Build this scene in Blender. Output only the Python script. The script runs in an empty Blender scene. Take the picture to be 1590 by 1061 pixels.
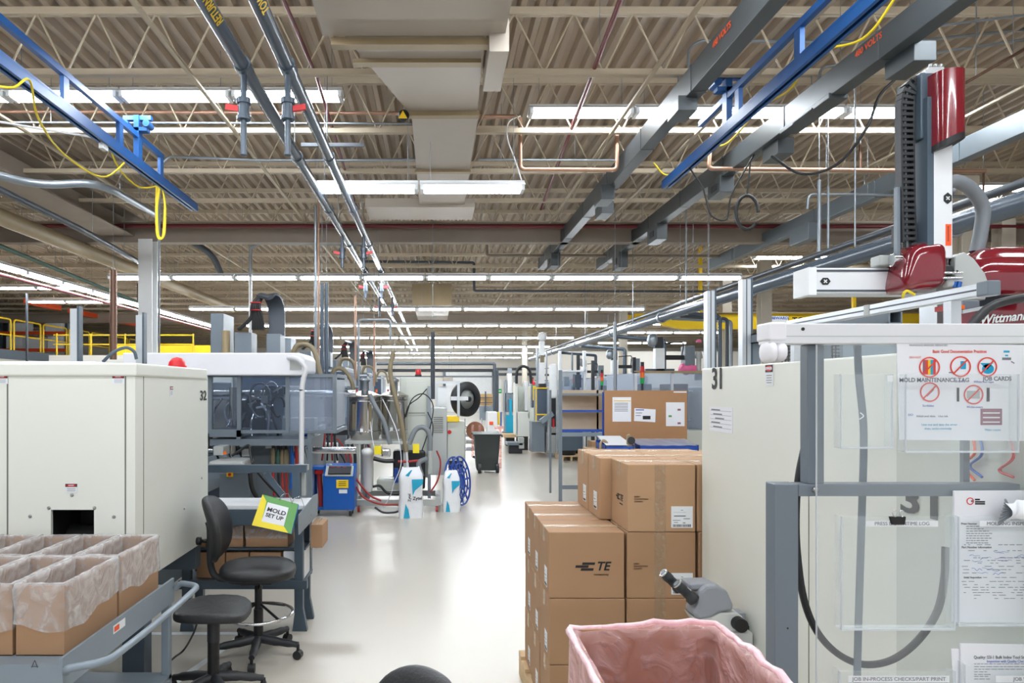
import bpy, bmesh, math, random
from mathutils import Vector, Matrix
random.seed(7)
sc = bpy.context.scene
COL = sc.collection
V = Vector
F = 1060.0      # focal length in pixels of the 1590 px wide frame (24 mm lens)
EYE = 1.7
PX, PY = 676.0, 605.0

# ---------------------------------------------------------------- camera
cam = bpy.data.cameras.new('camera')
cam.sensor_width = 36.0
cam.lens = 24.0
cam.shift_x = (795.0 - PX) / 1590.0
cam.shift_y = (PY - 530.5) / 1590.0
cam.clip_start = 0.05
cam.clip_end = 200
cam_o = bpy.data.objects.new('camera', cam)
cam_o.location = (0, 0, EYE)
cam_o.rotation_euler = (math.radians(90), 0, 0)
COL.objects.link(cam_o)
sc.camera = cam_o

# ---------------------------------------------------------------- light and exposure
TUBE = 52.0          # emission strength of every fluorescent tube
w = bpy.data.worlds.new('world'); sc.world = w; w.use_nodes = True
w.node_tree.nodes['Background'].inputs[0].default_value = (0.93, 0.96, 1.0, 1)
w.node_tree.nodes['Background'].inputs[1].default_value = 0.75
sc.view_settings.view_transform = 'Standard'
sc.view_settings.look = 'None'
sc.view_settings.gamma = 1.0
sc.view_settings.exposure = 0.32
sc.cycles.max_bounces = 8
sc.cycles.diffuse_bounces = 4
sc.cycles.glossy_bounces = 3
sc.cycles.transparent_max_bounces = 16
sc.cycles.sample_clamp_indirect = 4.0
sc.cycles.caustics_reflective = False
sc.cycles.caustics_refractive = False

# ---------------------------------------------------------------- materials
def lin(c):
    return tuple(((x/255.0)/12.92 if x/255.0 <= 0.04045 else ((x/255.0+0.055)/1.055)**2.4) for x in c)
def mat(name, col, rough=0.5, metal=0.0, noise=0.08, ns=6.0, bump=0.0, bs=30.0, coat=0.0, spec=0.5, trans=0.0):
    m = bpy.data.materials.new(name); m.use_nodes = True
    nt = m.node_tree; b = nt.nodes['Principled BSDF']
    c = lin(col)
    b.inputs['Roughness'].default_value = rough
    b.inputs['Metallic'].default_value = metal
    b.inputs['Specular IOR Level'].default_value = spec
    b.inputs['Coat Weight'].default_value = coat
    tc = nt.nodes.new('ShaderNodeTexCoord')
    n = nt.nodes.new('ShaderNodeTexNoise'); n.inputs['Scale'].default_value = ns; n.inputs['Detail'].default_value = 5
    nt.links.new(tc.outputs['Object'], n.inputs['Vector'])
    r = nt.nodes.new('ShaderNodeMixRGB')
    r.inputs[1].default_value = (*[x*(1-noise) for x in c], 1)
    r.inputs[2].default_value = (*[min(1, x*(1+noise)) for x in c], 1)
    nt.links.new(n.outputs['Fac'], r.inputs[0])
    nt.links.new(r.outputs[0], b.inputs['Base Color'])
    if bump:
        n2 = nt.nodes.new('ShaderNodeTexNoise'); n2.inputs['Scale'].default_value = bs; n2.inputs['Detail'].default_value = 4
        nt.links.new(tc.outputs['Object'], n2.inputs['Vector'])
        bp = nt.nodes.new('ShaderNodeBump'); bp.inputs['Strength'].default_value = bump; bp.inputs['Distance'].default_value = 0.01
        nt.links.new(n2.outputs['Fac'], bp.inputs['Height'])
        nt.links.new(bp.outputs[0], b.inputs['Normal'])
    return m
def film(name, col, fac, rough=0.15, bump=0.0, bs=20.0, tint=(255, 255, 255), gl=0.5):
    """thin clear plastic: part transparent, part glossy / diffuse"""
    m = bpy.data.materials.new(name); m.use_nodes = True
    nt = m.node_tree; nt.nodes.clear()
    out = nt.nodes.new('ShaderNodeOutputMaterial')
    t = nt.nodes.new('ShaderNodeBsdfTransparent'); t.inputs[0].default_value = (*lin(tint), 1)
    p = nt.nodes.new('ShaderNodeBsdfPrincipled'); p.inputs['Base Color'].default_value = (*lin(col), 1)
    p.inputs['Roughness'].default_value = rough; p.inputs['Specular IOR Level'].default_value = gl
    mx = nt.nodes.new('ShaderNodeMixShader')
    fr = nt.nodes.new('ShaderNodeLayerWeight'); fr.inputs[0].default_value = 0.35
    ma = nt.nodes.new('ShaderNodeMath'); ma.operation = 'MULTIPLY_ADD'; ma.use_clamp = True
    ma.inputs[1].default_value = 0.55; ma.inputs[2].default_value = fac
    nt.links.new(fr.outputs['Facing'], ma.inputs[0])
    last = ma.outputs[0]
    tc = nt.nodes.new('ShaderNodeTexCoord')
    n = nt.nodes.new('ShaderNodeTexNoise'); n.inputs['Scale'].default_value = bs; n.inputs['Detail'].default_value = 6; n.inputs['Distortion'].default_value = 1.5
    nt.links.new(tc.outputs['Object'], n.inputs['Vector'])
    if bump:
        bp = nt.nodes.new('ShaderNodeBump'); bp.inputs['Strength'].default_value = bump; bp.inputs['Distance'].default_value = 0.02
        nt.links.new(n.outputs['Fac'], bp.inputs['Height']); nt.links.new(bp.outputs[0], p.inputs['Normal'])
        m2 = nt.nodes.new('ShaderNodeMath'); m2.operation = 'MULTIPLY_ADD'; m2.use_clamp = True
        rp = nt.nodes.new('ShaderNodeValToRGB'); rp.color_ramp.elements[0].position = .42; rp.color_ramp.elements[1].position = .8
        nt.links.new(n.outputs['Fac'], rp.inputs[0])
        nt.links.new(rp.outputs[0], m2.inputs[0]); m2.inputs[1].default_value = 0.3
        nt.links.new(last, m2.inputs[2]); last = m2.outputs[0]
    nt.links.new(last, mx.inputs[0]); nt.links.new(t.outputs[0], mx.inputs[1]); nt.links.new(p.outputs[0], mx.inputs[2])
    nt.links.new(mx.outputs[0], out.inputs[0])
    return m
def glow(name, col, s):
    m = bpy.data.materials.new(name); m.use_nodes = True
    nt = m.node_tree; nt.nodes.clear()
    out = nt.nodes.new('ShaderNodeOutputMaterial'); e = nt.nodes.new('ShaderNodeEmission')
    e.inputs[0].default_value = (*lin(col), 1); e.inputs[1].default_value = s
    nt.links.new(e.outputs[0], out.inputs[0])
    return m

M = dict(
 tube=glow('fluorescent_tube', (244, 250, 255), TUBE),
 white_enamel=mat('white_enamel', (235, 238, 240), .35),
 deck=mat('roof_deck_paint', (182, 166, 147), .5, 0, .12, 1.5),
 joist=mat('joist_paint', (194, 180, 157), .5, 0, .10, 3),
 dirt_beam=mat('old_beam_paint', (150, 138, 126), .6, 0, .15, 2),
 duct=mat('duct_wrap', (176, 166, 154), .5, .15, .08, 2, .15, 6),
 duct_band=mat('duct_band', (158, 140, 108), .5, 0, .1),
 machine=mat('machine_cream', (232, 234, 226), .38, 0, .03, 1.2),
 machine2=mat('machine_grey_green', (204, 208, 200), .4, 0, .04, 1.2),
 seam=mat('dark_seam', (110, 110, 104), .7),
 cabinet=mat('cabinet_grey', (176, 180, 178), .45, 0, .05),
 steel_grey=mat('painted_steel_grey', (112, 122, 132), .4, .1, .06),
 slate=mat('slate_blue_steel', (68, 82, 94), .42, .1, .08),
 slate_lt=mat('cart_grey_steel', (128, 140, 150), .4, .15, .08),
 dark=mat('dark_plastic', (36, 38, 42), .5),
 black=mat('black', (14, 14, 16), .5, 0, .1),
 rubber=mat('black_rubber', (26, 27, 30), .45),
 fabric=mat('black_vinyl', (30, 31, 34), .5, 0, .15, 30, .2, 90),
 alu=mat('aluminium_profile', (205, 210, 215), .32, .6, .05),
 alu_white=mat('anodised_white', (226, 228, 232), .4, .1, .03),
 chrome=mat('chrome', (220, 222, 226), .15, 1.0, .04),
 stainless=mat('stainless_steel', (196, 192, 186), .22, 1.0, .12, 3),
 galv=mat('galvanised_pipe', (150, 158, 166), .35, .7, .12, 8),
 pipe=mat('grey_plastic_pipe', (78, 90, 104), .24, .1, .08, 4),
 pipe_dk=mat('dark_pipe', (70, 76, 84), .4, .2, .1),
 busway=mat('busway_grey', (82, 88, 92), .42, .3, .1, 3),
 busway_lt=mat('busway_light_grey', (122, 132, 140), .42, .3, .08, 3),
 blue_rail=mat('crane_rail_blue', (26, 84, 148), .4, .1, .12, 4),
 blue=mat('cart_blue', (16, 86, 170), .35, 0, .08),
 blue_dk=mat('blue_plastic', (22, 70, 160), .4),
 yellow=mat('safety_yellow', (246, 206, 30), .4),
 yellow_cord=mat('yellow_cord', (232, 206, 40), .5),
 red=mat('signal_red', (206, 32, 40), .35),
 red_rob=mat('robot_dark_red', (112, 16, 30), .14, 0, .05, 3, .0, 30, .8),
 red_pipe=mat('sprinkler_red', (104, 30, 38), .45),
 red_hose=mat('red_hose', (160, 44, 44), .45),
 orange=mat('orange_beam', (232, 84, 32), .5),
 orange_led=mat('orange_lens', (240, 110, 30), .3),
 green_led=mat('green_lens', (20, 160, 80), .3),
 copper=mat('copper', (188, 150, 128), .35, .6, .15, 12),
 copper_dk=mat('dull_copper', (120, 92, 78), .4, .6, .15, 12),
 green_pipe=mat('green_pipe', (52, 92, 80), .5),
 kraft=mat('kraft_board', (164, 128, 96), .75, 0, .06, 5, .04, 60),
 kraft2=mat('kraft_board_pale', (178, 142, 108), .75, 0, .06, 5, .04, 60),
 kraft_cut=mat('board_edge', (166, 126, 88), .8),
 tape=film('packing_tape', (224, 200, 170), .07, .15, .3, 30),
 ink=mat('black_ink', (28, 26, 28), .6),
 ink_grey=mat('grey_ink', (120, 122, 130), .7),
 ink_blue=mat('blue_ink', (60, 90, 180), .7),
 ink_red=mat('red_ink', (220, 70, 60), .7),
 ink_brown=mat('brown_ink', (96, 66, 44), .7),
 ink_cyan=mat('cyan_ink', (20, 160, 200), .7),
 ink_yellow=mat('yellow_ink', (240, 200, 40), .7),
 ink_mauve=mat('mauve_ink', (150, 100, 115), .7),
 paper=mat('white_paper', (238, 240, 246), .7, 0, .02, 20, .05, 20),
 label=mat('label_white', (232, 236, 240), .6, 0, .02),
 cork=mat('brown_board', (170, 128, 92), .8, 0, .08, 8, .1, 120),
 tan=mat('tan_panel', (196, 180, 160), .7),
 wood=mat('pallet_wood', (206, 178, 140), .8, 0, .15, 12, .15, 60),
 white_bag=mat('white_sack', (236, 238, 242), .4, 0, .04, 10, .5, 14),
 sack_blue=mat('sack_cyan', (20, 160, 196), .5),
 liner=film('clear_liner', (238, 238, 240), .15, .16, .9, 12),
 pink=film('pink_liner', (255, 214, 216), .17, .12, 1.0, 12, (255, 230, 222), 1.0),
 pink_roll=film('pink_liner_roll', (255, 218, 226), .55, .2, .6, 14, (255, 215, 215), .8),
 pink_solid=mat('pink_plastic', (238, 110, 160), .5),
 guard=film('smoked_guard', (160, 170, 188), .07, .12, 0, 9, (222, 228, 236)),
 guard2=film('pale_guard', (215, 222, 235), .20, .12, 0, 9, (222, 230, 240)),
 acrylic=film('acrylic', (235, 238, 240), .012, .05, 0, 9, (253, 254, 254), .6),
 acrylic_edge=film('acrylic_edge', (240, 244, 248), .45, .2, 0, 9, (235, 240, 244)),
 green_card=mat('green_card', (96, 158, 84), .4, 0, .05),
 yellow_card=mat('yellow_card', (244, 222, 44), .35, 0, .05),
 blue_card=mat('card_blue_edge', (60, 160, 220), .4),
 bin_green=mat('bin_dark_green', (42, 50, 50), .45, 0, .08),
 scope=mat('microscope_grey', (150, 154, 162), .35, 0, .02),
 scope_w=mat('microscope_white', (212, 214, 212), .35, 0, .02),
 brown=mat('brown_reel', (140, 96, 70), .7),
 foam=mat('white_foam', (240, 240, 246), .6, 0, .02),
 wall=mat('wall_paint', (240, 236, 228), .7, 0, .04, .8),
 wall_dk=mat('wall_dark', (70, 70, 72), .7),
 far_tan=mat('far_tan', (206, 170, 120), .7),
 tan_hose=mat('tan_hose', (128, 116, 92), .5),
 beige_col=mat('column_beige', (206, 198, 184), .5, 0, .04),
 white_col=mat('column_white', (236, 238, 240), .45, 0, .03),
 bolt=mat('zinc_bolt', (170, 172, 172), .35, .8),
 glassw=mat('hose_grey', (120, 126, 132), .5),
)
def floor_mat():
    m = mat('polished_concrete', (202, 196, 185), .25, 0, .08, .35, spec=.5)
    nt = m.node_tree; b = nt.nodes['Principled BSDF']
    return m
    # faint scuffs
    tc = nt.nodes.new('ShaderNodeTexCoord')
    n2 = nt.nodes.new('ShaderNodeTexNoise'); n2.inputs['Scale'].default_value = 1.1; n2.inputs['Detail'].default_value = 2
    nt.links.new(tc.outputs['Object'], n2.inputs['Vector'])
    mr = nt.nodes.new('ShaderNodeMapRange'); mr.inputs[3].default_value = .24; mr.inputs[4].default_value = .34
    nt.links.new(n2.outputs['Fac'], mr.inputs[0]); nt.links.new(mr.outputs[0], b.inputs['Roughness'])
    return m
M['floor'] = floor_mat()

# ---------------------------------------------------------------- geometry helpers
def at(px, py, d):
    return V(((px-PX)*d/F, d, EYE-(py-PY)*d/F))
ORG = {}
class MB:
    def __init__(s):
        s.v = []; s.f = []; s.mi = []; s.sm = []; s.m = 0
    def add(s, vs, fs, smooth=False):
        o = len(s.v); s.v += [tuple(x) for x in vs]
        for f in fs:
            s.f.append(tuple(i+o for i in f)); s.mi.append(s.m); s.sm.append(smooth)
        return s
    def use(s, i):
        s.m = i; return s
    def box(s, x0, x1, y0, y1, z0, z1):
        vs = [(x, y, z) for z in (z0, z1) for y in (y0, y1) for x in (x0, x1)]
        return s.add(vs, [(0,2,3,1),(4,5,7,6),(0,1,5,4),(1,3,7,5),(3,2,6,7),(2,0,4,6)])
    def obox(s, c, u, v, w):
        """box from centre and three half-extent vectors"""
        c, u, v, w = V(c), V(u), V(v), V(w)
        vs = [c+u*a+v*b+w*e for e in (-1, 1) for b in (-1, 1) for a in (-1, 1)]
        return s.add(vs, [(0,2,3,1),(4,5,7,6),(0,1,5,4),(1,3,7,5),(3,2,6,7),(2,0,4,6)])
    def bar(s, p, q, w, h, up=(0, 0, 1)):
        p, q = V(p), V(q); t = (q-p).normalized(); up = V(up)
        if abs(t.dot(up)) > .98: up = V((0, 1, 0))
        a = t.cross(up).normalized(); b = a.cross(t).normalized()
        return s.obox((p+q)/2, a*w/2, (q-p)/2, b*h/2)
    def tube(s, pts, r, seg=10, caps=True, closed=False):
        pts = [V(p) for p in pts]; n = len(pts); vs = []; fs = []
        t0 = (pts[1]-pts[0]).normalized()
        a = t0.orthogonal().normalized()
        for i in range(n):
            if closed: t = (pts[(i+1) % n]-pts[i-1]).normalized()
            else: t = (pts[min(i+1, n-1)]-pts[max(i-1, 0)]).normalized()
            a = (a-t*a.dot(t))
            if a.length < 1e-6: a = t.orthogonal()
            a.normalize(); b = t.cross(a)
            rr = r[i] if isinstance(r, (list, tuple)) else r
            if 0 < i < n-1 and not closed:
                c = (pts[i]-pts[i-1]).normalized().dot((pts[i+1]-pts[i]).normalized())
                rr = rr/max(.6, math.sqrt((1+c)/2))
            for k in range(seg):
                g = 2*math.pi*k/seg; vs.append(pts[i]+(a*math.cos(g)+b*math.sin(g))*rr)
        m = n if closed else n-1
        for i in range(m):
            for k in range(seg):
                k2 = (k+1) % seg; j = (i+1) % n
                fs.append((i*seg+k, i*seg+k2, j*seg+k2, j*seg+k))
        s.add(vs, fs, True)
        if caps and not closed:
            s.add(vs[:seg], [tuple(range(seg))[::-1]]); s.add(vs[-seg:], [tuple(range(seg))])
        return s
    def cyl(s, p, q, r, seg=20, r2=None):
        return s.lathe(p, V(q)-V(p), [(r, 0), (r if r2 is None else r2, 1)], seg, unit=False)
    def lathe(s, p, d, prof, seg=20, unit=True, smooth=True, caps=True):
        """prof: (radius, height along d); caps at both ends"""
        p, d = V(p), V(d)
        if unit: d = d.normalized()
        t = d.normalized(); a = t.orthogonal().normalized(); b = t.cross(a); vs = []; fs = []
        for (r, h) in prof:
            for k in range(seg):
                g = 2*math.pi*k/seg; vs.append(p+d*h+(a*math.cos(g)+b*math.sin(g))*r)
        for i in range(len(prof)-1):
            for k in range(seg):
                k2 = (k+1) % seg; fs.append((i*seg+k, i*seg+k2, (i+1)*seg+k2, (i+1)*seg+k))
        s.add(vs, fs, smooth)
        if caps and prof[0][0] > 1e-5: s.add(vs[:seg], [tuple(range(seg))[::-1]])
        if caps and prof[-1][0] > 1e-5: s.add(vs[-seg:], [tuple(range(seg))])
        return s
    def prism(s, poly, ext):
        n = len(poly); ext = V(ext); vs = [V(p) for p in poly]+[V(p)+ext for p in poly]
        fs = [tuple(range(n))[::-1], tuple(range(n, 2*n))]+[(i, (i+1) % n, n+(i+1) % n, n+i) for i in range(n)]
        return s.add(vs, fs)
    def poly(s, pts):
        return s.add(pts, [tuple(range(len(pts)))])
    def sell(s, c, rx, ry, rz, e1=1.0, e2=1.0, nu=12, nv=24, fn=None):
        """superellipsoid; e<1 squarer; fn(x,y,z unit)->offset"""
        def pw(a, e): return math.copysign(abs(a)**e, a)
        vs = []; fs = []
        for i in range(nu+1):
            ph = -math.pi/2+math.pi*i/nu
            for k in range(nv):
                th = 2*math.pi*k/nv
                x = pw(math.cos(ph), e1)*pw(math.cos(th), e2); y = pw(math.cos(ph), e1)*pw(math.sin(th), e2); z = pw(math.sin(ph), e1)
                q = V((x*rx, y*ry, z*rz))
                if fn: q = fn(q, x, y, z)
                vs.append(V(c)+q)
        for i in range(nu):
            for k in range(nv):
                fs.append((i*nv+k, i*nv+(k+1) % nv, (i+1)*nv+(k+1) % nv, (i+1)*nv+k))
        return s.add(vs, fs, True)
    def grid(s, fn, nu, nv, smooth=True):
        vs = [fn(i/nu, j/nv) for i in range(nu+1) for j in range(nv+1)]
        fs = [(i*(nv+1)+j, (i+1)*(nv+1)+j, (i+1)*(nv+1)+j+1, i*(nv+1)+j+1) for i in range(nu) for j in range(nv)]
        return s.add(vs, fs, smooth)
    def build(s, name, mats, parent=None, bevel=0, rot=None, solid=0):
        me = bpy.data.meshes.new(name)
        if parent is not None: o0 = ORG[parent.name]
        else:
            xs = [p[0] for p in s.v]; ys = [p[1] for p in s.v]; zs = [p[2] for p in s.v]
            o0 = V(((min(xs)+max(xs))/2, (min(ys)+max(ys))/2, min(zs)))
        me.from_pydata([tuple(V(p)-o0) for p in s.v], [], s.f)
        if not isinstance(mats, (list, tuple)): mats = [mats]
        for k in mats: me.materials.append(M[k] if isinstance(k, str) else k)
        me.polygons.foreach_set('material_index', s.mi)
        me.polygons.foreach_set('use_smooth', s.sm)
        me.update()
        o = bpy.data.objects.new(name, me); COL.objects.link(o)
        if parent is not None: o.parent = parent
        else: o.location = o0
        ORG[o.name] = o0
        if bevel:
            b = o.modifiers.new('bevel', 'BEVEL'); b.width = bevel; b.segments = 2; b.limit_method = 'ANGLE'
        if solid:
            b = o.modifiers.new('solid', 'SOLIDIFY'); b.thickness = solid
        return o
def tag(o, label=None, cat=None, group=None, kind=None):
    if label: o['label'] = label
    if cat: o['category'] = cat
    if group: o['group'] = group
    if kind: o['kind'] = kind
    return o
def root(name, loc, label, cat, group=None):
    o = bpy.data.objects.new(name, None); COL.objects.link(o); o.location = loc; o.empty_display_size = .05
    ORG[o.name] = V(loc)
    return tag(o, label, cat, group)
def st(o):
    o['kind'] = 'structure'; return o
def dup(o, off=None, label=None, parent=None, rotz=None):
    c = o.copy(); COL.objects.link(c)
    if parent is not None: c.parent = parent
    if off is not None:
        c.location = o.location+V(off); ORG[c.name] = ORG[o.name]+V(off)
    else: ORG[c.name] = ORG[o.name]
    if rotz is not None: c.rotation_euler = (0, 0, rotz)
    if label: c['label'] = label
    for ch in list(o.children):
        dup(ch, None, None, c)
    return c
def spl(pts, n=6):
    pts = [V(p) for p in pts]; P = [pts[0]*2-pts[1]]+pts+[pts[-1]*2-pts[-2]]; out = []
    for i in range(1, len(P)-2):
        for k in range(n):
            t = k/n; a, b, c, d = P[i-1], P[i], P[i+1], P[i+2]
            out.append(.5*((2*b)+(c-a)*t+(2*a-5*b+4*c-d)*t*t+(3*b-a-3*c+d)*t**3))
    out.append(pts[-1]); return out
def bend(pts, r=.05, n=5):
    """polyline with rounded corners"""
    pts = [V(p) for p in pts]; out = [pts[0]]
    for i in range(1, len(pts)-1):
        a, b, c = pts[i-1], pts[i], pts[i+1]
        rr = min(r, (a-b).length*.45, (c-b).length*.45)
        p = b+(a-b).normalized()*rr; q = b+(c-b).normalized()*rr
        for k in range(n+1):
            t = k/n; out.append(p*(1-t)**2+b*2*t*(1-t)+q*t*t)
    out.append(pts[-1]); return out
FR = (V((1, 0, 0)), V((0, 0, 1)))          # a face looking towards the camera end (-y)
LF = (V((0, -1, 0)), V((0, 0, 1)))         # a face looking to -x
RT = (V((0, 1, 0)), V((0, 0, 1)))          # a face looking to +x
def text(name, s, c, uv, size, material, parent, bold=False, shear=0, sx=1.0, ext=.0006, align='CENTER'):
    cu = bpy.data.curves.new(name, 'FONT'); cu.body = s; cu.size = size; cu.align_x = align; cu.align_y = 'CENTER'
    cu.shear = shear; cu.extrude = ext; cu.resolution_u = 3
    if bold: cu.offset = size*.022
    t = bpy.data.objects.new(name, cu); COL.objects.link(t)
    bpy.context.view_layer.update()
    me = bpy.data.meshes.new_from_object(t.evaluated_get(bpy.context.evaluated_depsgraph_get()))
    COL.objects.unlink(t); bpy.data.objects.remove(t); bpy.data.curves.remove(cu)
    u, v = V(uv[0]).normalized(), V(uv[1]).normalized(); n = u.cross(v)
    o0 = ORG[parent.name]
    for vt in me.vertices:
        p = vt.co; vt.co = V(c)+u*p.x*sx+v*p.y+n*(p.z+ext)-o0
    me.materials.clear(); me.materials.append(M[material])
    o = bpy.data.objects.new(name, me); COL.objects.link(o); o.parent = parent; ORG[o.name] = o0
    return o
def rect(mb, c, uv, w, h, t=.001, lift=0):
    """flat plate of size w x h standing t proud of plane (centre c)"""
    u, v = V(uv[0]), V(uv[1]); n = u.cross(v)
    mb.obox(V(c)+n*(lift+t/2), u*w/2, v*h/2, n*t/2); return mb
def disc(mb, c, uv, rx, ry, t=.001, lift=0, seg=24):
    u, v = V(uv[0]), V(uv[1]); n = u.cross(v)
    mb.prism([V(c)+n*lift+u*rx*math.cos(2*math.pi*k/seg)+v*ry*math.sin(2*math.pi*k/seg) for k in range(seg)], n*t); return mb
def ring(mb, c, uv, r, w, t=.001, lift=0, seg=28):
    u, v = V(uv[0]), V(uv[1]); n = u.cross(v)
    for k in range(seg):
        a, b = 2*math.pi*k/seg, 2*math.pi*(k+1)/seg
        ps = [V(c)+n*lift+(u*math.cos(g)+v*math.sin(g))*q for g, q in ((a, r), (b, r), (b, r-w), (a, r-w))]
        mb.prism(ps, n*t)
    return mb
def danger(parent, c, uv, w, h, word='DANGER'):
    """danger notice fixed to a machine panel: child of that machine"""
    mb = MB(); rect(mb, c, uv, w, h, .0015)
    mb.use(1); rect(mb, V(c)+uv[1]*h*.3, uv, w*.94, h*.34, .0008, .0015)
    mb.use(2); disc(mb, V(c)+uv[1]*h*.3, uv, w*.42, h*.13, .0008, .0023)
    mb.use(3)
    for k in range(4): rect(mb, V(c)-uv[1]*h*(.02+.11*k), uv, w*(.7-.1*(k % 2)), h*.03, .0004, .0015)
    o = mb.build('danger_sign', ['label', 'black', 'red', 'ink_grey'], parent)
    o['label'] = 'white notice with black and red heading'
    text('lettering', word, V(c)+uv[1]*h*.3+uv[0].cross(uv[1])*.0032, uv, h*.17, 'label', o, True, sx=.9)
    return o
ORD = ['first', 'second', 'third', 'fourth', 'fifth', 'sixth', 'seventh', 'eighth', 'ninth', 'tenth', 'eleventh', 'twelfth', 'thirteenth', 'fourteenth', 'fifteenth', 'sixteenth', 'seventeenth', 'eighteenth', 'nineteenth', 'twentieth', 'twenty-first', 'twenty-second', 'twenty-third', 'twenty-fourth', 'twenty-fifth', 'twenty-sixth', 'twenty-seventh', 'twenty-eighth', 'twenty-ninth', 'thirtieth', 'thirty-first', 'thirty-second', 'thirty-third']
# ================================================================ THE ROOM
st(MB().box(-24, 24, -7, 52, -.1, 0).build('floor', 'floor'))
deck = MB(); pts = []
x = -24.0
while x < 24:
    pts += [(x, 5.47), (x+.055, 5.47), (x+.085, 5.54), (x+.15, 5.54), (x+.18, 5.47)]; x += .18
vs = [V((a, -7, b)) for a, b in pts]+[V((a, 52, b)) for a, b in pts]; n = len(pts)
deck.add(vs, [(i, i+1, n+i+1, n+i) for i in range(n-1)])
st(deck.build('ceiling', 'deck'))
st(MB().box(-24, 24, 52, 52.2, 0, 5.6).build('wall_back', 'wall'))
st(MB().box(-24.2, -24, -7, 52, 0, 5.6).build('wall_left', 'wall'))
st(MB().box(24, 24.2, -7, 52, 0, 5.6).build('wall_right', 'wall'))
# dark strips on the back wall
for i, z in enumerate((2.75, 3.15)):
    st(MB().box(4.5, 22, 51.9, 52, z, z+.2).build('trim_%d' % (i+1), 'pipe_dk'))

# roof joists: chords and zigzag web
def joist(y, x0=-24, x1=24):
    r = root('ceiling_joist', (0, y, 4.8), 'cream steel bar joist', 'joist', 'steel bar joists under the roof deck')
    m = MB()
    for z in (5.40, ): m.box(x0, x1, y-.035, y-.004, z, z+.07); m.box(x0, x1, y+.004, y+.035, z, z+.07)
    m.build('top_chord', 'joist', r)
    m = MB(); m.box(x0, x1, y-.035, y-.004, 4.80, 4.86); m.box(x0, x1, y+.004, y+.035, 4.80, 4.86)
    m.build('bottom_chord', 'joist', r)
    m = MB(); x = x0; k = 0
    while x < x1-.3:
        a = V((x, y, 4.83 if k % 2 else 5.43)); b = V((x+.295, y, 5.43 if k % 2 else 4.83))
        m.tube([a, b], .011, 5, False); x += .295; k += 1
    m.build('web', 'joist', r); return r
J0 = joist(5.23)
J0['label'] = 'cream steel bar joist with zigzag web, first from the camera end'
for i in range(1, 31):
    dup(J0, (0, 1.52*i, 0), 'cream steel bar joist with zigzag web, %s from the camera end' % ORD[i])
# lengthwise bridging angles under the joists
for X_, lab in ((-2.4, 'left of the two grey water pipes'), (2.12, 'just right of the air duct'), (3.15, 'beside the left blue and grey rails at upper right'), (-4.9, 'at far upper left'), (6.0, 'at far upper right')):
    tag(MB().box(X_-.02, X_+.02, 4.0, 50, 4.775, 4.80).build('bridging_bar', 'joist'), 'thin cream bridging bar running down the hall '+lab if X_ != 3.15 else 'thin cream bridging bar running down the hall between the two dark busways', 'bar')
# cross girders
for i, (y, lab) in enumerate(((12.72, 'deep cream cross girder just behind the white column'), (27.9, 'deep cream cross girder far down the hall'))):
    m = MB(); m.box(-24, 24, y-.1, y+.1, 4.42, 4.44); m.box(-24, 24, y-.1, y+.1, 4.77, 4.79); m.box(-24, 24, y-.008, y+.008, 4.44, 4.77)
    tag(m.build('cross_girder', 'dirt_beam'), lab, 'girder')
m = MB(); m.box(-6.2, -5.6, 5.5, 13.5, 4.55, 4.57); m.box(-6.2, -5.6, 5.5, 13.5, 4.95, 4.97); m.box(-5.91, -5.89, 5.5, 13.5, 4.57, 4.95)
tag(m.build('long_girder', 'dirt_beam'), 'wide brownish girder running down the hall at upper left', 'girder')

# columns
def column(x, y, mat_, lab, wd=.25, z1=4.8):
    r = root('steel_column', (x, y, 0), lab, 'column')
    h = wd/2
    m = MB(); m.box(x-h, x+h, y-h, y-h+.02, .02, z1); m.box(x-h, x+h, y+h-.02, y+h, .02, z1); m.box(x-.012, x+.012, y-h+.02, y+h-.02, .02, z1)
    m.build('shaft', mat_, r)
    MB().box(x-h-.05, x+h+.05, y-h-.05, y+h+.05, 0, .02).build('base_plate', mat_, r)
    return r
column(-5.22, 12.4, 'white_col', 'white steel column behind the machine numbered 32', z1=4.41)
for x, y, lab in ((7.75, 10.0, 'beige column behind the red robot cover at right'), (7.9, 16.4, 'beige column above the machine numbered 31, right one of two'),
                  (7.9, 18.6, 'beige column left of the taller aluminium posts'), (10.4, 12.5, 'beige column at the right edge of the photo'),
                  (6.6, 24.0, 'beige column behind the robot with the stack light'), (4.7, 36.0, 'farthest beige column, beyond the white robot')):
    column(x, y, 'beige_col', lab, z1=4.8)

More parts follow.
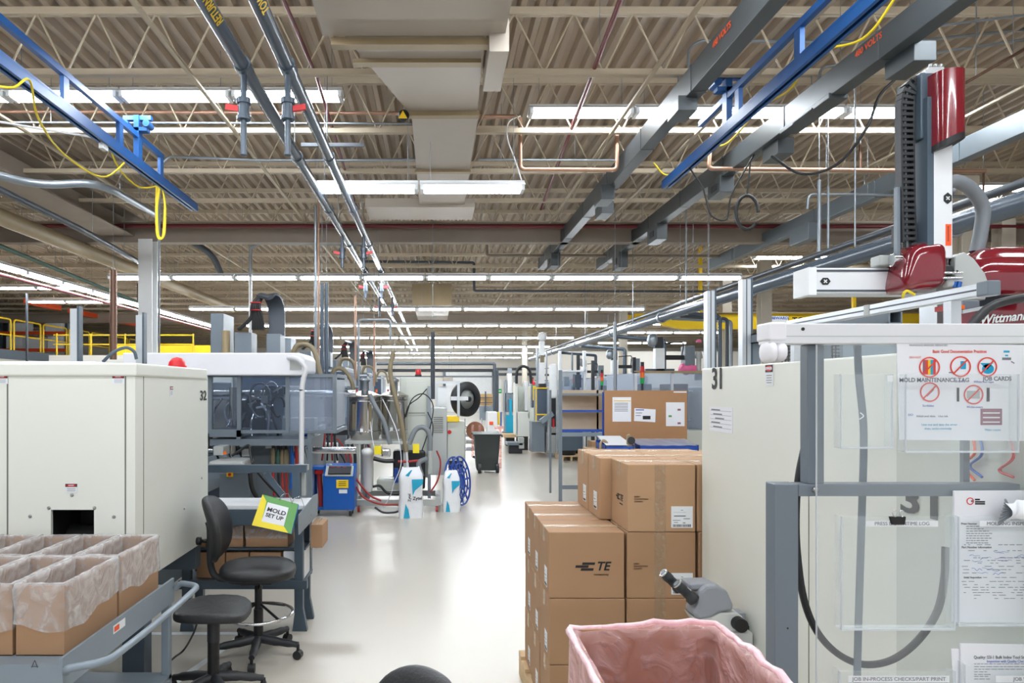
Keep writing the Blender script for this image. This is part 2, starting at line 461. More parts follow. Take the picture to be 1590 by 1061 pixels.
# ================================================================ LIGHT FITTINGS
def fixture(x, y, z, lab, grp, L=1.22, along='x', hang=None):
    r = root('tube_light', (x, y, z), lab, 'ceiling light', grp)
    def bx(m, a0, a1, b0, b1, z0, z1):
        if along == 'x': m.box(x+a0, x+a1, y+b0, y+b1, z0, z1)
        else: m.box(x+b0, x+b1, y+a0, y+a1, z0, z1)
    m = MB(); bx(m, -L/2, L/2, -.055, .055, z+.02, z+.075)
    if along == 'x':
        for s in (-1, 1): m.prism([V((x-L/2, y+s*.055, z+.045)), V((x-L/2, y+s*.14, z+.0)), V((x-L/2, y+s*.14, z+.006)), V((x-L/2, y+s*.055, z+.055))], (L, 0, 0))
    else:
        for s in (-1, 1): m.prism([V((x+s*.055, y-L/2, z+.045)), V((x+s*.14, y-L/2, z)), V((x+s*.14, y-L/2, z+.006)), V((x+s*.055, y-L/2, z+.055))], (0, L, 0))
    m.build('housing', 'white_enamel', r)
    for s in (-1, 1):
        a = L/2-.05
        p, q = (V((x-a, y+s*.07, z-.018)), V((x+a, y+s*.07, z-.018))) if along == 'x' else (V((x+s*.07, y-a, z-.018)), V((x+s*.07, y+a, z-.018)))
        MB().tube([p, q], .024, 10).build('tube', 'tube', r)
    for e in (-1, 1):
        m = MB(); bx(m, e*(L/2-.025)-.02, e*(L/2-.025)+.02, -.095, .095, z-.044, z+.02)
        m.build('lamp_holder', 'white_enamel', r)
    if hang:
        for e in (-.4, .4):
            p = V((x+e*L, y, z+.07)) if along == 'x' else V((x, y+e*L, z+.07))
            MB().tube([p, p+V((0, 0, hang-z-.07))], .004, 4, False).build('hanger', 'galv', r)
    return r
F0 = None
def row(x0, n, y, z, rowname, grp, along='x', pitch=1.24, hang=None, side='left'):
    global F0
    for i in range(n):
        X = x0+pitch*(i+.5) if along == 'x' else x0
        Y = y if along == 'x' else y+pitch*(i+.5)
        lab = ('fluorescent tube light, %s from the %s in %s' % (ORD[i], side, rowname))
        if F0 is None: F0 = {}
        key = (along, pitch, round(z, 2))
        if key not in F0: F0[key] = fixture(X, Y, z, lab, grp, pitch-.02, along, 5.50)
        else:
            s = F0[key]; c = dup(s, V((X, Y, z))-ORG[s.name], lab); c['group'] = grp
G1 = 'fluorescent tube lights in rows across the hall'
row(-1.43, 2, 8.0, 4.06, 'the short low row under the duct', G1, hang=1)
row(1.09, 4, 8.05, 4.97, 'the high row at upper right', G1)
row(-5.98, 4, 7.6, 4.97, 'the high row at upper left', G1)
row(-6.4, 10, 13.4, 3.90, 'the nearest full-width row', G1, hang=1)
row(-6.7, 10, 18.6, 3.90, 'the second full-width row', G1, hang=1)
row(-6.5, 10, 23.4, 3.90, 'the third full-width row', G1, hang=1)
row(-6.5, 10, 29.0, 3.90, 'the fourth full-width row', G1, hang=1)
row(-6.5, 10, 35.0, 3.90, 'the fifth full-width row', G1, hang=1)
row(-6.5, 10, 41.0, 3.90, 'the sixth full-width row', G1, hang=1)
row(-6.5, 10, 47.0, 3.90, 'the farthest full-width row', G1, hang=1)
G2 = 'fluorescent tube lights in the lengthwise row at left'
row(-7.9, 11, 10.6, 3.95, 'the lengthwise row at far left', G2, 'y', side='near end')
G3 = 'fluorescent tube lights over the right bay'
row(7.9, 2, 17.0, 5.0, 'the pair above the grey pipe at right', G3)
row(8.4, 1, 11.0, 4.95, 'the single fitting at right edge', G3)
row(8.0, 3, 23.4, 4.3, 'the right bay over the yellow crane', G3)
row(7.8, 3, 27.0, 4.3, 'the right bay, second line', G3)
row(8.3, 4, 31.0, 4.3, 'the right bay, third line', G3)
row(9.0, 4, 38.0, 4.3, 'the right bay, farthest line', G3)
G4 = 'fluorescent tube lights over the left bay'
row(-12.6, 2, 19.5, 4.6, 'the left bay, nearer line', G4)
row(-13.4, 3, 22.5, 4.6, 'the left bay, farther line', G4)
# added unseen lamp rows over and behind the camera, to brighten the foreground
G5 = 'added fluorescent tube lights out of view around the camera'
row(-5.0, 8, 4.5, 4.9, 'the added row just ahead of the camera', G5)
row(-5.0, 8, 1.2, 4.9, 'the added row above the camera', G5)
row(-5.0, 8, -3.2, 4.9, 'the added row behind the camera', G5)

# ================================================================ DUCTS
r = root('air_duct', (0, 5, 4.6), 'beige wrapped air duct narrowing down the middle of the ceiling', 'duct')
m = MB(); m.box(-.92, .57, 4.3, 5.6, 4.6, 5.1); m.build('wide_section', 'duct', r)
a = [V((-.74, 5.62, 4.6)), V((.40, 5.62, 4.6)), V((.40, 5.62, 5.05)), V((-.74, 5.62, 5.05))]
b = [V((-.26, 7.2, 4.6)), V((.44, 7.2, 4.6)), V((.44, 7.2, 5.0)), V((-.26, 7.2, 5.0))]
m = MB().add(a+b, [(3, 2, 1, 0), (4, 5, 6, 7), (0, 1, 5, 4), (1, 2, 6, 5), (2, 3, 7, 6), (3, 0, 4, 7)]); m.build('tapered_section', 'duct', r)
MB().box(-.25, .455, 7.22, 11.2, 4.6, 4.98).build('narrow_section', 'duct', r)
MB().box(-1.1, .62, 10.7, 11.5, 4.56, 4.7).build('outlet', 'duct', r)
for (x0, x1, y, hh) in ((-.86, .46, 5.62, .06), (-.72, .40, 5.98, .035), (-.28, .46, 7.1, .05), (-.27, .465, 9.0, .03)):
    MB().box(x0, x1, y, y+.09, 4.6-hh, 4.6).build('strap', 'duct_band', r)
m = MB(); m.box(.44, .60, 5.55, 6.3, 4.45, 4.72)
tag(m.build('junction_box', 'duct'), 'small beige box beside the wide duct', 'box')
# smoke detector like black and yellow tag
m = MB(); m.sell((-.33, 7.1, 4.55), .06, .05, .06); m.use(1).prism([(-.38, 7.04, 4.5), (-.29, 7.04, 4.5), (-.335, 7.04, 4.58)], (0, .01, 0))
tag(m.build('warning_marker', ['black', 'yellow']), 'black marker with yellow triangle at duct corner', 'marker')
# far boxed duct end
r = root('ceiling_duct', (0, 20, 4.2), 'grey square duct end far down the ceiling', 'duct')
MB().box(-.62, .42, 20, 24, 4.15, 4.75).build('body', 'duct', r)
MB().box(-.68, .48, 19.96, 20.05, 4.1, 4.8).build('flange', 'duct_band', r)

# ================================================================ PIPES, CONDUITS
def pipe(pts, r, mt, name, lab, cat='pipe', seg=10, rb=.06):
    pts = [V(p) for p in pts]
    o = tag(MB().tube(bend(pts, rb), r, seg).build(name, mt), lab, cat)
    if max(p.z for p in pts) > 2.2:      # hung from the roof deck by thin rods
        a, b = max(zip(pts, pts[1:]), key=lambda s: (s[1]-s[0]).xy.length)
        if (b-a).xy.length < .3: sp = [max(pts, key=lambda p: p.z)]
        else: sp = [a.lerp(b, .15), a.lerp(b, .62)]
        for p in sp:
            if p.z < 5.3: MB().tube([p, (p.x, p.y, 5.5)], .004, 5).build('hanger', 'galv', o)
    return o
# two grey lines with lettering and drops
for k, (X, Z, y1, px, word, lab) in enumerate(((-1.39, 4.04, 45, -1.39, 'RETURN', 'thick grey water pipe running down the hall, left of the pair'),
                                        (-1.07, 4.04, 45, -1.07, 'TOWER', 'thick grey water pipe running down the hall, right of the pair'))):
    r = root('water_pipe', (X, 3.2, Z), lab, 'pipe')
    MB().tube([(X, 2.6, Z), (X, y1, Z)], .052, 16).build('run', 'pipe', r)
    for y in (4.95, 6.9, 8.9, 11.0, 13.4): MB().tube([(X, y-.06, Z), (X, y+.06, Z)], .062, 16).build('coupling', 'pipe', r)
    c = V((X+.038, 4.1-.15*k, Z-.038)); u = V((0, 1, 0)); v = V((.7, 0, .7))
    text('lettering', word, V((X+.042, 4.15-.12*k, Z-.037)), (V((0, -1, 0)), V((-.7, 0, -.7))), .075, 'yellow', r, True)
    for j, y in enumerate((4.95, 10.2, 13.6, 17.0)):
        L = .62 if j == 0 else .5
        dd = MB().tube([(X, y, Z-.04), (X, y, Z-L)], .022, 10)
        dd.tube([(X, y, Z-.27), (X, y, Z-.36)], .040, 12); dd.tube([(X, y, Z-.23), (X, y, Z-.27)], .05, 12); dd.tube([(X, y, Z-.36), (X, y, Z-.385)], .05, 12); dd.tube([(X, y, Z-L), (X, y, Z-L-.02)], .026, 10)
        d = dd.build('drop', 'pipe', r)
        sx = -1 if k == 0 else 1
        MB().bar((X, y, Z-.31), (X+sx*.13, y, Z-.29), .022, .04).build('valve_handle', 'red', d)
    for y in (6.75, 9.79, 12.83): MB().tube([(X, y, Z+.04), (X, y, 4.81)], .006, 5).build('hanger', 'galv', r)
# trapeze between pipes
m = MB()
m.bar((-1.6, 8.15, 4.62), (-.85, 8.15, 4.62), .04, .04)
tag(m.build('trapeze_hanger', 'pipe_dk'), 'dark strut hanger above the two grey pipes', 'hanger')
# copper line across the ceiling
pipe([at(-30, 173, 8.4), at(636, 176, 8.4)], .022, 'copper', 'copper_pipe', 'straight copper pipe across the upper left ceiling')
pipe([at(736, 181, 8.4), at(808, 181, 8.4), at(808, 263, 8.4), at(958, 264, 8.4), at(958, 200, 8.4), at(1105, 203, 8.4), at(1100, 262, 8.4), at(1395, 265, 8.4), at(1530, 266, 8.4)], .026, 'copper', 'copper_pipe', 'copper pipe stepping down in square bends below the right lights')
pipe([at(1336, 225, 8.5), at(1336, 262, 8.5)], .016, 'copper_dk', 'copper_pipe', 'short copper riser with tap left of the cable chain')
pipe([at(1497, 130, 6.2), at(1620, 60, 6.2)], .014, 'copper_dk', 'copper_pipe', 'slanting copper pipe at the right above the red cover')
pipe([at(1527, 266, 8.4), at(1527, 400, 8.4)], .012, 'copper_dk', 'copper_pipe', 'thin vertical copper drop at the right edge')
# galvanised conduits
pipe([at(247, 600, 12.0), at(247, 262, 8.8), at(262, 243, 8.8), at(400, 249, 8.8), at(540, 249, 8.8), at(645, 248, 8.8)], .017, 'galv', 'conduit', 'bent galvanised conduit above the yellow cord', 'conduit')
pipe([at(742, 248, 9.0), at(985, 249, 9.0)], .014, 'galv', 'conduit', 'straight galvanised conduit right of the duct', 'conduit')
pipe([at(-20, 190, 8.0), at(640, 192, 8.0)], .012, 'galv', 'conduit', 'long thin galvanised conduit below the copper pipe', 'conduit')
pipe([at(1069, 110, 7.2), at(1069, 75, 7.2), at(1088, 63, 7.2), at(1400, 66, 7.2), at(1600, 45, 7.2)], .016, 'galv', 'conduit', 'galvanised conduit looping over the first busway', 'conduit')
pipe([at(1385, 92, 7.0), at(1600, 60, 7.0)], .014, 'galv', 'conduit', 'galvanised conduit sloping at the top right', 'conduit')
pipe([at(1380, 50, 6.5), at(1600, 22, 6.5)], .012, 'galv', 'conduit', 'upper thin conduit at the top right corner', 'conduit')
pipe([at(1270, 130, 6.6), at(1275, 105, 6.6), at(1305, 100, 6.6)], .014, 'galv', 'conduit', 'short looped conduit entering the second busway', 'conduit')
pipe([at(1253, 325, 9.0), at(1256, 302, 9.0), at(1320, 302, 9.0), at(1500, 306, 9.0)], .02, 'galv', 'conduit', 'galvanised conduit bend over the pale busway box', 'conduit')
pipe([at(-20, 268, 8.0), at(60, 288, 8.5), at(140, 284, 8.7), at(175, 295, 9.0), at(240, 332, 10.6)], .05, 'galv', 'conduit', 'fat galvanised conduit curving at the left', 'conduit', rb=.5)
pipe([at(-20, 285, 8.0), at(125, 356, 10.0), at(225, 412, 13.0)], .045, 'pipe_dk', 'conduit', 'dark straight conduit at left running away', 'conduit')
pipe([at(262, 354, 15.0), at(330, 395, 15.6), at(343, 425, 16.0)], .07, 'pipe_dk', 'conduit', 'dark curved pipe right of the white column', 'conduit', rb=.4)
pipe([at(389, 448, 13.0), at(389, 385, 13.0), at(402, 378, 13.0), at(560, 380, 13.0)], .03, 'galv', 'conduit', 'bent conduit above the black hose bundle', 'conduit')
pipe([at(389, 570, 12.8), at(389, 430, 12.8)], .03, 'white_col', 'conduit', 'white riser behind the black hose bundle', 'conduit')
pipe([at(-25, 372, 11.5), at(235, 478, 19)], .04, 'green_pipe', 'sprinkler_pipe', 'green pipe running away at the left')
pipe([(-7.95, 9.8, 3.80), (-7.95, 25, 3.80)], .035, 'red_pipe', 'sprinkler_pipe', 'dark red pipe beside the lengthwise light row')
pipe([at(966, -8, 5.5), at(840, 325, 11.8)], .022, 'red_pipe', 'sprinkler_pipe', 'dark red pipe crossing diagonally right of the duct')
pipe([at(437, -8, 5.5), at(492, 120, 7.0), at(560, 345, 12.6)], .018, 'red_pipe', 'sprinkler_pipe', 'dark red pipe crossing diagonally left of the duct')
pipe([at(-20, 351, 12.4), at(1620, 352, 12.4)], .038, 'red_pipe', 'sprinkler_pipe', 'dark red pipe across the hall in front of the girder')
pipe([(-6.55, 9.2, 4.3), (-6.55, 22, 4.3)], .13, 'duct_band', 'round_duct', 'thick cream round duct running away at left', 'duct', 16)
pipe([at(756, 348, 14.6), at(756, 397, 14.6), at(1160, 398, 14.6)], .03, 'dirt_beam', 'sprinkler_pipe', 'brown pipe with square drop in mid ceiling')
pipe([at(736, 452, 17.5), at(736, 408, 17.5), at(560, 406, 17.5)], .035, 'pipe_dk', 'sprinkler_pipe', 'dark pipe stepping down above the second light row')
pipe([at(736, 425, 17.2), at(736, 452, 17.2), at(1100, 453, 17.2)], .03, 'pipe_dk', 'sprinkler_pipe', 'dark pipe continuing right under the nearest row')
pipe([at(176, 560, 11), at(176, 420, 11)], .055, 'copper_dk', 'drop_pipe', 'thick dull copper drop left of the white column', 'pipe')
# copper and grey risers near machine
pipe([at(494.5, 600, 10.5), at(494.5, 300, 10.5)], .017, 'copper', 'copper_pipe', 'thin copper riser beside the silver riser')
pipe([at(490, 690, 10.4), at(490, 320, 10.4)], .022, 'galv', 'conduit', 'silver riser behind the bent white pipe', 'conduit')
for k, (px, py0) in enumerate(((500, 440), (507, 440))):
    pipe([at(px, 620, 10.2), at(px, py0, 10.2)], .026, 'pipe', 'riser_pipe', ('left' if k == 0 else 'right')+' slim grey riser of the pair behind the bent white pipe')
pipe([at(552, 590, 13.2), at(552, 460, 13.2)], .02, 'copper', 'copper_pipe', 'copper riser left of the stainless hoppers')
pipe([at(581, 600, 13.0), at(581, 497, 13.0)], .02, 'copper', 'copper_pipe', 'copper riser between the stainless hoppers')
pipe([at(557, 640, 12.6), at(557, 497, 12.6), at(606, 497, 12.6), at(606, 530, 12.6)], .02, 'galv', 'conduit', 'rectangular conduit loop above the hoppers', 'conduit')
# big dark header at right, running with the hall
r = root('header_pipe', (4.15, 5, 3.0), 'large dark header pipe running away along the right bay', 'pipe')
MB().tube([(4.15, 3.6, 3.02), (4.15, 30, 3.02)], .085, 18).build('run', 'pipe', r)
MB().tube([(4.38, 3.6, 3.24), (4.38, 30, 3.24)], .035, 12).build('branch', 'pipe_dk', r)
for y in (5.5, 9.0, 12.5, 16, 20, 24): MB().tube([(4.15, y-.05, 3.02), (4.15, y+.05, 3.02)], .1, 18).build('coupling', 'galv', r)
for y in (6.75, 11.31, 14.35, 18.91, 23.47): MB().tube([(4.15, y, 3.1), (4.15, y, 4.81)], .008, 6).build('hanger', 'galv', r)
# drops from the header
for k, (px, y, lab) in enumerate(((1118, 11.2, 'pale one'), (1129, 11.6, 'darker one'), (1135, 12.0, 'silver one'))):
    X = at(px, 0, y).x
    pipe([(4.15, y, 2.95), (X, y, 2.9), (X, y, 1.8)], .03, ('pipe', 'pipe_dk', 'galv')[k], 'drop_pipe', 'vertical drop from the right header pipe, '+lab)
for k, (px, y, lab) in enumerate(((1031, 16, 'behind the robot'), (970, 19.5, 'nearest the board corner'), (925, 23, 'above the empty shelf'))):
    X = at(px, 0, y).x
    pipe([(4.15, y, 2.95), (X, y, 2.85), (X, y, 2.15 if k != 1 else 1.2)], .05, 'pipe', 'drop_pipe', 'grey drop from the right header pipe '+lab)
pipe([at(955, 640, 11.4), at(955, 500, 11.4)], .03, 'galv', 'drop_pipe', 'slim galvanised riser above the brown board')
pipe([at(1272, 440, 8.2), at(1272, 280, 8.2)], .02, 'galv', 'conduit', 'vertical conduit left of the cable chain, left of two', 'conduit')
pipe([at(1286, 420, 8.2), at(1286, 290, 8.2)], .014, 'galv', 'conduit', 'vertical conduit left of the cable chain, right of two', 'conduit')
pipe([at(672, 620, 12.2), at(672, 516, 12.2)], .04, 'pipe_dk', 'post', 'dark post rising behind the grey control cabinet', 'post')
# crossing pipes at far end of the aisle
for k, (x1_, y_, dd, rr) in enumerate(((768, 565, 30, .07), (772, 575.5, 30.3, .07), (766, 585, 30.6, .04))):
    pipe([at(585, y_, dd), at(x1_, y_, dd), at(x1_, 640, dd)], rr, 'pipe_dk' if k < 2 else 'galv', 'overhead_pipe',
         ('upper', 'middle', 'lower thin')[k]+' horizontal pipe turning down at the far end of the aisle')

# ================================================================ BUSWAYS AND CRANE RAILS
def busway(X, Z, y0, y1, mt, lab, boxes, h=.13, wd=.07):
    r = root('busway', (X, y0, Z), lab, 'busway', None)
    m = MB(); m.box(X-wd, X+wd, y0, y1, Z, Z+h*2)
    m.build('channel', mt, r, bevel=.006)
    y = y0+.5
    while y < y1: MB().box(X-wd-.006, X+wd+.006, y, y+.035, Z-.004, Z+h*2+.004).build('joint', mt, r); y += 1.52
    y = 6.75
    while y < y1: MB().tube([(X, y, Z+h*2), (X, y, 4.81)], .007, 5).build('hanger', 'galv', r); y += 3.04
    for (y, dx, L, hh) in boxes:
        b = MB().box(X-wd-.02+dx, X+wd+.02+dx, y, y+L, Z-hh, Z+.02).build('plug_in_box', mt, r, bevel=.006)
        if dx == 0: MB().box(X-wd-.028, X-wd-.018, y+L*.3, y+L*.7, Z-hh*.7, Z-hh*.3).build('switch', 'dark', b)
    return r
b1 = busway(2.40, 4.42, 4.2, 15.5, 'busway', 'dark grey busway nearest the duct', ((6.35, -.05, .3, .12), (9.1, -.1, .4, .18), (9.9, .1, .4, .16), (13.6, 0, .5, .25)), .12)
text('lettering', '480 VOLTS', (2.325, 5.55, 4.58), LF, .075, 'orange', b1, True)
b2 = busway(3.72, 4.42, 3.6, 15.5, 'busway', 'dark grey busway right of the blue rail', ((5.35, .12, .35, .14), (6.3, 0, .9, .03), (7.4, .08, .35, .16), (8.7, 0, .4, .2), (11.2, 0, .5, .25), (13.5, 0, .5, .3)), .12)
text('lettering', '480 VOLTS', (3.645, 5.75, 4.60), LF, .075, 'orange', b2, True)
b3 = busway(6.15, 4.36, 5.9, 15.2, 'busway_lt', 'light grey busway passing behind the red robot', ((6.0, 0, 1.0, -.02), (10.9, -.1, .6, .25)), .12)
MB().box(6.04, 6.26, 6.05, 7.0, 4.33, 4.66).build('end_box', 'busway_lt', b3, bevel=.01)
def crane_rail(X, y0, y1, z, lab, trolley):
    r = root('crane_rail', (X, y0, z), lab, 'rail', None)
    m = MB(); m.box(X-.045, X+.045, y0, y1, z+.075, z+.10); m.box(X-.045, X-.037, y0, y1, z, z+.08); m.box(X+.037, X+.045, y0, y1, z, z+.08)
    m.box(X-.045, X-.015, y0, y1, z-.008, z); m.box(X+.015, X+.045, y0, y1, z-.008, z)
    m.build('track', 'blue_rail', r)
    MB().box(X-.025, X+.025, y0, y1-1.15, z+.34, z+.40).build('top_bar', 'blue_rail', r)
    y = y0+.25
    while y < y1-1.1:
        MB().box(X-.02, X+.02, y, y+.09, z+.1, z+.34).build('post', 'blue_rail', r); y += 1.1
    if trolley:
        h = MB(); yy = y1-1.9
        h.box(X-.03, X+.03, yy, yy+.1, z+.1, z+.6); h.box(X-.16, X+.16, yy+.02, yy+.08, z+.55, z+.60); h.box(X-.12, X+.12, yy, yy+.1, z+.42, z+.46)
        h.tube([(X-.12, yy-.02, z+.5), (X-.12, yy+.12, z+.5)], .04, 12); h.tube([(X+.12, yy-.02, z+.5), (X+.12, yy+.12, z+.5)], .04, 12)
        h.tube([(X, yy+.05, z+.6), (X, yy+.05, 4.8)], .012, 6)
        h.build('support_clamp', 'blue_rail', r)
    return r
crane_rail(-3.42, 4.9, 9.7, 4.24, 'blue overhead crane rail at upper left', True)
crane_rail(2.93, 4.1, 8.7, 4.26, 'blue overhead crane rail at upper right', True)
# yellow festoon cords
def cable(pts, r, mt, lab, name='cable', cat='cable', n=8, seg=8):
    return tag(MB().tube(spl(pts, n), r, seg).build(name, mt), lab, cat)
cable([at(-20, 131, 5.3), at(20, 136, 5.4), at(46, 125, 5.6), at(60, 185, 6.0), at(100, 240, 6.8), at(160, 275, 7.4), at(198, 248, 8.1), at(202, 240, 8.1), at(215, 262, 8.3), at(242, 280, 8.7)], .010, 'yellow_cord', 'yellow cord swagged along the left blue rail', 'festoon_cord', 'cord')
cable([at(168, 222, 7.5), at(185, 262, 8.0), at(215, 290, 8.5), at(244, 290, 8.8)], .010, 'yellow_cord', 'lower yellow loop hanging under the left blue rail', 'festoon_cord', 'cord')
m = MB()
for k in range(4):
    o_ = k*3.2
    m.tube(spl([at(243+o_*.9, 278, 8.75), at(242+o_*.3, 320, 8.75), at(243+o_*.3, 362, 8.75), at(249+o_*.2, 372-k, 8.75), at(256-k, 362, 8.75), at(257-k*.5, 320, 8.75), at(252, 290, 8.75)], 6), .009, 7)
tag(m.build('festoon_cord', 'yellow_cord'), 'coiled yellow cord hanging beside the white column', 'cord')
cable([at(1395, -10, 4.9), at(1340, 60, 5.2), at(1262, 84, 5.6), at(1225, 140, 6.0), at(1166, 172, 6.8), at(1160, 190, 7.2), at(1130, 222, 7.8), at(1102, 232, 8.1), at(1070, 262, 8.5), at(1035, 272, 8.6), at(1015, 253, 8.6)], .010, 'yellow_cord', 'yellow cord swagged along the right blue rail', 'festoon_cord', 'cord')
cable([at(-20, 186, 6.6), at(155, 215, 7.0)], .012, 'white_col', 'thin white cable slanting at upper left', 'cable')
tag(MB().box(*[c for p in zip(at(153, 230, 7.0), at(168, 216, 7.1)) for c in p]).build('junction_box', 'white_enamel'), 'tiny white box under the left blue rail', 'box')
cable([at(1391, 122, 6.0), at(1365, 150, 6.0), at(1345, 200, 6.0), at(1300, 255, 6.2), at(1245, 270, 6.4), at(1198, 243, 6.6)], .013, 'rubber', 'black cable drooping left of the cable chain', 'cable')
cable([at(808, 180, 8.3), at(790, 190, 8.2), at(788, 215, 8.1), at(800, 250, 8.05), at(811, 284, 8.0)], .008, 'white_enamel', 'white flex feeding the low light row', 'cable')
m = MB()
c = at(1160, 330, 8.0); m.tube([c+V((.13*math.cos(a_*.35), 0, .2*math.sin(a_*.35))) for a_ in range(17)], .02, 8); m.tube([c+V((0, 0, .2)), (3.70, 8.0, 4.44)], .01, 6)
tag(m.build('cable', 'rubber'), 'black cable coil hanging under the second busway', 'cable')
cable([V((2.94, 7.9, 4.27)), at(1090, 290, 7.9), at(1095, 305, 7.9), at(1105, 335, 7.9), at(1128, 340, 7.9), at(1137, 300, 7.9), V((3.70, 7.9, 4.44))], .01, 'rubber', 'thin black loop below the blue rail end', 'cable')
# ================================================================ MACHINE 32 (left foreground)
r = root('molding_machine', (-2.9, 4.2, 0), 'cream molding machine numbered 32 with clear guards, behind the cart', 'machine')
X0, X1, Y0, Y1, ZB, ZT = -4.4, -1.583, 3.6, 4.75, .66, 1.77
# near face with the dark outlet opening: built round the hole
h0, h1 = at(79, 792, Y0), at(146, 840, Y0)
m = MB()
m.box(X0, h0.x, Y0, Y0+.02, ZB, ZT); m.box(h1.x, X1, Y0, Y0+.02, ZB, ZT)
m.box(h0.x, h1.x, Y0, Y0+.02, h0.z, ZT); m.box(h0.x, h1.x, Y0, Y0+.02, ZB, h1.z-.03)
m.build('front_panel', 'machine', r)
m = MB(); m.box(h0.x-.01, h1.x+.01, Y0+.30, Y0+.32, h1.z-.06, h0.z+.02); m.box(h0.x-.01, h0.x, Y0+.02, Y0+.3, h1.z-.06, h0.z+.02); m.box(h1.x, h1.x+.01, Y0+.02, Y0+.3, h1.z-.06, h0.z+.02)
m.tube([V((h0.x, Y0+.2, h1.z-.02)), V((h1.x, Y0+.2, h1.z-.04))], .07, 12)
m.build('outlet_recess', 'black', r)
MB().box(X1-.02, X1, Y0+.02, Y1, ZB, ZT).build('side_panel', 'machine', r)
m = MB(); m.box(X0, X1-.02, Y0+.02, Y1, ZT-.02, ZT); m.box(X0, X0+.02, Y0+.02, Y1, ZB, ZT-.02)
m.build('top_panel', 'machine', r)
MB().box(X0, X1+.015, Y0-.015, Y1-.05, ZT, ZT+.07).build('cap', 'machine', r, bevel=.01)
MB().box(X0, X1-.35, Y0+.25, Y1, ZT+.07, ZT+.09).build('cap', 'alu_white', r, bevel=.01)
for px in (12, 195): MB().box(at(px, 0, Y0).x-.004, at(px, 0, Y0).x+.003, Y0-.002, Y0, ZB, ZT).build('panel_seam', 'seam', r)
m = MB()
m.box(X1, X1+.002, 3.70, 3.704, ZB, ZT)
m.build('panel_seam', 'seam', r)
for i, (px, py) in enumerate(((76, 789), (147, 789), (47, 802), (177, 803), (112, 769))):
    MB().lathe(at(px, py, Y0), (0, -1, 0), [(.009, 0), (.009, .004), (.005, .007)], 10).build('screw', 'bolt', r)
for (y, z) in ((3.9, .86), (4.3, .95), (4.62, 1.1)):
    MB().lathe((X1, y, z), (1, 0, 0), [(.008, 0), (.008, .004), (.004, .006)], 10).build('screw', 'bolt', r)
for c, wd, hh in ((at(184, 589.5, Y0), .066, .047), (at(111, 758, Y0), .066, .047), (at(3, 589.5, Y0), .066, .047)):
    danger(r, c+V((0, -.001, 0)), FR, wd, hh)
danger(r, V((X1+.001, 4.09, 1.69)), RT, .045, .06)
text('machine_number', '32', (X1+.002, 4.65, 1.655), RT, .092, 'ink', r, True, sx=1.45)
# red beacon on cap
b = MB().lathe(at(275, 572, 4.4)+V((0, 0, 0)), (0, 0, 1), [(.06, 0), (.06, .016)], 20).build('beacon', 'red', r)
MB().lathe(at(275, 572, 4.4)+V((0, 0, .016)), (0, 0, 1), [(.054, 0), (.05, .024), (.032, .048), (0, .056)], 20).build('lens', 'red', b)
# bed under machine
m = MB(); m.box(-4.2, -2.3, 3.9, 8.0, 0, .66)
m.build('bed', 'slate', r)
m = MB(); m.box(-1.72, -1.60, 3.75, 3.85, 0, .66); m.build('foot', 'slate', r)
MB().box(-1.95, -1.60, 4.55, 4.65, .5, .66).build('foot', 'slate', r)
# big white robot hood above
p0, p1 = at(190, 585, 6.2), at(474, 548, 6.2)
m = MB()
m.prism([V((p0.x, 6.2, p0.z+.01)), V((p1.x-.03, 6.2, p0.z+.01)), V((p1.x, 6.2, p0.z+.05)), V((p1.x, 6.2, p1.z-.06)), V((p1.x-.02, 6.2, p1.z-.02)), V((p1.x-.06, 6.2, p1.z)), V((p0.x, 6.2, p1.z))], (0, .55, 0))
m.build('hood', 'foam', r, bevel=.012)
m = MB(); m.box(p1.x-.14, p1.x-.03, 6.194, 6.2, p0.z+.06, p1.z-.05)
m.build('hood_trim', 'cabinet', r)
# guards
gz0, gz1 = at(0, 668, 6.3).z, at(0, 586, 6.3).z
xs = [at(p, 0, 6.3).x for p in (327, 372, 447, 520)]
for i in range(3):
    MB().box(xs[i]+.015, xs[i+1]-.015, 6.30, 6.306, gz0, gz1).build('guard_panel', 'guard' if i < 2 else 'guard2', r)
MB().box(xs[3]-.005, xs[3]+.001, 6.31, 7.0, gz0+.02, gz1-.02).build('guard_panel', 'guard2', r)
for x_ in xs:
    MB().box(x_-.018, x_+.018, 6.275, 6.315, gz0-.03, gz1+.02).build('guard_post', 'steel_grey', r)
MB().box(at(481, 0, 6.3).x-.02, at(481, 0, 6.3).x+.02, 6.285, 6.325, .0, gz0-.03).build('guard_post', 'steel_grey', r)
MB().box(xs[0], xs[3], 6.28, 6.32, gz1, gz1+.03).build('guard_rail', 'steel_grey', r)
MB().box(xs[0], xs[3], 6.28, 6.32, gz0-.03, gz0).build('guard_rail', 'steel_grey', r)
MB().box(xs[3]-.02, xs[3]+.02, 6.32, 7.0, gz0-.03, gz0).build('guard_rail', 'steel_grey', r)
MB().box(xs[3]-.02, xs[3]+.02, 6.32, 7.0, gz1, gz1+.03).build('guard_rail', 'steel_grey', r)
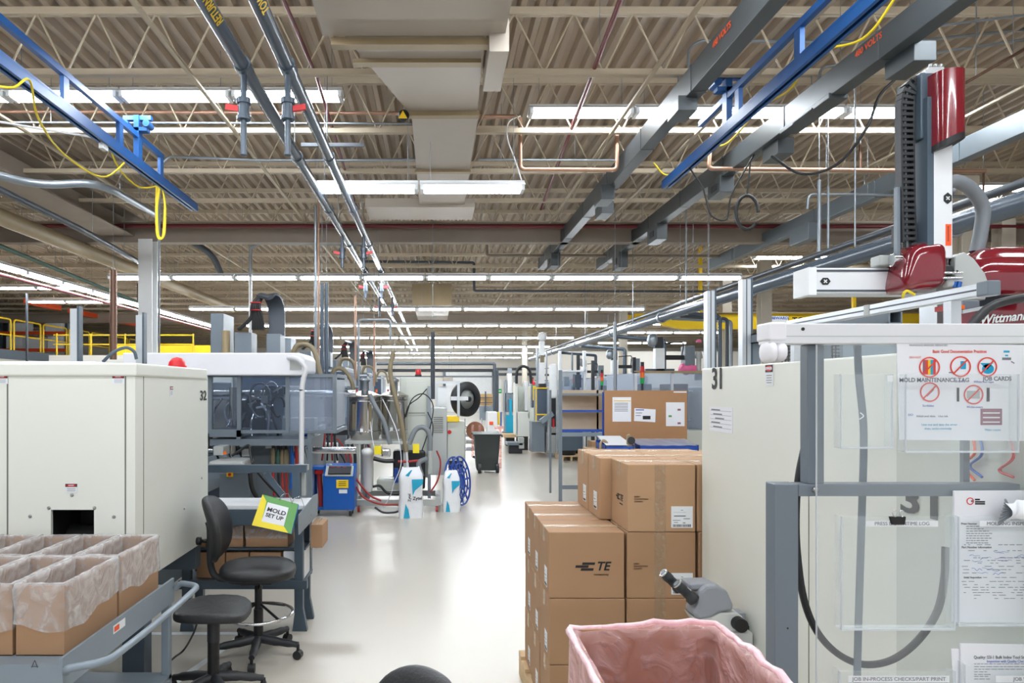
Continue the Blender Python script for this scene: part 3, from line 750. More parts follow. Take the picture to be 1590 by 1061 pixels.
# mould clamp behind the guard
c = at(410, 625, 7.2)
m = MB(); m.box(c.x-.75, c.x-.55, 6.8, 7.9, 1.0, 1.78); m.build('fixed_platen', 'slate_lt', r, bevel=.01)
m = MB(); m.box(c.x+.12, c.x+.3, 6.8, 7.9, 1.0, 1.74); m.build('moving_platen', 'slate_lt', r, bevel=.01)
for dz in (1.08, 1.66):
    MB().tube([(c.x-.6, 6.95, dz), (c.x+1.0, 6.95, dz)], .035, 14).build('tie_bar', 'chrome', r)
m = MB(); m.box(c.x-.5, c.x-.18, 7.0, 7.6, 1.15, 1.6); m.build('mold_half', 'stainless', r, bevel=.008)
m = MB(); m.box(c.x-.14, c.x+.12, 7.0, 7.6, 1.15, 1.6); m.build('mold_half', 'pipe_dk', r, bevel=.008)
for k in range(9):
    rnd = random.Random(k)
    a = V((c.x-.35+.1*k*.8, 6.9, 1.5+rnd.uniform(-.1, .15))); b = V((c.x-.4+.11*k, 6.75, 1.15+rnd.uniform(-.1, .1)))
    MB().tube(spl([a, (a+b)/2+V((rnd.uniform(-.1, .1), -.08, .05)), b, b+V((.05, .1, -.25))], 5), .011+.006*(k % 2), 7).build('hose', ('rubber', 'chrome', 'galv')[k % 3], r)
MB().box(c.x-.62, c.x-.38, 6.7, 6.76, 1.36, 1.58).build('label_plate', 'label', r)
MB().tube([(c.x-.2, 6.82, 1.72), (c.x-.2, 6.82, 1.05)], .05, 14).build('cylinder', 'stainless', r)
MB().box(c.x+.3, c.x+.62, 6.7, 6.9, 1.2, 1.42).build('valve_block', 'cabinet', r, bevel=.006)
for k in range(3):
    MB().lathe((c.x+.42+.1*(k % 2)+.12*(k == 2), 6.68, 1.06+.11*k), (0, -1, 0), [(.04, 0), (.04, .02), (.02, .03), (.02, .05)], 12).build('valve_knob', 'blue', r)
for k, (px, py, rr_) in enumerate(((404, 622, .17), (420, 612, .12), (432, 632, .10))):
    cc = at(px, py, 6.75); MB().tube([cc+V((rr_*.6*math.cos(a_*.3), .03*math.sin(a_*.6), rr_*math.sin(a_*.3))) for a_ in range(18)], .010, 7).build('hose', ('galv', 'chrome', 'rubber')[k], r)
rnd = random.Random(9)
for k in range(16):
    cc = at(rnd.uniform(385, 440), rnd.uniform(600, 655), 6.7+rnd.uniform(0, .2)); s_ = rnd.uniform(.012, .03)
    if k % 2: MB().cyl(cc, cc+V((rnd.uniform(.04, .12), -.01, rnd.uniform(-.03, .05))), s_*.6, 10).build('fitting', ('chrome', 'bolt', 'dark', 'label')[k % 4], r)
    else: MB().box(cc.x-s_, cc.x+s_, cc.y-s_, cc.y+s_, cc.z-s_*1.3, cc.z+s_*1.3).build('fitting_block', ('cabinet', 'bolt', 'dark')[k % 3], r, bevel=.003)
# lower machine frame seen over the bench
z1_ = at(0, 682, 6.3).z
MB().box(at(327, 0, 6.3).x, at(375, 0, 6.3).x, 6.26, 6.6, at(0, 670, 6.3).z-.05, at(0, 667, 6.3).z).build('frame_rail', 'steel_grey', r)
MB().box(at(327, 0, 6.3).x, at(480, 0, 6.3).x, 6.28, 7.0, z1_-.06, z1_).build('frame_rail', 'steel_grey', r)
MB().box(at(369, 0, 6.3).x, at(375, 0, 6.3).x, 6.26, 6.3, z1_, at(0, 668, 6.3).z).build('frame_post', 'steel_grey', r)
MB().box(at(380, 0, 6.6).x, at(455, 0, 6.6).x, 6.6, 7.6, .3, z1_-.06).build('hydraulic_cabinet', 'steel_grey', r, bevel=.01)
MB().box(at(340, 0, 6.35).x, at(388, 0, 6.35).x, 6.35, 6.9, .30, at(0, 735, 6.35).z).build('power_cabinet', 'steel_grey', r, bevel=.01)
rect_c = at(357, 737, 6.34); mm = MB(); rect(mm, rect_c, FR, .06, .045, .004); mm.use(1); disc(mm, rect_c, FR, .014, .014, .012, .004)
mm.build('isolator_switch', ['yellow', 'red'], r)
m = MB().box(at(342, 0, 6.3).x, at(357, 0, 6.3).x, 6.1, 6.3, at(0, 706, 6.2).z, at(0, 692, 6.2).z); m.build('control_box', 'cabinet', r, bevel=.006)
mm = MB(); cc = at(349.5, 703, 6.1); mm.prism([cc+V((-.02, -.003, -.015)), cc+V((.02, -.003, -.015)), cc+V((0, -.003, .02))], (0, .003, 0)); mm.build('hazard_label', 'orange_led', r)
mm = MB(); rect(mm, at(383, 703, 6.55), FR, .09, .07, .004); mm.build('label_plate', 'label', r)
mm = MB(); rect(mm, at(419, 692, 6.55), FR, .085, .055, .004); mm.build('label_plate', 'label', r)
m = MB(); m.box(at(335, 0, 6.1).x, at(388, 0, 6.1).x, 5.9, 6.25, at(0, 722, 6.1).z-.01, at(0, 713, 6.1).z)
m.build('hopper_loader', 'cabinet', r, bevel=.02)
for k, (pxs, mt_) in enumerate((((424, 688), 'tan_hose'), ((432, 690), 'green_pipe'), ((438, 690), 'tan_hose'), ((444, 690), 'tan_hose'))):
    a = at(pxs[0], pxs[1], 6.45)
    MB().tube([a, a+V((0, 0, -.05))], .014, 8).build('fitting', 'black', r)
    MB().lathe(a+V((0, 0, -.05)), (0, 0, -1), [(.014, 0), (.024, .03), (.024, .13), (.012, .17)], 10).build('valve_body', mt_, r)
    MB().tube([a+V((0, 0, -.22)), a+V((.01, 0, -.5))], .012, 8).build('hose', 'red_hose' if k != 1 else 'rubber', r)
m = [at(452, 690, 6.4), at(454, 720, 6.4), at(452, 760, 6.4)]
MB().tube(spl(m, 5), .016, 8).build('hose', 'blue', r)
MB().tube(spl([at(459, 690, 6.4), at(461, 720, 6.42), at(458, 780, 6.4)], 5), .016, 8).build('hose', 'red_hose', r)
MB().tube(spl([at(400, 732, 5.9), at(420, 755, 5.9), at(440, 775, 5.95), at(455, 790, 6.0)], 6), .018, 8).build('hose', 'rubber', r)
MB().tube(spl([at(388, 735, 6.0), at(392, 760, 6.0), at(405, 780, 6.05), at(420, 790, 6.0)], 6), .02, 8).build('hose', 'rubber', r)
MB().tube(spl([at(360, 708, 6.1), at(372, 700, 6.1), at(386, 692, 6.1), at(389, 705, 6.05), at(392, 720, 6.0)], 6), .012, 8).build('hose', 'rubber', r)
# open steel bracket stand right of the bench
MB().tube(bend([at(446, 556, 6.25), at(455, 556, 6.1), at(466, 559, 6.0), at(476, 572, 6.0), at(469, 596, 6.0), at(468, 722, 6.0)], .1), .022, 12).build('bent_pipe', 'alu_white', r)
MB().tube([at(468, 605, 6.0), at(468, 607, 6.0)], .025, 12).build('pipe_clamp', 'dark', r)
# guard posts on the machine top
for px, d, py0 in ((117, 3.9, 480), (218, 4.24, 490)):
    p = at(px, 0, d)
    mm = MB(); mm.box(p.x-.02, p.x+.02, d-.02, d+.02, ZT+.09, at(0, py0, d).z); q = mm.build('tall_post', 'alu', r)
    MB().box(p.x+.02, p.x+.032, d-.022, d+.022, ZT+.09, at(0, py0-4, d).z).build('post_edge', 'slate', r)
MB().tube(spl([at(160, 562, 4.1), at(175, 548, 4.1), at(195, 540, 4.15), at(208, 546, 4.15), at(212, 558, 4.15)], 6), .010, 8).build('cable', 'slate', r)

# ================================================================ WORKBENCH
r = root('workbench', (-1.38, 4.85, 0), 'slate blue steel workbench with bright top beside the machine numbered 32', 'workbench')
bx0, bx1, by0, by1, bz = -1.80, -.90, 4.78, 5.12, .888
MB().box(bx0, bx1, by0, by1, bz-.03, bz).build('worktop', 'alu_white', r, bevel=.004)
m = MB(); m.box(bx0, bx1, by0-.004, by0+.01, bz-.14, bz-.03); m.build('apron', 'slate', r)
for (x_, y_) in ((bx0+.05, by0+.04), (bx1-.06, by0+.04), (bx0+.05, by1-.04), (bx1-.06, by1-.04)):
    m = MB(); m.prism([V((x_-.045, y_-.03, 0)), V((x_+.06, y_-.03, 0)), V((x_+.03, y_-.03, .16)), V((x_+.03, y_-.03, bz-.03)), V((x_-.03, y_-.03, bz-.03)), V((x_-.03, y_-.03, .12))], (0, .05, 0))
    m.build('leg', 'slate', r, bevel=.003)
MB().box(bx0, bx1, by0+.0, by0+.05, .30, .36).build('lower_rail', 'slate', r)
MB().box(bx1-.1, bx1-.04, by0+.05, by1-.05, .30, .36).build('side_rail', 'slate', r)
MB().box(bx0, bx1-.02, by0+.05, by1, .34, .355).build('shelf', 'slate', r)
MB().box(bx0, bx1-.02, by0+.06, by1, .56, .575).build('shelf', 'slate', r)
# back riser frame
zt = at(0, 722, 5.1).z
MB().box(bx0, bx1-.06, by1-.05, by1, zt-.055, zt).build('riser_rail', 'slate', r)
for x_ in (bx0+.04, at(461, 0, 5.1).x): MB().box(x_-.03, x_+.03, by1-.052, by1-.002, bz, zt-.002).build('riser_post', 'slate', r)
MB().bar((at(412, 0, 5.05).x, by1-.06, zt-.06), (at(440, 0, 5.05).x, by1-.06, bz+.02), .045, .01, (0, 1, 0)).build('brace', 'slate', r)
# slanted side lip
m = MB(); m.prism([at(463, 800, 4.45), at(463, 831, 4.45), at(492, 800, 5.12), at(492, 767, 5.12), at(487, 769, 5.0)], (.006, 0, 0)); m.build('side_lip', 'slate_lt', r)
m = MB().lathe(at(482, 800, 4.85)+V((.006, 0, 0)), (1, 0, 0), [(.01, 0), (.006, .006)], 8); m.build('bolt', 'bolt', r)
# white bracket at the riser post
b = at(466, 726, 5.16); m = MB(); m.box(b.x-.04, b.x+.06, 5.13, 5.2, b.z-.02, b.z+.02); m.box(b.x-.03, b.x+.04, 5.13, 5.18, .9, b.z-.02)
m.build('bracket', 'cabinet', r)

# cartons stored under the bench
def small_carton(x0, x1, y0, y1, z0, z1, lab, grp='cartons stored under the workbench', mt='kraft', lin=False, cat='carton'):
    r = root('carton', ((x0+x1)/2, (y0+y1)/2, z0), lab, cat, grp)
    b = MB().box(x0, x1, y0, y1, z0, z1).build('body', mt, r, bevel=.003)
    MB().box(x0+(x1-x0)*.42, x0+(x1-x0)*.58, y0-.001, y1, z1, z1+.001).build('tape', 'tape', r)
    if lin:
        m = MB(); n = 10
        def fn(u, v):
            x = x0-.004+(x1-x0+.008)*u; k = random.Random(int(u*n)*31+int(v*6)); return V((x+k.uniform(-.004, .004), y0-.006+k.uniform(-.004, 0), z1-.17*v+.01))
        m.grid(fn, n, 6); m.build('liner', 'liner', r)
    return r
small_carton(-1.62, -1.37, 4.86, 5.08, .577, .80, 'brown carton with clear liner under the bench top, left one', lin=True)
small_carton(-1.35, -1.05, 4.86, 5.08, .577, .80, 'brown carton with clear liner under the bench top, right one', lin=True)
small_carton(-1.78, -1.64, 4.86, 5.08, .577, .78, 'brown carton behind the chair back under the bench top')
for i, (a, b_, lab) in enumerate(((-1.70, -1.50, 'first'), (-1.49, -1.33, 'second'), (-1.32, -1.10, 'third'))):
    small_carton(a, b_, 4.86, 5.08, .357, .54, 'brown carton on the lowest bench shelf, %s from the machine' % lab)
small_carton(-.885, -.80, 4.84, 5.08, .577, .74, 'brown carton sticking out of the right end of the bench')
small_carton(-1.08, -.93, 4.85, 5.08, .357, .55, 'small white carton on the lowest bench shelf, right end', mt='label')

# the MOLD SET UP card
c4 = [at(408, 768, 4.52), at(463, 783, 4.50), at(452, 829, 4.42), at(391, 816, 4.44)]
r = root('document_folder', at(425, 829, 4.45), 'tilted green and yellow folder reading MOLD SET UP on the bench edge', 'folder')
nrm = (c4[1]-c4[0]).cross(c4[3]-c4[0]).normalized()
if nrm.y < 0: nrm = -nrm
MB().prism([p+nrm*.002 for p in c4], nrm*.03).build('back_cover', 'blue_card', r)
def L4(a, b): return c4[0]*(1-a)*(1-b)+c4[1]*a*(1-b)+c4[2]*a*b+c4[3]*(1-a)*b
f = -nrm
m = MB(); m.prism([L4(.0, 0), L4(1, 0), L4(1, 1), L4(0, 1)], nrm*.004); m.build('green_cover', 'green_card', r)
m = MB(); m.prism([L4(0, 0)+f*.001, L4(.16, .18)+f*.001, L4(.2, .8)+f*.001, L4(.78, .82)+f*.001, L4(.93, 1)+f*.001, L4(0, 1)+f*.001], f*.002); m.build('yellow_cover', 'yellow_card', r)
m = MB(); m.prism([L4(.2, .2)+f*.003, L4(.78, .2)+f*.003, L4(.78, .82)+f*.003, L4(.2, .82)+f*.003], f*.001)
pp = m.build('paper', 'paper', r)
uu = (c4[1]-c4[0]).normalized(); vv = nrm.cross(uu).normalized()
if vv.z < 0: vv = -vv
uu2 = uu
if uu2.cross(vv).dot(f) < 0: pass
text('lettering', 'MOLD', L4(.50, .42)+f*.005, (uu2, vv), .038, 'ink', pp, True, sx=1.2)
text('lettering', 'SET UP', L4(.485, .60)+f*.005, (uu2, vv), .034, 'ink', pp, True, sx=1.15)
for a_ in (.55, .9):
    p = L4(a_, 0)
    MB().tube(spl([p+V((-.02, 0, -.01)), p+V((0, -.01, .03)), p+V((.03, .03, .035)), p+V((.04, .09, -.02)), p+V((.04, .12, -.06))], 5), .002, 6).build('wire_ring', 'chrome', r)

# ================================================================ CHAIRS
def star_base(r, c, R, z_hub, n=5, rot=0, castor=True, z_tip=.09):
    for k in range(n):
        a = rot+2*math.pi*k/n; d = V((math.cos(a), math.sin(a), 0))
        tip = c+d*R+V((0, 0, z_tip-c.z))
        hub = V((c.x, c.y, z_hub))
        lg = MB().tube(spl([hub+d*.02, hub+d*R*.45+V((0, 0, -.01)), tip+V((0, 0, .0))], 5), [.028]*6+[.024]*3+[.018]*2, 10).build('base_leg', 'dark', r)
        if castor:
            w_ = V((c.x, c.y, 0))+d*R
            t_ = V((-d.y, d.x, 0))
            MB().tube([w_+V((0, 0, .03)), w_+V((0, 0, z_tip))], .010, 8).build('castor_stem', 'black', lg)
            MB().cyl(w_+t_*.02+V((0, 0, .028)), w_-t_*.02+V((0, 0, .028)), .028, 16).build('castor', 'rubber', lg)
        else:
            w_ = V((c.x, c.y, 0))+d*R
            MB().lathe(w_, (0, 0, 1), [(.022, 0), (.022, .02), (.012, .05), (.012, z_tip)], 12).build('glide', 'rubber', lg)
def task_chair(loc, seat_z, yaw, back_top, lab, ring_=True, R=.27):
    """faces +y before yaw"""
    c = V(loc); r = root('task_chair', loc, lab, 'chair')
    def seatfn(q, x, y, z):
        if z > 0: q.z -= .012*(1-x*x)*(1-y*y)
        q.z -= .02*max(0, y)**3
        return q
    MB().sell(c+V((0, 0, seat_z-.045)), .235, .235, .045, .55, .75, 14, 36, seatfn).build('seat', 'fabric', r)
    MB().sell(c+V((0, 0, seat_z-.075)), .2, .2, .03, .5, .7, 8, 28).build('seat_pan', 'dark', r)
    bh = back_top-seat_z-.02
    def bk(q, x, y, z):
        q.y += .05*x*x*1.0-.06*(z*.5+.5)+.02*math.cos(z*2.2)
        q.x *= 1-.12*max(0, z)**2
        return q
    MB().sell(c+V((0, -.255, seat_z+.02+bh/2)), .205, .035, bh/2, .6, .6, 18, 32, bk).build('backrest', 'fabric', r)
    MB().tube(spl([c+V((0, -.10, seat_z-.10)), c+V((0, -.24, seat_z-.10)), c+V((0, -.295, seat_z-.02)), c+V((0, -.30, seat_z+.2)), c+V((0, -.31, seat_z+.26))], 6), .022, 8).build('back_bar', 'dark', r)
    MB().lathe(c+V((0, -.32, seat_z+.14)), (0, -1, 0), [(.012, 0), (.012, .03), (.026, .035), (.026, .06), (.02, .065)], 14).build('adjuster_knob', 'black', r)
    m = MB(); m.tube([c+V((0, 0, .09)), c+V((0, 0, .30))], .030, 16); m.build('column_sleeve', 'black', r)
    MB().tube([c+V((0, 0, .30)), c+V((0, 0, seat_z-.09))], .024, 16).build('gas_column', 'black', r)
    MB().box(c.x-.09, c.x+.09, c.y-.10, c.y+.10, seat_z-.13, seat_z-.10).build('mechanism', 'dark', r, bevel=.01)
    MB().tube([c+V((.08, .02, seat_z-.115)), c+V((.2, .03, seat_z-.125))], .006, 8).build('lever', 'black', r)
    star_base(r, c, R, .11)
    if ring_:
        zr = .27
        pts = [c+V((.215*math.cos(2*math.pi*k/40), .215*math.sin(2*math.pi*k/40), zr)) for k in range(40)]
        rg = MB().tube(pts, .0105, 8, False, True).build('foot_ring', 'chrome', r)
        for k in range(4):
            a = math.pi/4+k*math.pi/2
            MB().tube([c+V((.03*math.cos(a), .03*math.sin(a), zr+.06)), c+V((.21*math.cos(a), .21*math.sin(a), zr))], .008, 8).build('ring_spoke', 'black', rg)
    r.rotation_euler = (0, 0, yaw)
    return r
task_chair((-1.13, 4.36, 0), .60, math.radians(-84), 1.02, 'black task chair with backrest and chrome foot ring beside the bench')
task_chair((-.26, 2.05, 0), .44, math.radians(128), .77, 'black chair of which only the back top shows at the bottom edge', ring_=False)
# polyurethane stool
c = V((-1.235, 3.80, 0)); sz = .50
r = root('stool', c, 'black backless stool with ribbed saddle seat in front of the task chair', 'stool')
def sf(q, x, y, z):
    q.z += .018*(y*y)*(1 if z > 0 else .3)-.025*max(0, x)**4
    if z > .3: q.z -= .004*abs(math.sin(x*14))
    return q
MB().sell(c+V((0, 0, sz-.03)), .195, .19, .03, .5, .6, 16, 48, sf).build('seat', 'fabric', r)
MB().tube([c+V((0, 0, .08)), c+V((0, 0, .30))], .032, 16).build('column_sleeve', 'black', r)
MB().tube([c+V((0, 0, .30)), c+V((0, 0, sz-.06))], .034, 16).build('column', 'dark', r)
MB().box(c.x-.08, c.x+.08, c.y-.06, c.y+.06, sz-.075, sz-.05).build('seat_plate', 'black', r)
star_base(r, c, .27, .10, rot=.3, castor=False, z_tip=.06)
cable([at(307, 965, 4.0), at(300, 985, 4.1), at(285, 1010, 4.3), at(262, 1030, 4.1), V((-1.6, 3.6, .012)), V((-1.9, 3.7, .012))], .006, 'rubber', 'thin black lead falling to the floor beside the stool')
# white tape lines on the floor
m = MB(); m.bar((-2.0, 4.75, .001), (-1.3, 4.75, .001), .05, .0015); m.bar((-1.33, 4.73, .0015), (-1.52, 3.9, .0015), .05, .0015)
st(m.build('trim_3', 'label'))

# ================================================================ CART with lined cartons
r = root('platform_cart', (-2.1, 3.0, 0), 'grey steel cart with tube handle carrying the lined cartons', 'cart')
cx0, cx1, cy0, cy1, cz = -2.95, -1.37, 2.50, 3.55, .685
MB().box(cx0, cx1, cy0, cy1, cz-.03, cz).build('deck', 'slate_lt', r, bevel=.004)
MB().box(cx0, cx1, cy0-.012, cy0, cz-.085, cz+.012).build('deck_lip', 'slate_lt', r)
MB().box(cx1, cx1+.012, cy0-.012, cy1, cz-.085, cz+.035).build('deck_lip', 'slate_lt', r)
MB().box(cx0, cx1, cy0, cy1, .20, .23).build('lower_deck', 'slate_lt', r, bevel=.004)
for (x_, y_) in ((cx1-.02, cy0+.02), (cx1-.02, cy1-.02), (cx0+.02, cy0+.02), (cx0+.02, cy1-.02)):
    lg = MB().box(x_-.02, x_+.02, y_-.02, y_+.02, .10, cz-.03).build('leg', 'slate_lt', r, bevel=.003)
    m = MB(); m.cyl((x_-.02, y_, .055), (x_+.02, y_, .055), .055, 20)
    m.build('wheel', 'rubber', lg); MB().box(x_-.028, x_+.028, y_-.02, y_+.02, .09, .11).build('caster_fork', 'galv', lg)
h = [(cx1+.02, cy0-.0, cz-.02), (cx1+.03, cy0-.02, cz+.0), (cx1+.16, cy0+.02, cz+.01), (cx1+.17, cy0+.3, cz+.01), (cx1+.17, cy1-.35, cz+.01), (cx1+.16, cy1-.06, cz+.01), (cx1+.05, cy1-.01, cz+.01), (cx1+.02, cy1-.01, cz-.02)]
MB().tube(bend(h, .08, 6), .0145, 14).build('push_handle', 'slate_lt', r)
m = MB(); rect(m, (cx1+.013, 2.93, cz-.0), RT, .11, .035, .001); m.use(1); rect(m, (cx1+.0145, 2.905, cz-.0), RT, .045, .022, .0006)
m.build('maker_label', ['label', 'orange'], r)
m = MB(); c = at(54, 1032, 2.485); m.bar(c+V((-.012, 0, -.012)), c+V((0, 0, .014)), .003, .001, (0, 1, 0)); m.bar(c+V((0, 0, .014)), c+V((.010, 0, -.012)), .003, .001, (0, 1, 0)); m.bar(c+V((-.012, 0, -.008)), c+V((.012, 0, -.008)), .003, .001, (0, 1, 0))
m.build('chalk_mark', 'pipe_dk', r)

def lined_carton(x0, y0, W, L, H, z0, lab, seed):
    r = root('lined_carton', (x0+W/2, y0+L/2, z0), lab, 'carton', 'lined cartons on the cart')
    t = .004; x1, y1, z1 = x0+W, y0+L, z0+H
    m = MB(); m.box(x0, x1, y0, y0+t, z0, z1); m.box(x0, x1, y1-t, y1, z0, z1); m.box(x0, x0+t, y0+t, y1-t, z0, z1); m.box(x1-t, x1, y0+t, y1-t, z0, z1); m.box(x0, x1, y0, y1, z0, z0+t)
    m.build('body', 'kraft', r)
    rnd = random.Random(seed)
    # liner: perimeter parameter u, vertical parameter v (outside bottom, rim, inside)
    per = []
    N = 14
    for (a, b) in (((x0, y0), (x1, y0)), ((x1, y0), (x1, y1)), ((x1, y1), (x0, y1)), ((x0, y1), (x0, y0))):
        k = 6 if abs(a[0]-b[0]) > abs(a[1]-b[1]) else N
        for i in range(k): per.append((a[0]+(b[0]-a[0])*i/k, a[1]+(b[1]-a[1])*i/k))
    n = len(per); cx, cy = (x0+x1)/2, (y0+y1)/2
    ph = [rnd.uniform(0, 6.28) for _ in range(6)]
    hang = [H*(.62+.06*math.sin(i*2*math.pi/n*2+ph[0])+.03*math.sin(i*.9+ph[1])) for i in range(n)]
    prof = [(0, 1.0), (0, .66), (0, .33), (0, .1), (1, 0), (1, 1), (2, .1), (2, .4), (2, .8), (2, 1.5)]
    vs = []; fs = []
    for j, (side, q) in enumerate(prof):
        for i, (x, y) in enumerate(per):
            sx = 1 if x > cx+.001 else -1; sy = 1 if y > cy+.001 else -1
            ox = sx if abs(abs(x-cx)-W/2) < .001 else 0; oy = sy if abs(abs(y-cy)-L/2) < .001 else 0
            o = (.006, 0, -.012)[side]+rnd.uniform(-.0035, .0035)
            if side == 1: o = (.004 if q == 0 else -.010); dz = .006+rnd.uniform(0, .004)
            else: dz = -hang[i]*q
            vs.append(V((x+ox*o, y+oy*o, z1+dz)))
    for j in range(len(prof)-1):
        for i in range(n):
            k = (i+1) % n; fs.append((j*n+i, j*n+k, (j+1)*n+k, (j+1)*n+i))
    MB().add(vs, fs, True).build('liner', 'liner', r)
    return r
words_ = [['nearest the handle corner', 'second from the right in the front row', 'third from the right in the front row', 'fourth from the right in the front row', 'fifth from the right in the front row'],
          ['right end of the back row', 'second from the right in the back row', 'third from the right in the back row', 'fourth from the right in the back row', 'fifth from the right in the back row']]
for j, y0_ in enumerate((2.60, 3.05)):
    for i in range(5):
        lined_carton(-1.413-.184-i*.198, y0_, .184, .43, .268, cz, 'carton with clear liner on the cart, '+words_[j][i], 10*j+i)
# ================================================================ PALLET OF CARTONS (right of the aisle)
PX0, PX1, PD0, PD1 = .50, 1.53, 3.08, 4.09
r = root('pallet', (1.0, 3.6, 0), 'wooden pallet under the big carton stack', 'pallet')
for i in range(6):
    y = PD0+i*(PD1-PD0-.1)/5
    MB().box(PX0, PX1, y, y+.1, .118, .137).build('top_board', 'wood', r)
for x in (PX0, (PX0+PX1)/2-.02, PX1-.04): MB().box(x, x+.04, PD0, PD1, .019, .118).build('stringer', 'wood', r)
for y in (PD0, (PD0+PD1)/2-.05, PD1-.1): MB().box(PX0, PX1, y, y+.1, 0, .019).build('bottom_board', 'wood', r)
def te_logo(c, uv, s, par):
    """bars and letters, s = letter height"""
    u, v = V(uv[0]), V(uv[1]); m = MB()
    sh = .25
    for (x0, x1, y) in ((-2.0, -.45, .36), (-2.75, -1.15, 0), (-2.0, -.45, -.36)):
        a = [(x0, -.15), (x1, -.15), (x1+.07, .15), (x0+.07, .15)]
        m.prism([V(c)+u*s*(px+sh*y)+v*s*(py+y) for px, py in a], u.cross(v)*.0008)
    o = m.build('logo_bars', 'ink', par)
    text('logo_letters', 'TE', V(c)+u*s*.62, uv, s*1.5, 'ink', par, True, .28, 1.0)
    text('logo_line', 'connectivity', V(c)+u*s*.45-v*s*.98, uv, s*.38, 'ink', par, False)
def ship_label(c, uv, w, h, par):
    m = MB(); rect(m, c, uv, w, h, .0008); u, v = uv
    m.use(1)
    rnd = random.Random(int(w*1000+c[0]*7+c[2]*100))
    x = -w*.42
    while x < w*.40:
        b = rnd.choice((.0012, .002, .003)); rect(m, V(c)+u*(x+b/2)-v*h*.40, uv, b, h*.12, .0003, .0008); x += b+rnd.choice((.0012, .002))
    for (a, b_, ww, hh) in ((-.1, .05, .55, .035), (.22, -.08, .3, .025), (-.25, -.15, .35, .02), (.0, .32, .1, .02), (-.1, .22, .6, .008), (-.28, -.25, .2, .02), (.1, -.27, .12, .03)):
        rect(m, V(c)+u*w*a+v*h*b_, uv, w*ww, h*hh, .0003, .0008)
    return m.build('shipping_label', ['label', 'ink'], par)
def carton(x0, x1, y0, y1, z0, z1, lab, front=None, lbl=True, tape_front=False, side=None, mt='kraft', seed=0):
    r = root('carton', ((x0+x1)/2, (y0+y1)/2, z0), lab, 'carton', 'cartons stacked on the pallet')
    w, h, l = x1-x0, z1-z0, y1-y0
    MB().box(x0, x1, y0, y1, z0, z1).build('body', mt, r, bevel=.004)
    m = MB(); m.box(x0+.001, x1-.001, (y0+y1)/2-.001, (y0+y1)/2+.001, z1, z1+.0006); m.build('flap_seam', 'ink_brown', r)
    m = MB(); m.box(x0-.0008, x1+.0008, (y0+y1)/2-.026, (y0+y1)/2+.026, z1+.0006, z1+.0014)
    m.box(x0-.0012, x0-.0002, (y0+y1)/2-.026, (y0+y1)/2+.026, z1-.07, z1); m.build('tape', 'tape', r)
    rnd = random.Random(seed)
    if front == 'te': te_logo(V(((x0+x1)/2+.05, y0-.0002, z0+h*.48)), FR, .037, r)
    if front in ('words', 'both'):
        for k, wd in enumerate(('EVERY', 'CONNECTION', 'COUNTS')):
            text('printing', wd, V((x0+.03, y0-.0002, z0+h*.52-.011*k)), FR, .0095, 'ink_brown', r, True, align='LEFT')
    if tape_front: MB().box(x0+w*.40, x0+w*.56, y0-.0012, y0-.0002, z0, z1+.001).build('tape', 'tape', r)
    if front == 'both': ship_label(V((x0+w*.80, y0-.0003, z0+h*.22)), FR, .098, .098, r)
    if lbl: ship_label(V((x0-.0003, y0+l*rnd.uniform(.25, .4), z0+h*.27)), LF, .07, .09, r)
    if side == 'te': te_logo(V((x0-.0002, (y0+y1)/2-.02, z0+h*.45)), LF, .028, r)
    return r
LW = ['bottom', 'second', 'third']
RW = ['front', 'middle', 'back']; CW = ['aisle-side', 'centre', 'machine-side']
H = .302; z0 = .1375
for lv in range(3):
    for rw in range(3):
        for cw in range(3):
            rnd = random.Random(lv*9+rw*3+cw)
            jx, jy = rnd.uniform(-.004, .004), rnd.uniform(0, .004)
            xa = (.52, .874, 1.20)[cw]+jx; xb = (.866, 1.188, 1.49)[cw]+jx
            if cw == 0: xa -= .012*(2-lv if rw else 0)*0
            ya = PD0+.035+rw*.289+jy; yb = ya+.283
            if cw == 0 and rw == 2: yb += 0
            fr = 'te' if (cw == 0 and rw == 0 and lv > 0) else ('both' if cw == 1 and rw == 0 else ('words' if rw == 0 else None))
            carton(xa, xb, ya, yb, z0+lv*(H+.0022), z0+lv*(H+.0022)+H, 'carton in the %s layer, %s row, %s column of the pallet stack' % (LW[lv], RW[rw], CW[cw]), fr, cw == 0, cw == 1 and rw == 0, seed=lv*9+rw*3+cw)
zt = z0+3*(H+.0022)
for (xa, xb, ya, yb, lab, fr, sd, lb) in (
    (.877, 1.187, 3.115, 3.395, 'top layer carton with sideways logo at the front of the pallet stack', 'both', 'te', False),
    (1.197, 1.50, 3.12, 3.40, 'top layer carton at the front beside the machine numbered 31', 'words', None, False),
    (.822, 1.115, 3.41, 3.665, 'top layer carton in the middle row on the aisle side', None, None, True),
    (.820, 1.112, 3.675, 3.935, 'top layer carton in the back row on the aisle side', None, None, True),
    (1.125, 1.46, 3.41, 3.665, 'top layer carton in the middle row on the machine side', None, None, False),
    (1.122, 1.46, 3.675, 3.935, 'top layer carton in the back row on the machine side', None, None, False)):
    carton(xa, xb, ya, yb, zt, zt+.307, lab, fr, lb, fr == 'both', sd, 'kraft2', int(xa*1000))

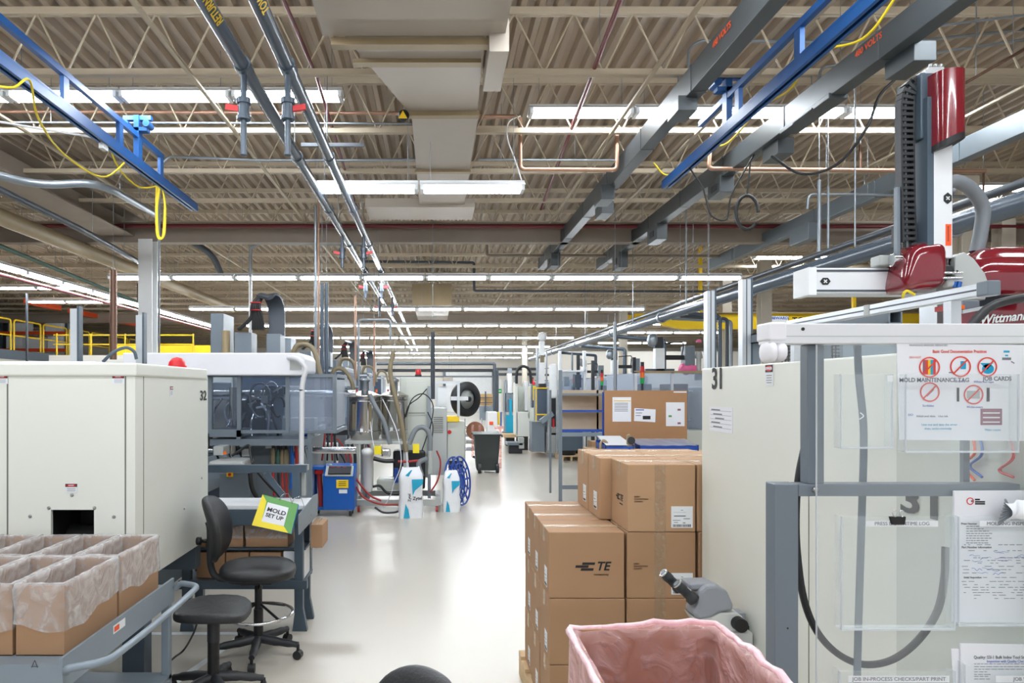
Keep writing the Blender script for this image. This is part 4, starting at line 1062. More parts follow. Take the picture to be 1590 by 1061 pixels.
# ================================================================ MACHINE 31 (right foreground)
r = root('molding_machine', (2.0, 2.2, 0), 'cream molding machine numbered 31 on the right of the aisle', 'machine')
MX = 1.205
MB().box(MX, 2.6, 1.25, 3.09, .12, 1.795).build('housing', 'machine', r, bevel=.006)
MB().box(MX+.1, 2.5, 1.3, 3.0, 0, .12).build('plinth', 'slate', r)
MB().box(MX-.006, MX, 1.25, 1.775, .14, 1.77).build('access_panel', 'machine2', r)
m = MB(); m.box(MX-.001, MX, 2.2, 2.204, .12, 1.795); m.build('panel_seam', 'seam', r)
text('machine_number', '31', (MX-.002, 2.91, 1.742), LF, .125, 'ink', r, True)
text('machine_number', '31', (MX-.008, 1.68, 1.418), LF, .094, 'ink', r, True, sx=1.75)
danger(r, V((MX-.001, 2.46, 1.752)), LF, .058, .078)
m = MB(); cc = V((MX-.001, 2.88, 1.573)); rect(m, cc, LF, .23, .105, .001); m.use(1)
for k in range(5):
    rect(m, cc+V((0, 0, .036-.018*k)), LF, .21, .0012, .0004, .001)
    rect(m, cc+V((0, .05-.02*(k % 3), .040-.018*k)), LF, .09, .005, .0004, .001)
q = m.build('job_sheet', ['paper', 'ink_grey'], r); q['label'] = 'white lined sheet taped on the panel'
# mesh screen and rail on top behind the frame
m = MB()
for k in range(18): m.box(1.32+.012*k, 1.323+.012*k, 2.60, 2.603, 1.795, 1.90)
for k in range(8): m.box(1.32, 1.54, 2.60, 2.603, 1.80+.013*k, 1.803+.013*k)
m.build('wire_mesh', 'pipe_dk', r)
MB().box(1.54, 2.4, 2.58, 2.64, 1.795, 1.90).build('rear_rail', 'slate_lt', r)
for px, d, py0, lab in ((1157.5, 2.82, 432, 0), (1102.5, 3.13, 450, 1)):
    p = at(px, 0, d); zb = 1.795 if d < 3.09 else 0
    MB().box(p.x-.021, p.x+.013, d-.02, d+.02, zb, at(0, py0+3, d).z).build('tall_post', 'alu', r)
    MB().box(p.x+.013, p.x+.021, d-.021, d+.021, zb, at(0, py0, d).z).build('post_edge', 'slate', r)
    m = MB(); m.box(p.x-.006, p.x-.002, d-.0205, d-.02, zb, at(0, py0+3, d).z); m.build('post_groove', 'pipe_dk', r)
# sloping aluminium guard rail running along the machine
m = MB(); y0_, y1_ = 1.52, 2.35; xg = 1.221
MB().box(xg-.0125, xg+.0125, y0_, y1_, 1.908, 1.936).build('guard_rail', 'alu', r, bevel=.002)
MB().box(xg-.013, xg-.0125, y0_, y1_, 1.920, 1.924).build('rail_groove', 'pipe_dk', r)
MB().box(xg-.014, xg+.0145, y0_-.03, y0_+.005, 1.906, 1.939).build('rail_bracket', 'steel_grey', r, bevel=.003)
MB().box(xg-.0135, xg-.012, 1.90, 1.925, 1.907, 1.937).build('rail_joint', 'cabinet', r)
for y in (1.6, 2.3): MB().box(xg-.012, xg+.012, y, y+.025, 1.795, 1.908).build('rail_post', 'alu', r)
# grey square tube with open end
m = MB(); a, b = at(1380, 482, 1.95), at(1401, 503, 1.95)
t = .004; m.box(a.x, b.x, 1.95, 2.85, a.z-t, a.z); m.box(a.x, b.x, 1.95, 2.85, b.z, b.z+t); m.box(a.x, a.x+t, 1.95, 2.85, b.z, a.z); m.box(b.x-t, b.x, 1.95, 2.85, b.z, a.z)
m.build('square_tube', 'steel_grey', r)
MB().box(a.x+t, b.x-t, 2.1, 2.11, b.z+t, a.z-t).build('tube_shade', 'black', r)  # black sheet painting the shade inside the open tube end
for y in (2.3, 2.8): MB().box(a.x, b.x, y, y+.03, 1.795, b.z).build('tube_foot', 'steel_grey', r)
# curly wires seen through the acrylic
for k, (mt_, dx) in enumerate((('orange', 0), ('blue', .02), ('red', .10))):
    MB().tube(spl([(MX-.01, 1.52-dx, 1.60), (MX-.02, 1.50-dx, 1.56), (MX-.015, 1.54-dx, 1.53), (MX-.02, 1.50-dx, 1.50+.01*k)], 6), .003, 6).build('wire', mt_, r)

# ================================================================ ROBOT over machine 31
r = root('take_out_robot', (1.8, 2.7, 1.795), 'dark red and white take-out robot standing on the machine numbered 31', 'robot')
D = 2.72
def bx_(x0, y0, x1, y1, d0, d1):
    a, b = at(x0, y0, d0), at(x1, y1, d0); return (a.x, b.x, d0, d1, b.z, a.z)
MB().box(*bx_(1258, 416, 1470, 456, D, D+.11)).build('cross_beam', 'alu_white', r, bevel=.004)
m = MB(); m.box(*bx_(1256, 415, 1268, 458, D-.004, D+.115)); m.build('beam_end', 'white_enamel', r)
for y_ in (421, 452): MB().box(*bx_(1268, y_-2, 1400, y_+1, D-.002, D)).build('beam_rail', 'pipe_dk', r)
m = MB(); c = at(1281.5, 437, D-.001); n_ = V((0, -.001, 0))
m.prism([c+V((a_, 0, b_)) for a_, b_ in ((-.021, 0), (-.010, .014), (.010, .014), (.021, 0), (.010, -.014), (-.010, -.014))], n_)
m.use(1); m.bar(c+V((-.006, -.0015, -.006)), c+V((.006, -.0015, .006)), .004, .001, (0, 1, 0)); m.bar(c+V((-.006, -.0015, .006)), c+V((.006, -.0015, -.006)), .004, .001, (0, 1, 0))
m.build('emblem', ['black', 'white_enamel'], r)
# red glossy cover
def cv(q, x, y, z):
    q.x += .02*z*(1 if x < 0 else 0); q.z += .01*x
    return q
a, b = at(1394, 378, D-.06), at(1458, 454, D-.06); c = (a+b)/2
m = MB(); m.sell(c+V((.0, .02, 0)), (b.x-a.x)/2, .09, (a.z-b.z)/2, .45, .5, 18, 36, cv); m.build('drive_cover', 'red_rob', r)
MB().box(*bx_(1366, 396, 1396, 412, D-.03, D+.03)).build('motor', 'cabinet', r, bevel=.005)
MB().cyl(at(1384, 404, D-.05), at(1400, 404, D-.05), .025, 16).build('motor_flange', 'chrome', r)
# vertical arm
MB().box(*bx_(1449, 170, 1479.5, 401, D-.12, D-.04)).build('vertical_arm', 'alu_white', r, bevel=.004)
MB().box(*bx_(1440, 150, 1450, 420, D-.12, D-.02)).build('arm_rail', 'slate', r)
m = MB(); rect(m, at(1472.5, 365, D-.12), FR, .022, .082, .001); m.use(1)
for k in range(12): rect(m, at(1472.5, 352+2*k, D-.1212), FR, .006, .002, .0004)
m.build('orange_label', ['orange', 'ink'], r)
m = MB(); c = at(1471.5, 308, D-.121)
m.prism([c+V((a_, 0, b_)) for a_, b_ in ((0, -.022), (-.015, -.010), (-.015, .010), (0, .022), (.015, .010), (.015, -.010))], n_)
m.use(1); m.bar(c+V((-.006, -.0015, -.006)), c+V((.006, -.0015, .006)), .004, .001, (0, 1, 0)); m.bar(c+V((-.006, -.0015, .006)), c+V((.006, -.0015, -.006)), .004, .001, (0, 1, 0))
m.build('emblem', ['black', 'white_enamel'], r)
# top motor cover
a, b = at(1455, 110, D-.15), at(1500, 216, D-.15)
cx_ = (a.x+b.x)/2
m = MB(); N = 24; wv = (b.x-a.x)/2
top = []; bot = []
for k in range(N):
    g = 2*math.pi*k/N; x = math.copysign(abs(math.cos(g))**.7, math.cos(g)); y = math.copysign(abs(math.sin(g))**.7, math.sin(g))
    top.append(V((cx_+wv*x, D-.09+.09*y, a.z))); bot.append(V((cx_+wv*x, D-.09+.09*y, b.z+.05*(-x)*.0+.035*(y < 0)*0-.02*y*.5+.022*x)))
vs = top+bot; m.add(vs, [(k, (k+1) % N, N+(k+1) % N, N+k) for k in range(N)], True); m.add(top, [tuple(range(N))]); 
m.build('motor_cover', 'red_rob', r)
m = MB(); low = [p+V((0, 0, -.025)) for p in bot]; m.add(bot+low, [(k, (k+1) % N, N+(k+1) % N, N+k) for k in range(N)], True); m.add(low, [tuple(range(N))]); m.build('cover_base', 'black', r)
MB().box(*bx_(1430, 112, 1455, 215, D-.1, D+.04)).build('gear_housing', 'slate', r, bevel=.004)
m = MB(); m.box(*bx_(1437, 108, 1470, 114, D-.1, D+.02)); m.box(*bx_(1442, 104, 1466, 108, D-.08, D)); m.build('top_plate', 'alu', r)
for px in (1445, 1453, 1461): MB().cyl(at(px, 104, D-.05), at(px, 100, D-.05), .007, 8).build('bolt', 'bolt', r)
# cable chain: individual links along a path
path = spl([at(1441, 132, D-.06), at(1425, 130, D-.06), at(1411, 140, D-.06), at(1405, 165, D-.06), at(1405, 220, D-.06), at(1406, 300, D-.06), at(1408, 385, D-.06)], 12)
tot = [0]
for i in range(1, len(path)): tot.append(tot[-1]+(path[i]-path[i-1]).length)
ch = bpy.data.objects.new('cable_chain', None)
m = MB(); L_ = .022; nlk = int(tot[-1]/L_)
mrail = MB()
for i in range(nlk):
    s_ = (i+.5)*L_; j = max(k for k in range(len(tot)) if tot[k] <= s_); j = min(j, len(path)-2)
    t_ = (s_-tot[j])/(tot[j+1]-tot[j]); p = path[j].lerp(path[j+1], t_); d_ = (path[j+1]-path[j]).normalized()
    sd = d_.cross(V((0, 1, 0))).normalized()
    m.obox(p+sd*.024, sd*.0035, d_*L_*.52, V((0, .018, 0))); m.obox(p-sd*.024, sd*.0035, d_*L_*.52, V((0, .018, 0)))
    m.obox(p+V((0, -.017, 0)), sd*.022, d_*L_*.26, V((0, .002, 0)))
    m.obox(p+V((0, .017, 0)), sd*.022, d_*L_*.26, V((0, .002, 0)))
m.build('cable_chain', 'dark', r)
for k, (o_, mt_) in enumerate(((-.014, 'rubber'), (.0, 'glassw'), (.014, 'rubber'))):
    MB().tube([p+V((0, o_*.4, 0))+((path[min(i+1, len(path)-1)]-path[max(i-1, 0)]).normalized().cross(V((0, 1, 0))))*o_ for i, p in enumerate(path)], .006, 6).build('chain_cable', mt_, r)
m = MB(); m.box(*bx_(1393, 290, 1398, 400, D-.07, D-.05)); m.build('chain_guide', 'steel_grey', r)
MB().box(*bx_(1405, 345, 1442, 378, D-.02, D+.06)).build('cable_box', 'black', r)
# gripper manifold
MB().box(*bx_(1458, 412, 1480, 428, D-.11, D-.05)).build('gripper_block', 'dark', r, bevel=.004)
for k in range(5):
    MB().tube(spl([at(1457+6*k, 400, D-.08), at(1454+7*k, 410, D-.10+.01*k), at(1462+6*k, 422, D-.10)], 5), .005, 6).build('air_line', 'black', r)
for dy in (424, 432): MB().tube([at(1452, dy, D-.12), at(1494, dy, D-.12)], .005, 8).build('gripper_rod', 'chrome', r)
for k, px in enumerate((1482, 1490)): MB().cyl(at(px, 438, D-.11), at(px-2, 446, D-.11), .009, 10).build('blue_fitting', 'blue', r)
MB().sell(at(1473, 440, D-.10), .018, .018, .018, .6, .6, 8, 14).build('sensor', 'cabinet', r)
# big red body at right with white side cheek
a, b = at(1500, 386, D-.02), at(1640, 466, D-.02)
def bd(q, x, y, z):
    if x < 0: q.x += .05*max(0, z)**2*abs(x)
    q.z -= .012*math.cos(z*9)*(y < 0)
    return q
m = MB(); m.sell((a+b)/2+V((0, .1, 0)), (b.x-a.x)/2, .16, (a.z-b.z)/2, .4, .45, 22, 40, bd); m.build('main_cover', 'red_rob', r)
q0 = [at(1483, 398, D-.1), at(1498, 391, D-.1), at(1513, 402, D-.1), at(1530, 425, D-.1), at(1537, 446, D-.1), at(1530, 466, D-.1), at(1483, 466, D-.1)]
MB().prism(q0, (0, .2, 0)).build('side_cheek', 'cabinet', r, bevel=.004)
# red name beam, pedestal
pr = [at(1493, 493, D-.2), at(1495, 482, D-.2), at(1600, 462, D-.2), at(1640, 455, D-.2), at(1640, 506, D-.2), at(1493, 506, D-.2)]
MB().prism(pr, (0, .08, 0)).build('name_beam', 'red_rob', r)
MB().bar(at(1492, 485, D-.21), at(1640, 456, D-.21), .012, .02, (0, 1, 0)).build('name_beam_trim', 'alu', r)
text('lettering', 'Wittmann', at(1558, 494, D-.203), (V((.99, 0, .10)), V((0, 0, 1))), .046, 'white_enamel', r, True, .3, .95)
MB().box(*bx_(1455, 466, 1475, 509, D, D+.1)).build('pedestal', 'alu', r)
MB().box(*bx_(1520, 455, 1600, 508, D+.02, D+.2)).build('pedestal', 'slate', r)
m = MB(); m.box(*bx_(1497, 466, 1522, 484, D-.15, D-.05)); m.build('connector_housing', 'steel_grey', r, bevel=.004)
MB().box(*bx_(1469, 474, 1488, 482, D-.18, D-.12)).build('red_connector', 'red_hose', r, bevel=.002)
MB().box(*bx_(1488, 474, 1498, 480, D-.17, D-.13)).build('orange_cable_gland', 'orange_led', r)
MB().box(*bx_(1491, 484, 1508, 492, D-.17, D-.1)).build('plug', 'white_enamel', r, bevel=.002)
MB().tube(spl([at(1420, 458, D-.15), at(1408, 452, D-.16), at(1402, 462, D-.14), at(1412, 480, D-.1)], 6), .005, 8).build('yellow_lead', 'yellow_cord', r)
MB().tube(spl([at(1478, 300, D+.1), at(1446, 290, D+.1), at(1428, 300, D+.1), at(1420, 340, D+.1), at(1420, 378, D+.06)], 8), .02, 10).build('air_hose', 'glassw', r)
MB().tube(spl([at(1470, 285, D), at(1488, 282, D), at(1512, 298, D+.02), at(1526, 325, D+.04), at(1522, 365, D+.05), at(1516, 392, D+.05)], 8), .026, 12).build('air_hose', 'glassw', r)
MB().tube(spl([at(1508, 508, D-.35), at(1522, 490, D-.35), at(1548, 472, D-.35), at(1600, 462, D-.33), at(1650, 466, D-.3)], 8), .015, 10).build('thick_cable', 'rubber', r)

# ================================================================ DOCUMENT FRAME in front of machine 31
d = 1.40
def X(px, dd=d): return at(px, 0, dd).x
def Z(py, dd=d): return at(0, py, dd).z
r = root('document_rack', (X(1400), d, 0), 'grey steel frame with clear document pockets in front of the machine numbered 31', 'rack')
MB().box(X(1203), X(1240), d, d+.04, 0, Z(752)).build('post', 'steel_grey', r, bevel=.002)
MB().box(X(1203)-.04, X(1240)+.04, d-.05, d+.09, 0, .008).build('foot_plate', 'steel_grey', r)
MB().box(X(1240), X(1640), d, d+.035, Z(771), Z(752)).build('cross_rail', 'steel_grey', r, bevel=.002)
MB().box(X(1254), X(1280), d-.0, d+.03, Z(752), Z(536)).build('upper_post', 'steel_grey', r, bevel=.002)
MB().box(X(1188), X(1640), d-.02, d+.03, Z(535), Z(504)).build('top_beam', 'alu_white', r, bevel=.002)
m = MB(); m.box(X(1206), X(1640), d-.0205, d-.02, Z(524), Z(523)); m.build('beam_groove', 'cabinet', r)
m = MB(); m.cyl((X(1238.5), d-.021, Z(512.5)), (X(1238.5), d-.02, Z(512.5)), .0035, 14); m.build('beam_hole', 'black', r)
MB().box(X(1186), X(1213), d-.024, d+.034, Z(530), Z(502)).build('end_cap', 'foam', r, bevel=.004)
m = MB(); m.sell((X(1193), d-.0, Z(547)), .011, .03, .023, .8, .8, 10, 16); m.sell((X(1207), d-.0, Z(547)), .013, .03, .021, .8, .8, 10, 16)
m.build('foam_wrap', 'foam', r)
for (px, py) in ((1265, 761), ): MB().lathe((X(px), d, Z(py)), (0, -1, 0), [(.006, 0), (.006, .004), (.003, .006)], 10).build('bolt', 'bolt', r)
m = MB(); m.cyl((X(1223), d-.0005, Z(976)), (X(1223), d+.001, Z(976)), .002, 10); m.build('post_hole', 'black', r)
# acrylic sheet and pockets
AY = d-.012
MB().box(X(1262), X(1640), AY-.003, AY, Z(1120), Z(536)).build('acrylic_sheet', 'acrylic', r)
m = MB(); m.box(X(1262)-.0008, X(1262)+.0008, AY-.0035, AY+.0005, Z(1120), Z(536)); m.build('sheet_edge', 'acrylic_edge', r)
def pocket(x0, y0, x1, y1, word=None, wx=None, wy=None, tsize=.0098):
    yf = AY-.028
    m = MB(); m.box(X(x0), X(x1), yf, yf+.002, Z(y1), Z(y0)); m.box(X(x0), X(x1), yf+.002, AY-.003, Z(y1), Z(y1)+.002)
    m.box(X(x0), X(x0)+.002, yf+.002, AY-.003, Z(y1), Z(y0)); m.box(X(x1)-.002, X(x1), yf+.002, AY-.003, Z(y1), Z(y0))
    o = m.build('pocket', 'acrylic', r)
    e = MB(); w_ = .0009
    e.box(X(x0)-w_, X(x0)+w_, yf-.0005, yf+.003, Z(y1), Z(y0)); e.box(X(x1)-w_, X(x1)+w_, yf-.0005, yf+.003, Z(y1), Z(y0)); e.box(X(x0), X(x1), yf-.0006, yf+.004, Z(y1)-.0008, Z(y1)+.0024)
    e.build('pocket_edge', 'acrylic_edge', o)
    if word:
        t_ = MB(); cc = V(((X(wx[0])+X(wx[1]))/2, yf-.0002, (Z(wy[0])+Z(wy[1]))/2)); rect(t_, cc, FR, X(wx[1])-X(wx[0]), Z(wy[0])-Z(wy[1]), .0004)
        tl = t_.build('title_strip', 'label', o)
        text('lettering', word, cc+V((0, -.0006, 0)), FR, tsize, 'ink_grey', tl, False, sx=1.05, ext=.0002)
    return o
pocket(1288, 582, 1366, 694)
pocket(1386, 582, 1556, 700)
pocket(1289, 797, 1460, 968, 'PRESS DOWNTIME LOG', (1325, 1434), (803, 812))
pocket(1466, 797, 1640, 962, 'MOLDING INSPECTION RECORDS', (1497, 1636), (803, 812))
pocket(1286, 1030, 1460, 1190, 'JOB IN-PROCESS CHECKS/PART PRINT', (1299, 1451), (1037, 1047), .0104)
pocket(1475, 1020, 1640, 1190, 'JOB VISUAL AIDS', (1521, 1632), (1037, 1047))
text('lettering', 'MOLD MAINTENANCE TAG', V((X(1428), AY-.0288, Z(591))), FR, .0118, 'ink_grey', r, True, sx=.95, ext=.0002)
text('lettering', 'JOB CARDS', V((X(1523), AY-.0288, Z(589))), FR, .0118, 'ink_grey', r, True, sx=.95, ext=.0002)
m = MB(); m.tube(spl([(X(1316), AY-.03, Z(640)), (X(1320), AY-.032, Z(645)), (X(1315), AY-.03, Z(650))], 4), .001, 5); m.build('sticker', 'label', r)
MB().box(X(1357), X(1365), AY-.0305, AY-.03, Z(593), Z(584)).build('sticker', 'label', r)
# binder clip
m = MB(); c = V((X(1371), AY-.034, Z(803))); m.prism([c+V((-.016, 0, .009)), c+V((.016, 0, .009)), c+V((.014, 0, -.007)), c+V((-.011, 0, -.007))], (0, .006, 0))
r2 = root('binder_clip', c, 'black binder clip on the left document pocket', 'clip')
m.build('body', 'black', r2, bevel=.001)
for sx in (-.007, .007): MB().tube(spl([c+V((sx, .001, .009)), c+V((sx-.005, 0, .017)), c+V((sx, 0, .022)), c+V((sx+.005, 0, .017)), c+V((sx+.001, 0, .008))], 5), .0009, 6).build('wire_arm', 'chrome', r2)

# poster behind the pocket
PY_ = AY-.0065
def ppos(px, py, k=0): return V((X(px), PY_-.0004*k, Z(py)))
r = root('poster', ppos(1485, 683), 'white landscape poster with red crossed circles, Basic Good Documentation Practices', 'poster')
MB().prism([ppos(1383, 535), ppos(1586, 537), ppos(1579, 684), ppos(1387, 682)], (0, .0006, 0)).build('sheet', 'paper', r)
text('lettering', 'TRAVELING BADGES: REDUCED', ppos(1431, 537.5, 1), FR, .0055, 'ink_grey', r, ext=.0001)
text('title', 'Basic Good Documentation Practices', ppos(1479, 547, 1), FR, .0088, 'ink_red', r, True, sx=.82, ext=.0001)
text('lettering', 'DO NOT', ppos(1411, 556, 1), FR, .006, 'ink_red', r, ext=.0001)
for k, (px, py, rx) in enumerate(((1432.5, 571, 16), (1480, 570, 16), (1521, 570.5, 15), (1433, 609, 15), (1500, 613, 15))):
    c = ppos(px, py, 3); R_ = rx*d/F
    m = MB(); ring(m, c, FR, R_, R_*.13, .0003)
    m.bar(c+V((-R_*.66, -.0002, -R_*.66)), c+V((R_*.66, -.0002, R_*.66)), R_*.13, .0003, (0, 1, 0))
    q = m.build('prohibition_ring', 'ink_red', r)
    m = MB(); c = ppos(px, py, 1)
    if k == 0:
        for j, mi in enumerate((0, 1, 2, 3, 1)):
            m.use(mi); rect(m, c+V(((j-2)*.0052, 0, 0)), FR, .0052, .030, .0002)
        m.build('pictogram', ['ink_mauve', 'ink_red', 'ink_yellow', 'ink_cyan'], r)
    elif k == 1:
        rect(m, c+V((.006, 0, .003)), FR, .011, .016, .0002); m.use(1); rect(m, c+V((-.018, 0, -.012)), FR, .010, .002, .0002); m.build('pictogram', ['ink_cyan', 'ink_grey'], r)
    elif k == 2:
        disc(m, c+V((.002, 0, -.004)), FR, .012, .010, .0002); m.use(0); m.prism([c+V((-.014, 0, .008)), c+V((.012, 0, .008)), c+V((0, 0, -.006))], (0, -.0002, 0)); m.build('pictogram', 'ink_cyan', r)
    elif k == 3:
        m.bar(c+V((-.006, 0, -.008)), c+V((.008, 0, .006)), .004, .0002, (0, 1, 0)); m.build('pictogram', 'ink_grey', r)
    else:
        rect(m, c, FR, .026, .016, .0002); m.use(1); rect(m, c+V((-.031, 0, 0)), FR, .005, .028, .0002); rect(m, c+V((.030, 0, 0)), FR, .006, .028, .0002); m.build('pictogram', ['cabinet', 'ink'], r)
for (px, py, s_, mt_) in ((1480, 592.5, 'Erasers', 'ink_blue'), (1516, 593.5, 'White out tape', 'ink_blue'), (1431, 630, 'Scribbles', 'ink_blue'), (1502, 632, 'Write-overs', 'ink_blue'), (1404, 644, 'DO', 'ink_blue'), (1437, 646, 'Initial and date   Use ink', 'ink_grey'), (1448, 659, 'Line out and date the error', 'ink_cyan'), (1446, 665, 'then, write correctly', 'ink_cyan'), (1530, 667, 'Make copies', 'ink_cyan')):
    text('lettering', s_, ppos(px, py, 1), FR, .0065, mt_, r, ext=.0001)
m = MB(); rect(m, ppos(1527.5, 647, 1), FR, 33*d/F, 25*d/F, .0002); m.use(1)
for j in range(3): rect(m, ppos(1527.5, 641+7*j, 2), FR, 26*d/F, 2*d/F, .0001)
m.build('stamp_block', ['ink_mauve', 'label'], r)
m = MB(); rect(m, ppos(1551, 547, 1), FR, .012, .004, .0002); rect(m, ppos(1551, 553, 1), FR, .006, .003, .0002); m.use(1); rect(m, ppos(1551, 558, 1), FR, .018, .005, .0002); m.bar(ppos(1558, 562, 1), ppos(1563, 565, 1), .002, .0002, (0, 1, 0))
m.build('cloud_mark', ['ink_cyan', 'ink_grey'], r)
# inspection sheet in the right pocket
IY = AY-.012
def ip(px, py, k=0): return V((X(px), IY-.0004*k, Z(py)))
r = root('inspection_form', ip(1540, 962), 'white printed inspection form behind the right clear pocket', 'paper')
MB().prism([ip(1468, 760), ip(1640, 759), ip(1640, 963), ip(1466, 960)], (0, .004, 0)).build('sheet', 'paper', r)
m = MB(); c = ip(1492, 775.5, 1); ring(m, c, FR, .0075, .002, .0002, 0, 20); m.use(1); rect(m, c+V((.004, 0, 0)), FR, .005, .004, .0002, .0002)
m.build('emblem', ['ink_red', 'ink_mauve'], r)
for j in range(3): rect(MBx := MB(), ip(1503+j*0+(3 if j else 0), 773+3*j, 1), FR, (.010, .019, .019)[j], .0028, .0002) if False else None
m = MB(); rnd = random.Random(3)
rect(m, ip(1503, 773, 1), FR, .010, .003, .0002); rect(m, ip(1507, 776.5, 1), FR, .020, .003, .0002); rect(m, ip(1507, 779.5, 1), FR, .020, .003, .0002)
m.build('heading', 'ink', r)
m = MB()
for j in range(8):
    y = 814+3.6*j
    x = 1486
    while x < 1486+rnd.uniform(26, 36):
        wl = rnd.uniform(2, 6); rect(m, ip(x+wl/2, y, 1), FR, wl*d/F, .0016, .0002); x += wl+1.2
for y in (842, 851, 862, 866, 870, 875, 880, 885, 892, 898, 903, 907, 911, 915, 919, 924):
    x = 1478+rnd.uniform(0, 8)
    while x < 1600:
        wl = rnd.uniform(3, 11)
        if rnd.random() < .62: rect(m, ip(x+wl/2, y, 1), FR, wl*d/F, .0013, .0002)
        x += wl+rnd.uniform(1, 5)
m.build('printed_lines', 'ink_grey', r)
m = MB()
for j in range(16):
    x, y = 1486+rnd.uniform(0, 100), 852+rnd.uniform(-2, 34); m.tube(spl([ip(x+t_*4, y+rnd.uniform(-2, 2), 2) for t_ in range(5)], 3), .0004, 4)
m.build('handwriting', 'ink_blue', r)
for (x0_, y0_, s_, sz_) in ((1478, 810, 'Press Number', .0055), (1479, 846, 'Part Number Information', .0058), (1482, 892, 'Initial Inspection', .0055)):
    text('lettering', s_, ip(x0_, y0_, 1), FR, sz_, 'ink', r, True, align='LEFT', ext=.0001)
# crumpled paper on top
rr = random.Random(5)
m = MB(); xa, xb = 1528, 1640
def fnp(u, v):
    px = xa+(xb-xa)*u; top_ = 775-20*u; return V((X(px), AY-.040-.006*math.sin(u*22+v*3)-.012*math.sin(v*3.1), Z(top_+(800-top_)*v+1.5*math.sin(u*30))))
m.grid(fnp, 40, 8)
tag(m.build('crumpled_paper', 'paper', solid=.0008), 'crumpled white printed paper pushed into the right pocket', 'paper')
m = MB()
for k in range(9):
    a_ = V((X(1541), AY-.034, Z(800-2*k))); m.tube(spl([a_, a_+V((-.012, -.004, .004+.001*k)), a_+V((-.03+.002*k, -.002, .008*(k-3)*.5))], 4), [.0022]*8+[.0006], 5)
tag(m.build('brush_bristles', 'glassw'), 'dark grey bristle tuft beside the crumpled paper', 'brush')
# lower forms
r = root('visual_aid_form', ip(1540, 1120), 'white printed form in the lower right pocket', 'paper')
MB().prism([ip(1478, 993), ip(1640, 996), ip(1640, 1120), ip(1478, 1120)], (0, .003, 0)).build('sheet', 'paper', r)
MB().prism([ip(1466, 1002, -10), ip(1500, 1003, -10), ip(1500, 1120, -10), ip(1472, 1120, -10)], (0, .001, 0)).build('rear_sheet', 'paper', r)
text('title', 'Quality: SSI-1 Bulk Index Tool Study', ip(1540, 1014, 1), FR, .009, 'ink', r, False, sx=.85, ext=.0001)
text('lettering', 'Inspection with Quality Check', ip(1547, 1020, 1), FR, .0075, 'ink_blue', r, False, sx=.85, ext=.0001)
m = MB()
for y in (1024, 1028, 1032, 1036, 1040, 1043, 1047, 1058):
    x = 1498
    while x < (1590 if y < 1034 or y > 1050 else 1516):
        wl = rnd.uniform(3, 10); rect(m, ip(x+wl/2, y, 1), FR, wl*d/F, .0014, .0002); x += wl+1.5
m.build('printed_lines', 'ink_grey', r)
# side sheet at the far right
m = MB(); m.box(X(1581), X(1640), AY-.008, AY-.007, Z(692), Z(588)); m.use(1); m.box(X(1583), X(1587), AY-.0085, AY-.008, Z(630), Z(600)); m.box(X(1581), X(1600), AY-.0085, AY-.008, Z(641), Z(635))
tag(m.build('tag_sheet', ['paper', 'ink_blue']), 'sheet with blue bars cut by the right photo edge', 'paper')
# hose and strap behind
tag(MB().tube(spl([(X(1273, 1.5), 1.5, 1.80), at(1266, 600, 1.49), at(1252, 680, 1.48), at(1240, 740, 1.47), at(1236, 800, 1.47), at(1238, 860, 1.47), at(1248, 930, 1.47), at(1268, 980, 1.47), at(1300, 1015, 1.47), at(1340, 1032, 1.47), at(1385, 1025, 1.47), at(1425, 995, 1.47), at(1455, 950, 1.47), at(1466, 900, 1.47), at(1468, 850, 1.47)], 6), .0075, 12).build('black_hose', 'rubber'),
    'thick black hose looping behind the clear document board', 'hose')
m = MB()
pts_ = spl([at(1331, 536, 1.46), at(1334, 590, 1.46), at(1340, 650, 1.46), at(1341, 700, 1.46), at(1338, 800, 1.46), at(1335, 900, 1.46), at(1332, 1000, 1.46), at(1330, 1100, 1.46)], 5)
for a_, b_ in zip(pts_, pts_[1:]): m.bar(a_, b_, .0145, .004, (0, 1, 0))
tag(m.build('strap', 'steel_grey'), 'flat dark grey strap hanging behind the clear document board', 'strap')
m = MB().box(X(1493, 1.46), X(1503, 1.46), 1.455, 1.465, Z(752, 1.46), Z(680, 1.46))
tag(m.build('strap', 'steel_grey'), 'short dark grey strip below the poster', 'strap')

# ================================================================ BIN WITH PINK LINER
bx0, bx1, bd0, bd1, bz = .261, .547, .745, 1.33, 1.233
b0 = .80
r = root('stand_table', ((bx0+bx1)/2, 1.04, 0), 'small grey table under the open box with pink liner', 'table')
MB().box(bx0-.02, bx1+.03, bd0, bd1+.01, b0-.03, b0).build('tabletop', 'slate_lt', r, bevel=.003)
for x_ in (bx0, bx1+.01):
    for y_ in (bd0+.02, bd1-.02): MB().box(x_-.015, x_+.015, y_-.015, y_+.015, 0, b0-.03).build('leg', 'steel_grey', r)
r = root('waste_bin', ((bx0+bx1)/2, 1.04, b0), 'open brown box with pink plastic liner at the bottom edge', 'box')
t = .005
m = MB(); m.box(bx0, bx1, bd0, bd0+t, b0, bz); m.box(bx0, bx1, bd1-t, bd1, b0, bz); m.box(bx0, bx0+t, bd0+t, bd1-t, b0, bz); m.box(bx1-t, bx1, bd0+t, bd1-t, b0, bz); m.box(bx0, bx1, bd0, bd1, b0, b0+t)
m.build('body', 'kraft', r)
per = []
for (a, b, k) in (((bx0, bd0), (bx1, bd0), 12), ((bx1, bd0), (bx1, bd1), 22), ((bx1, bd1), (bx0, bd1), 12), ((bx0, bd1), (bx0, bd0), 22)):
    for i in range(k): per.append((a[0]+(b[0]-a[0])*i/k, a[1]+(b[1]-a[1])*i/k))
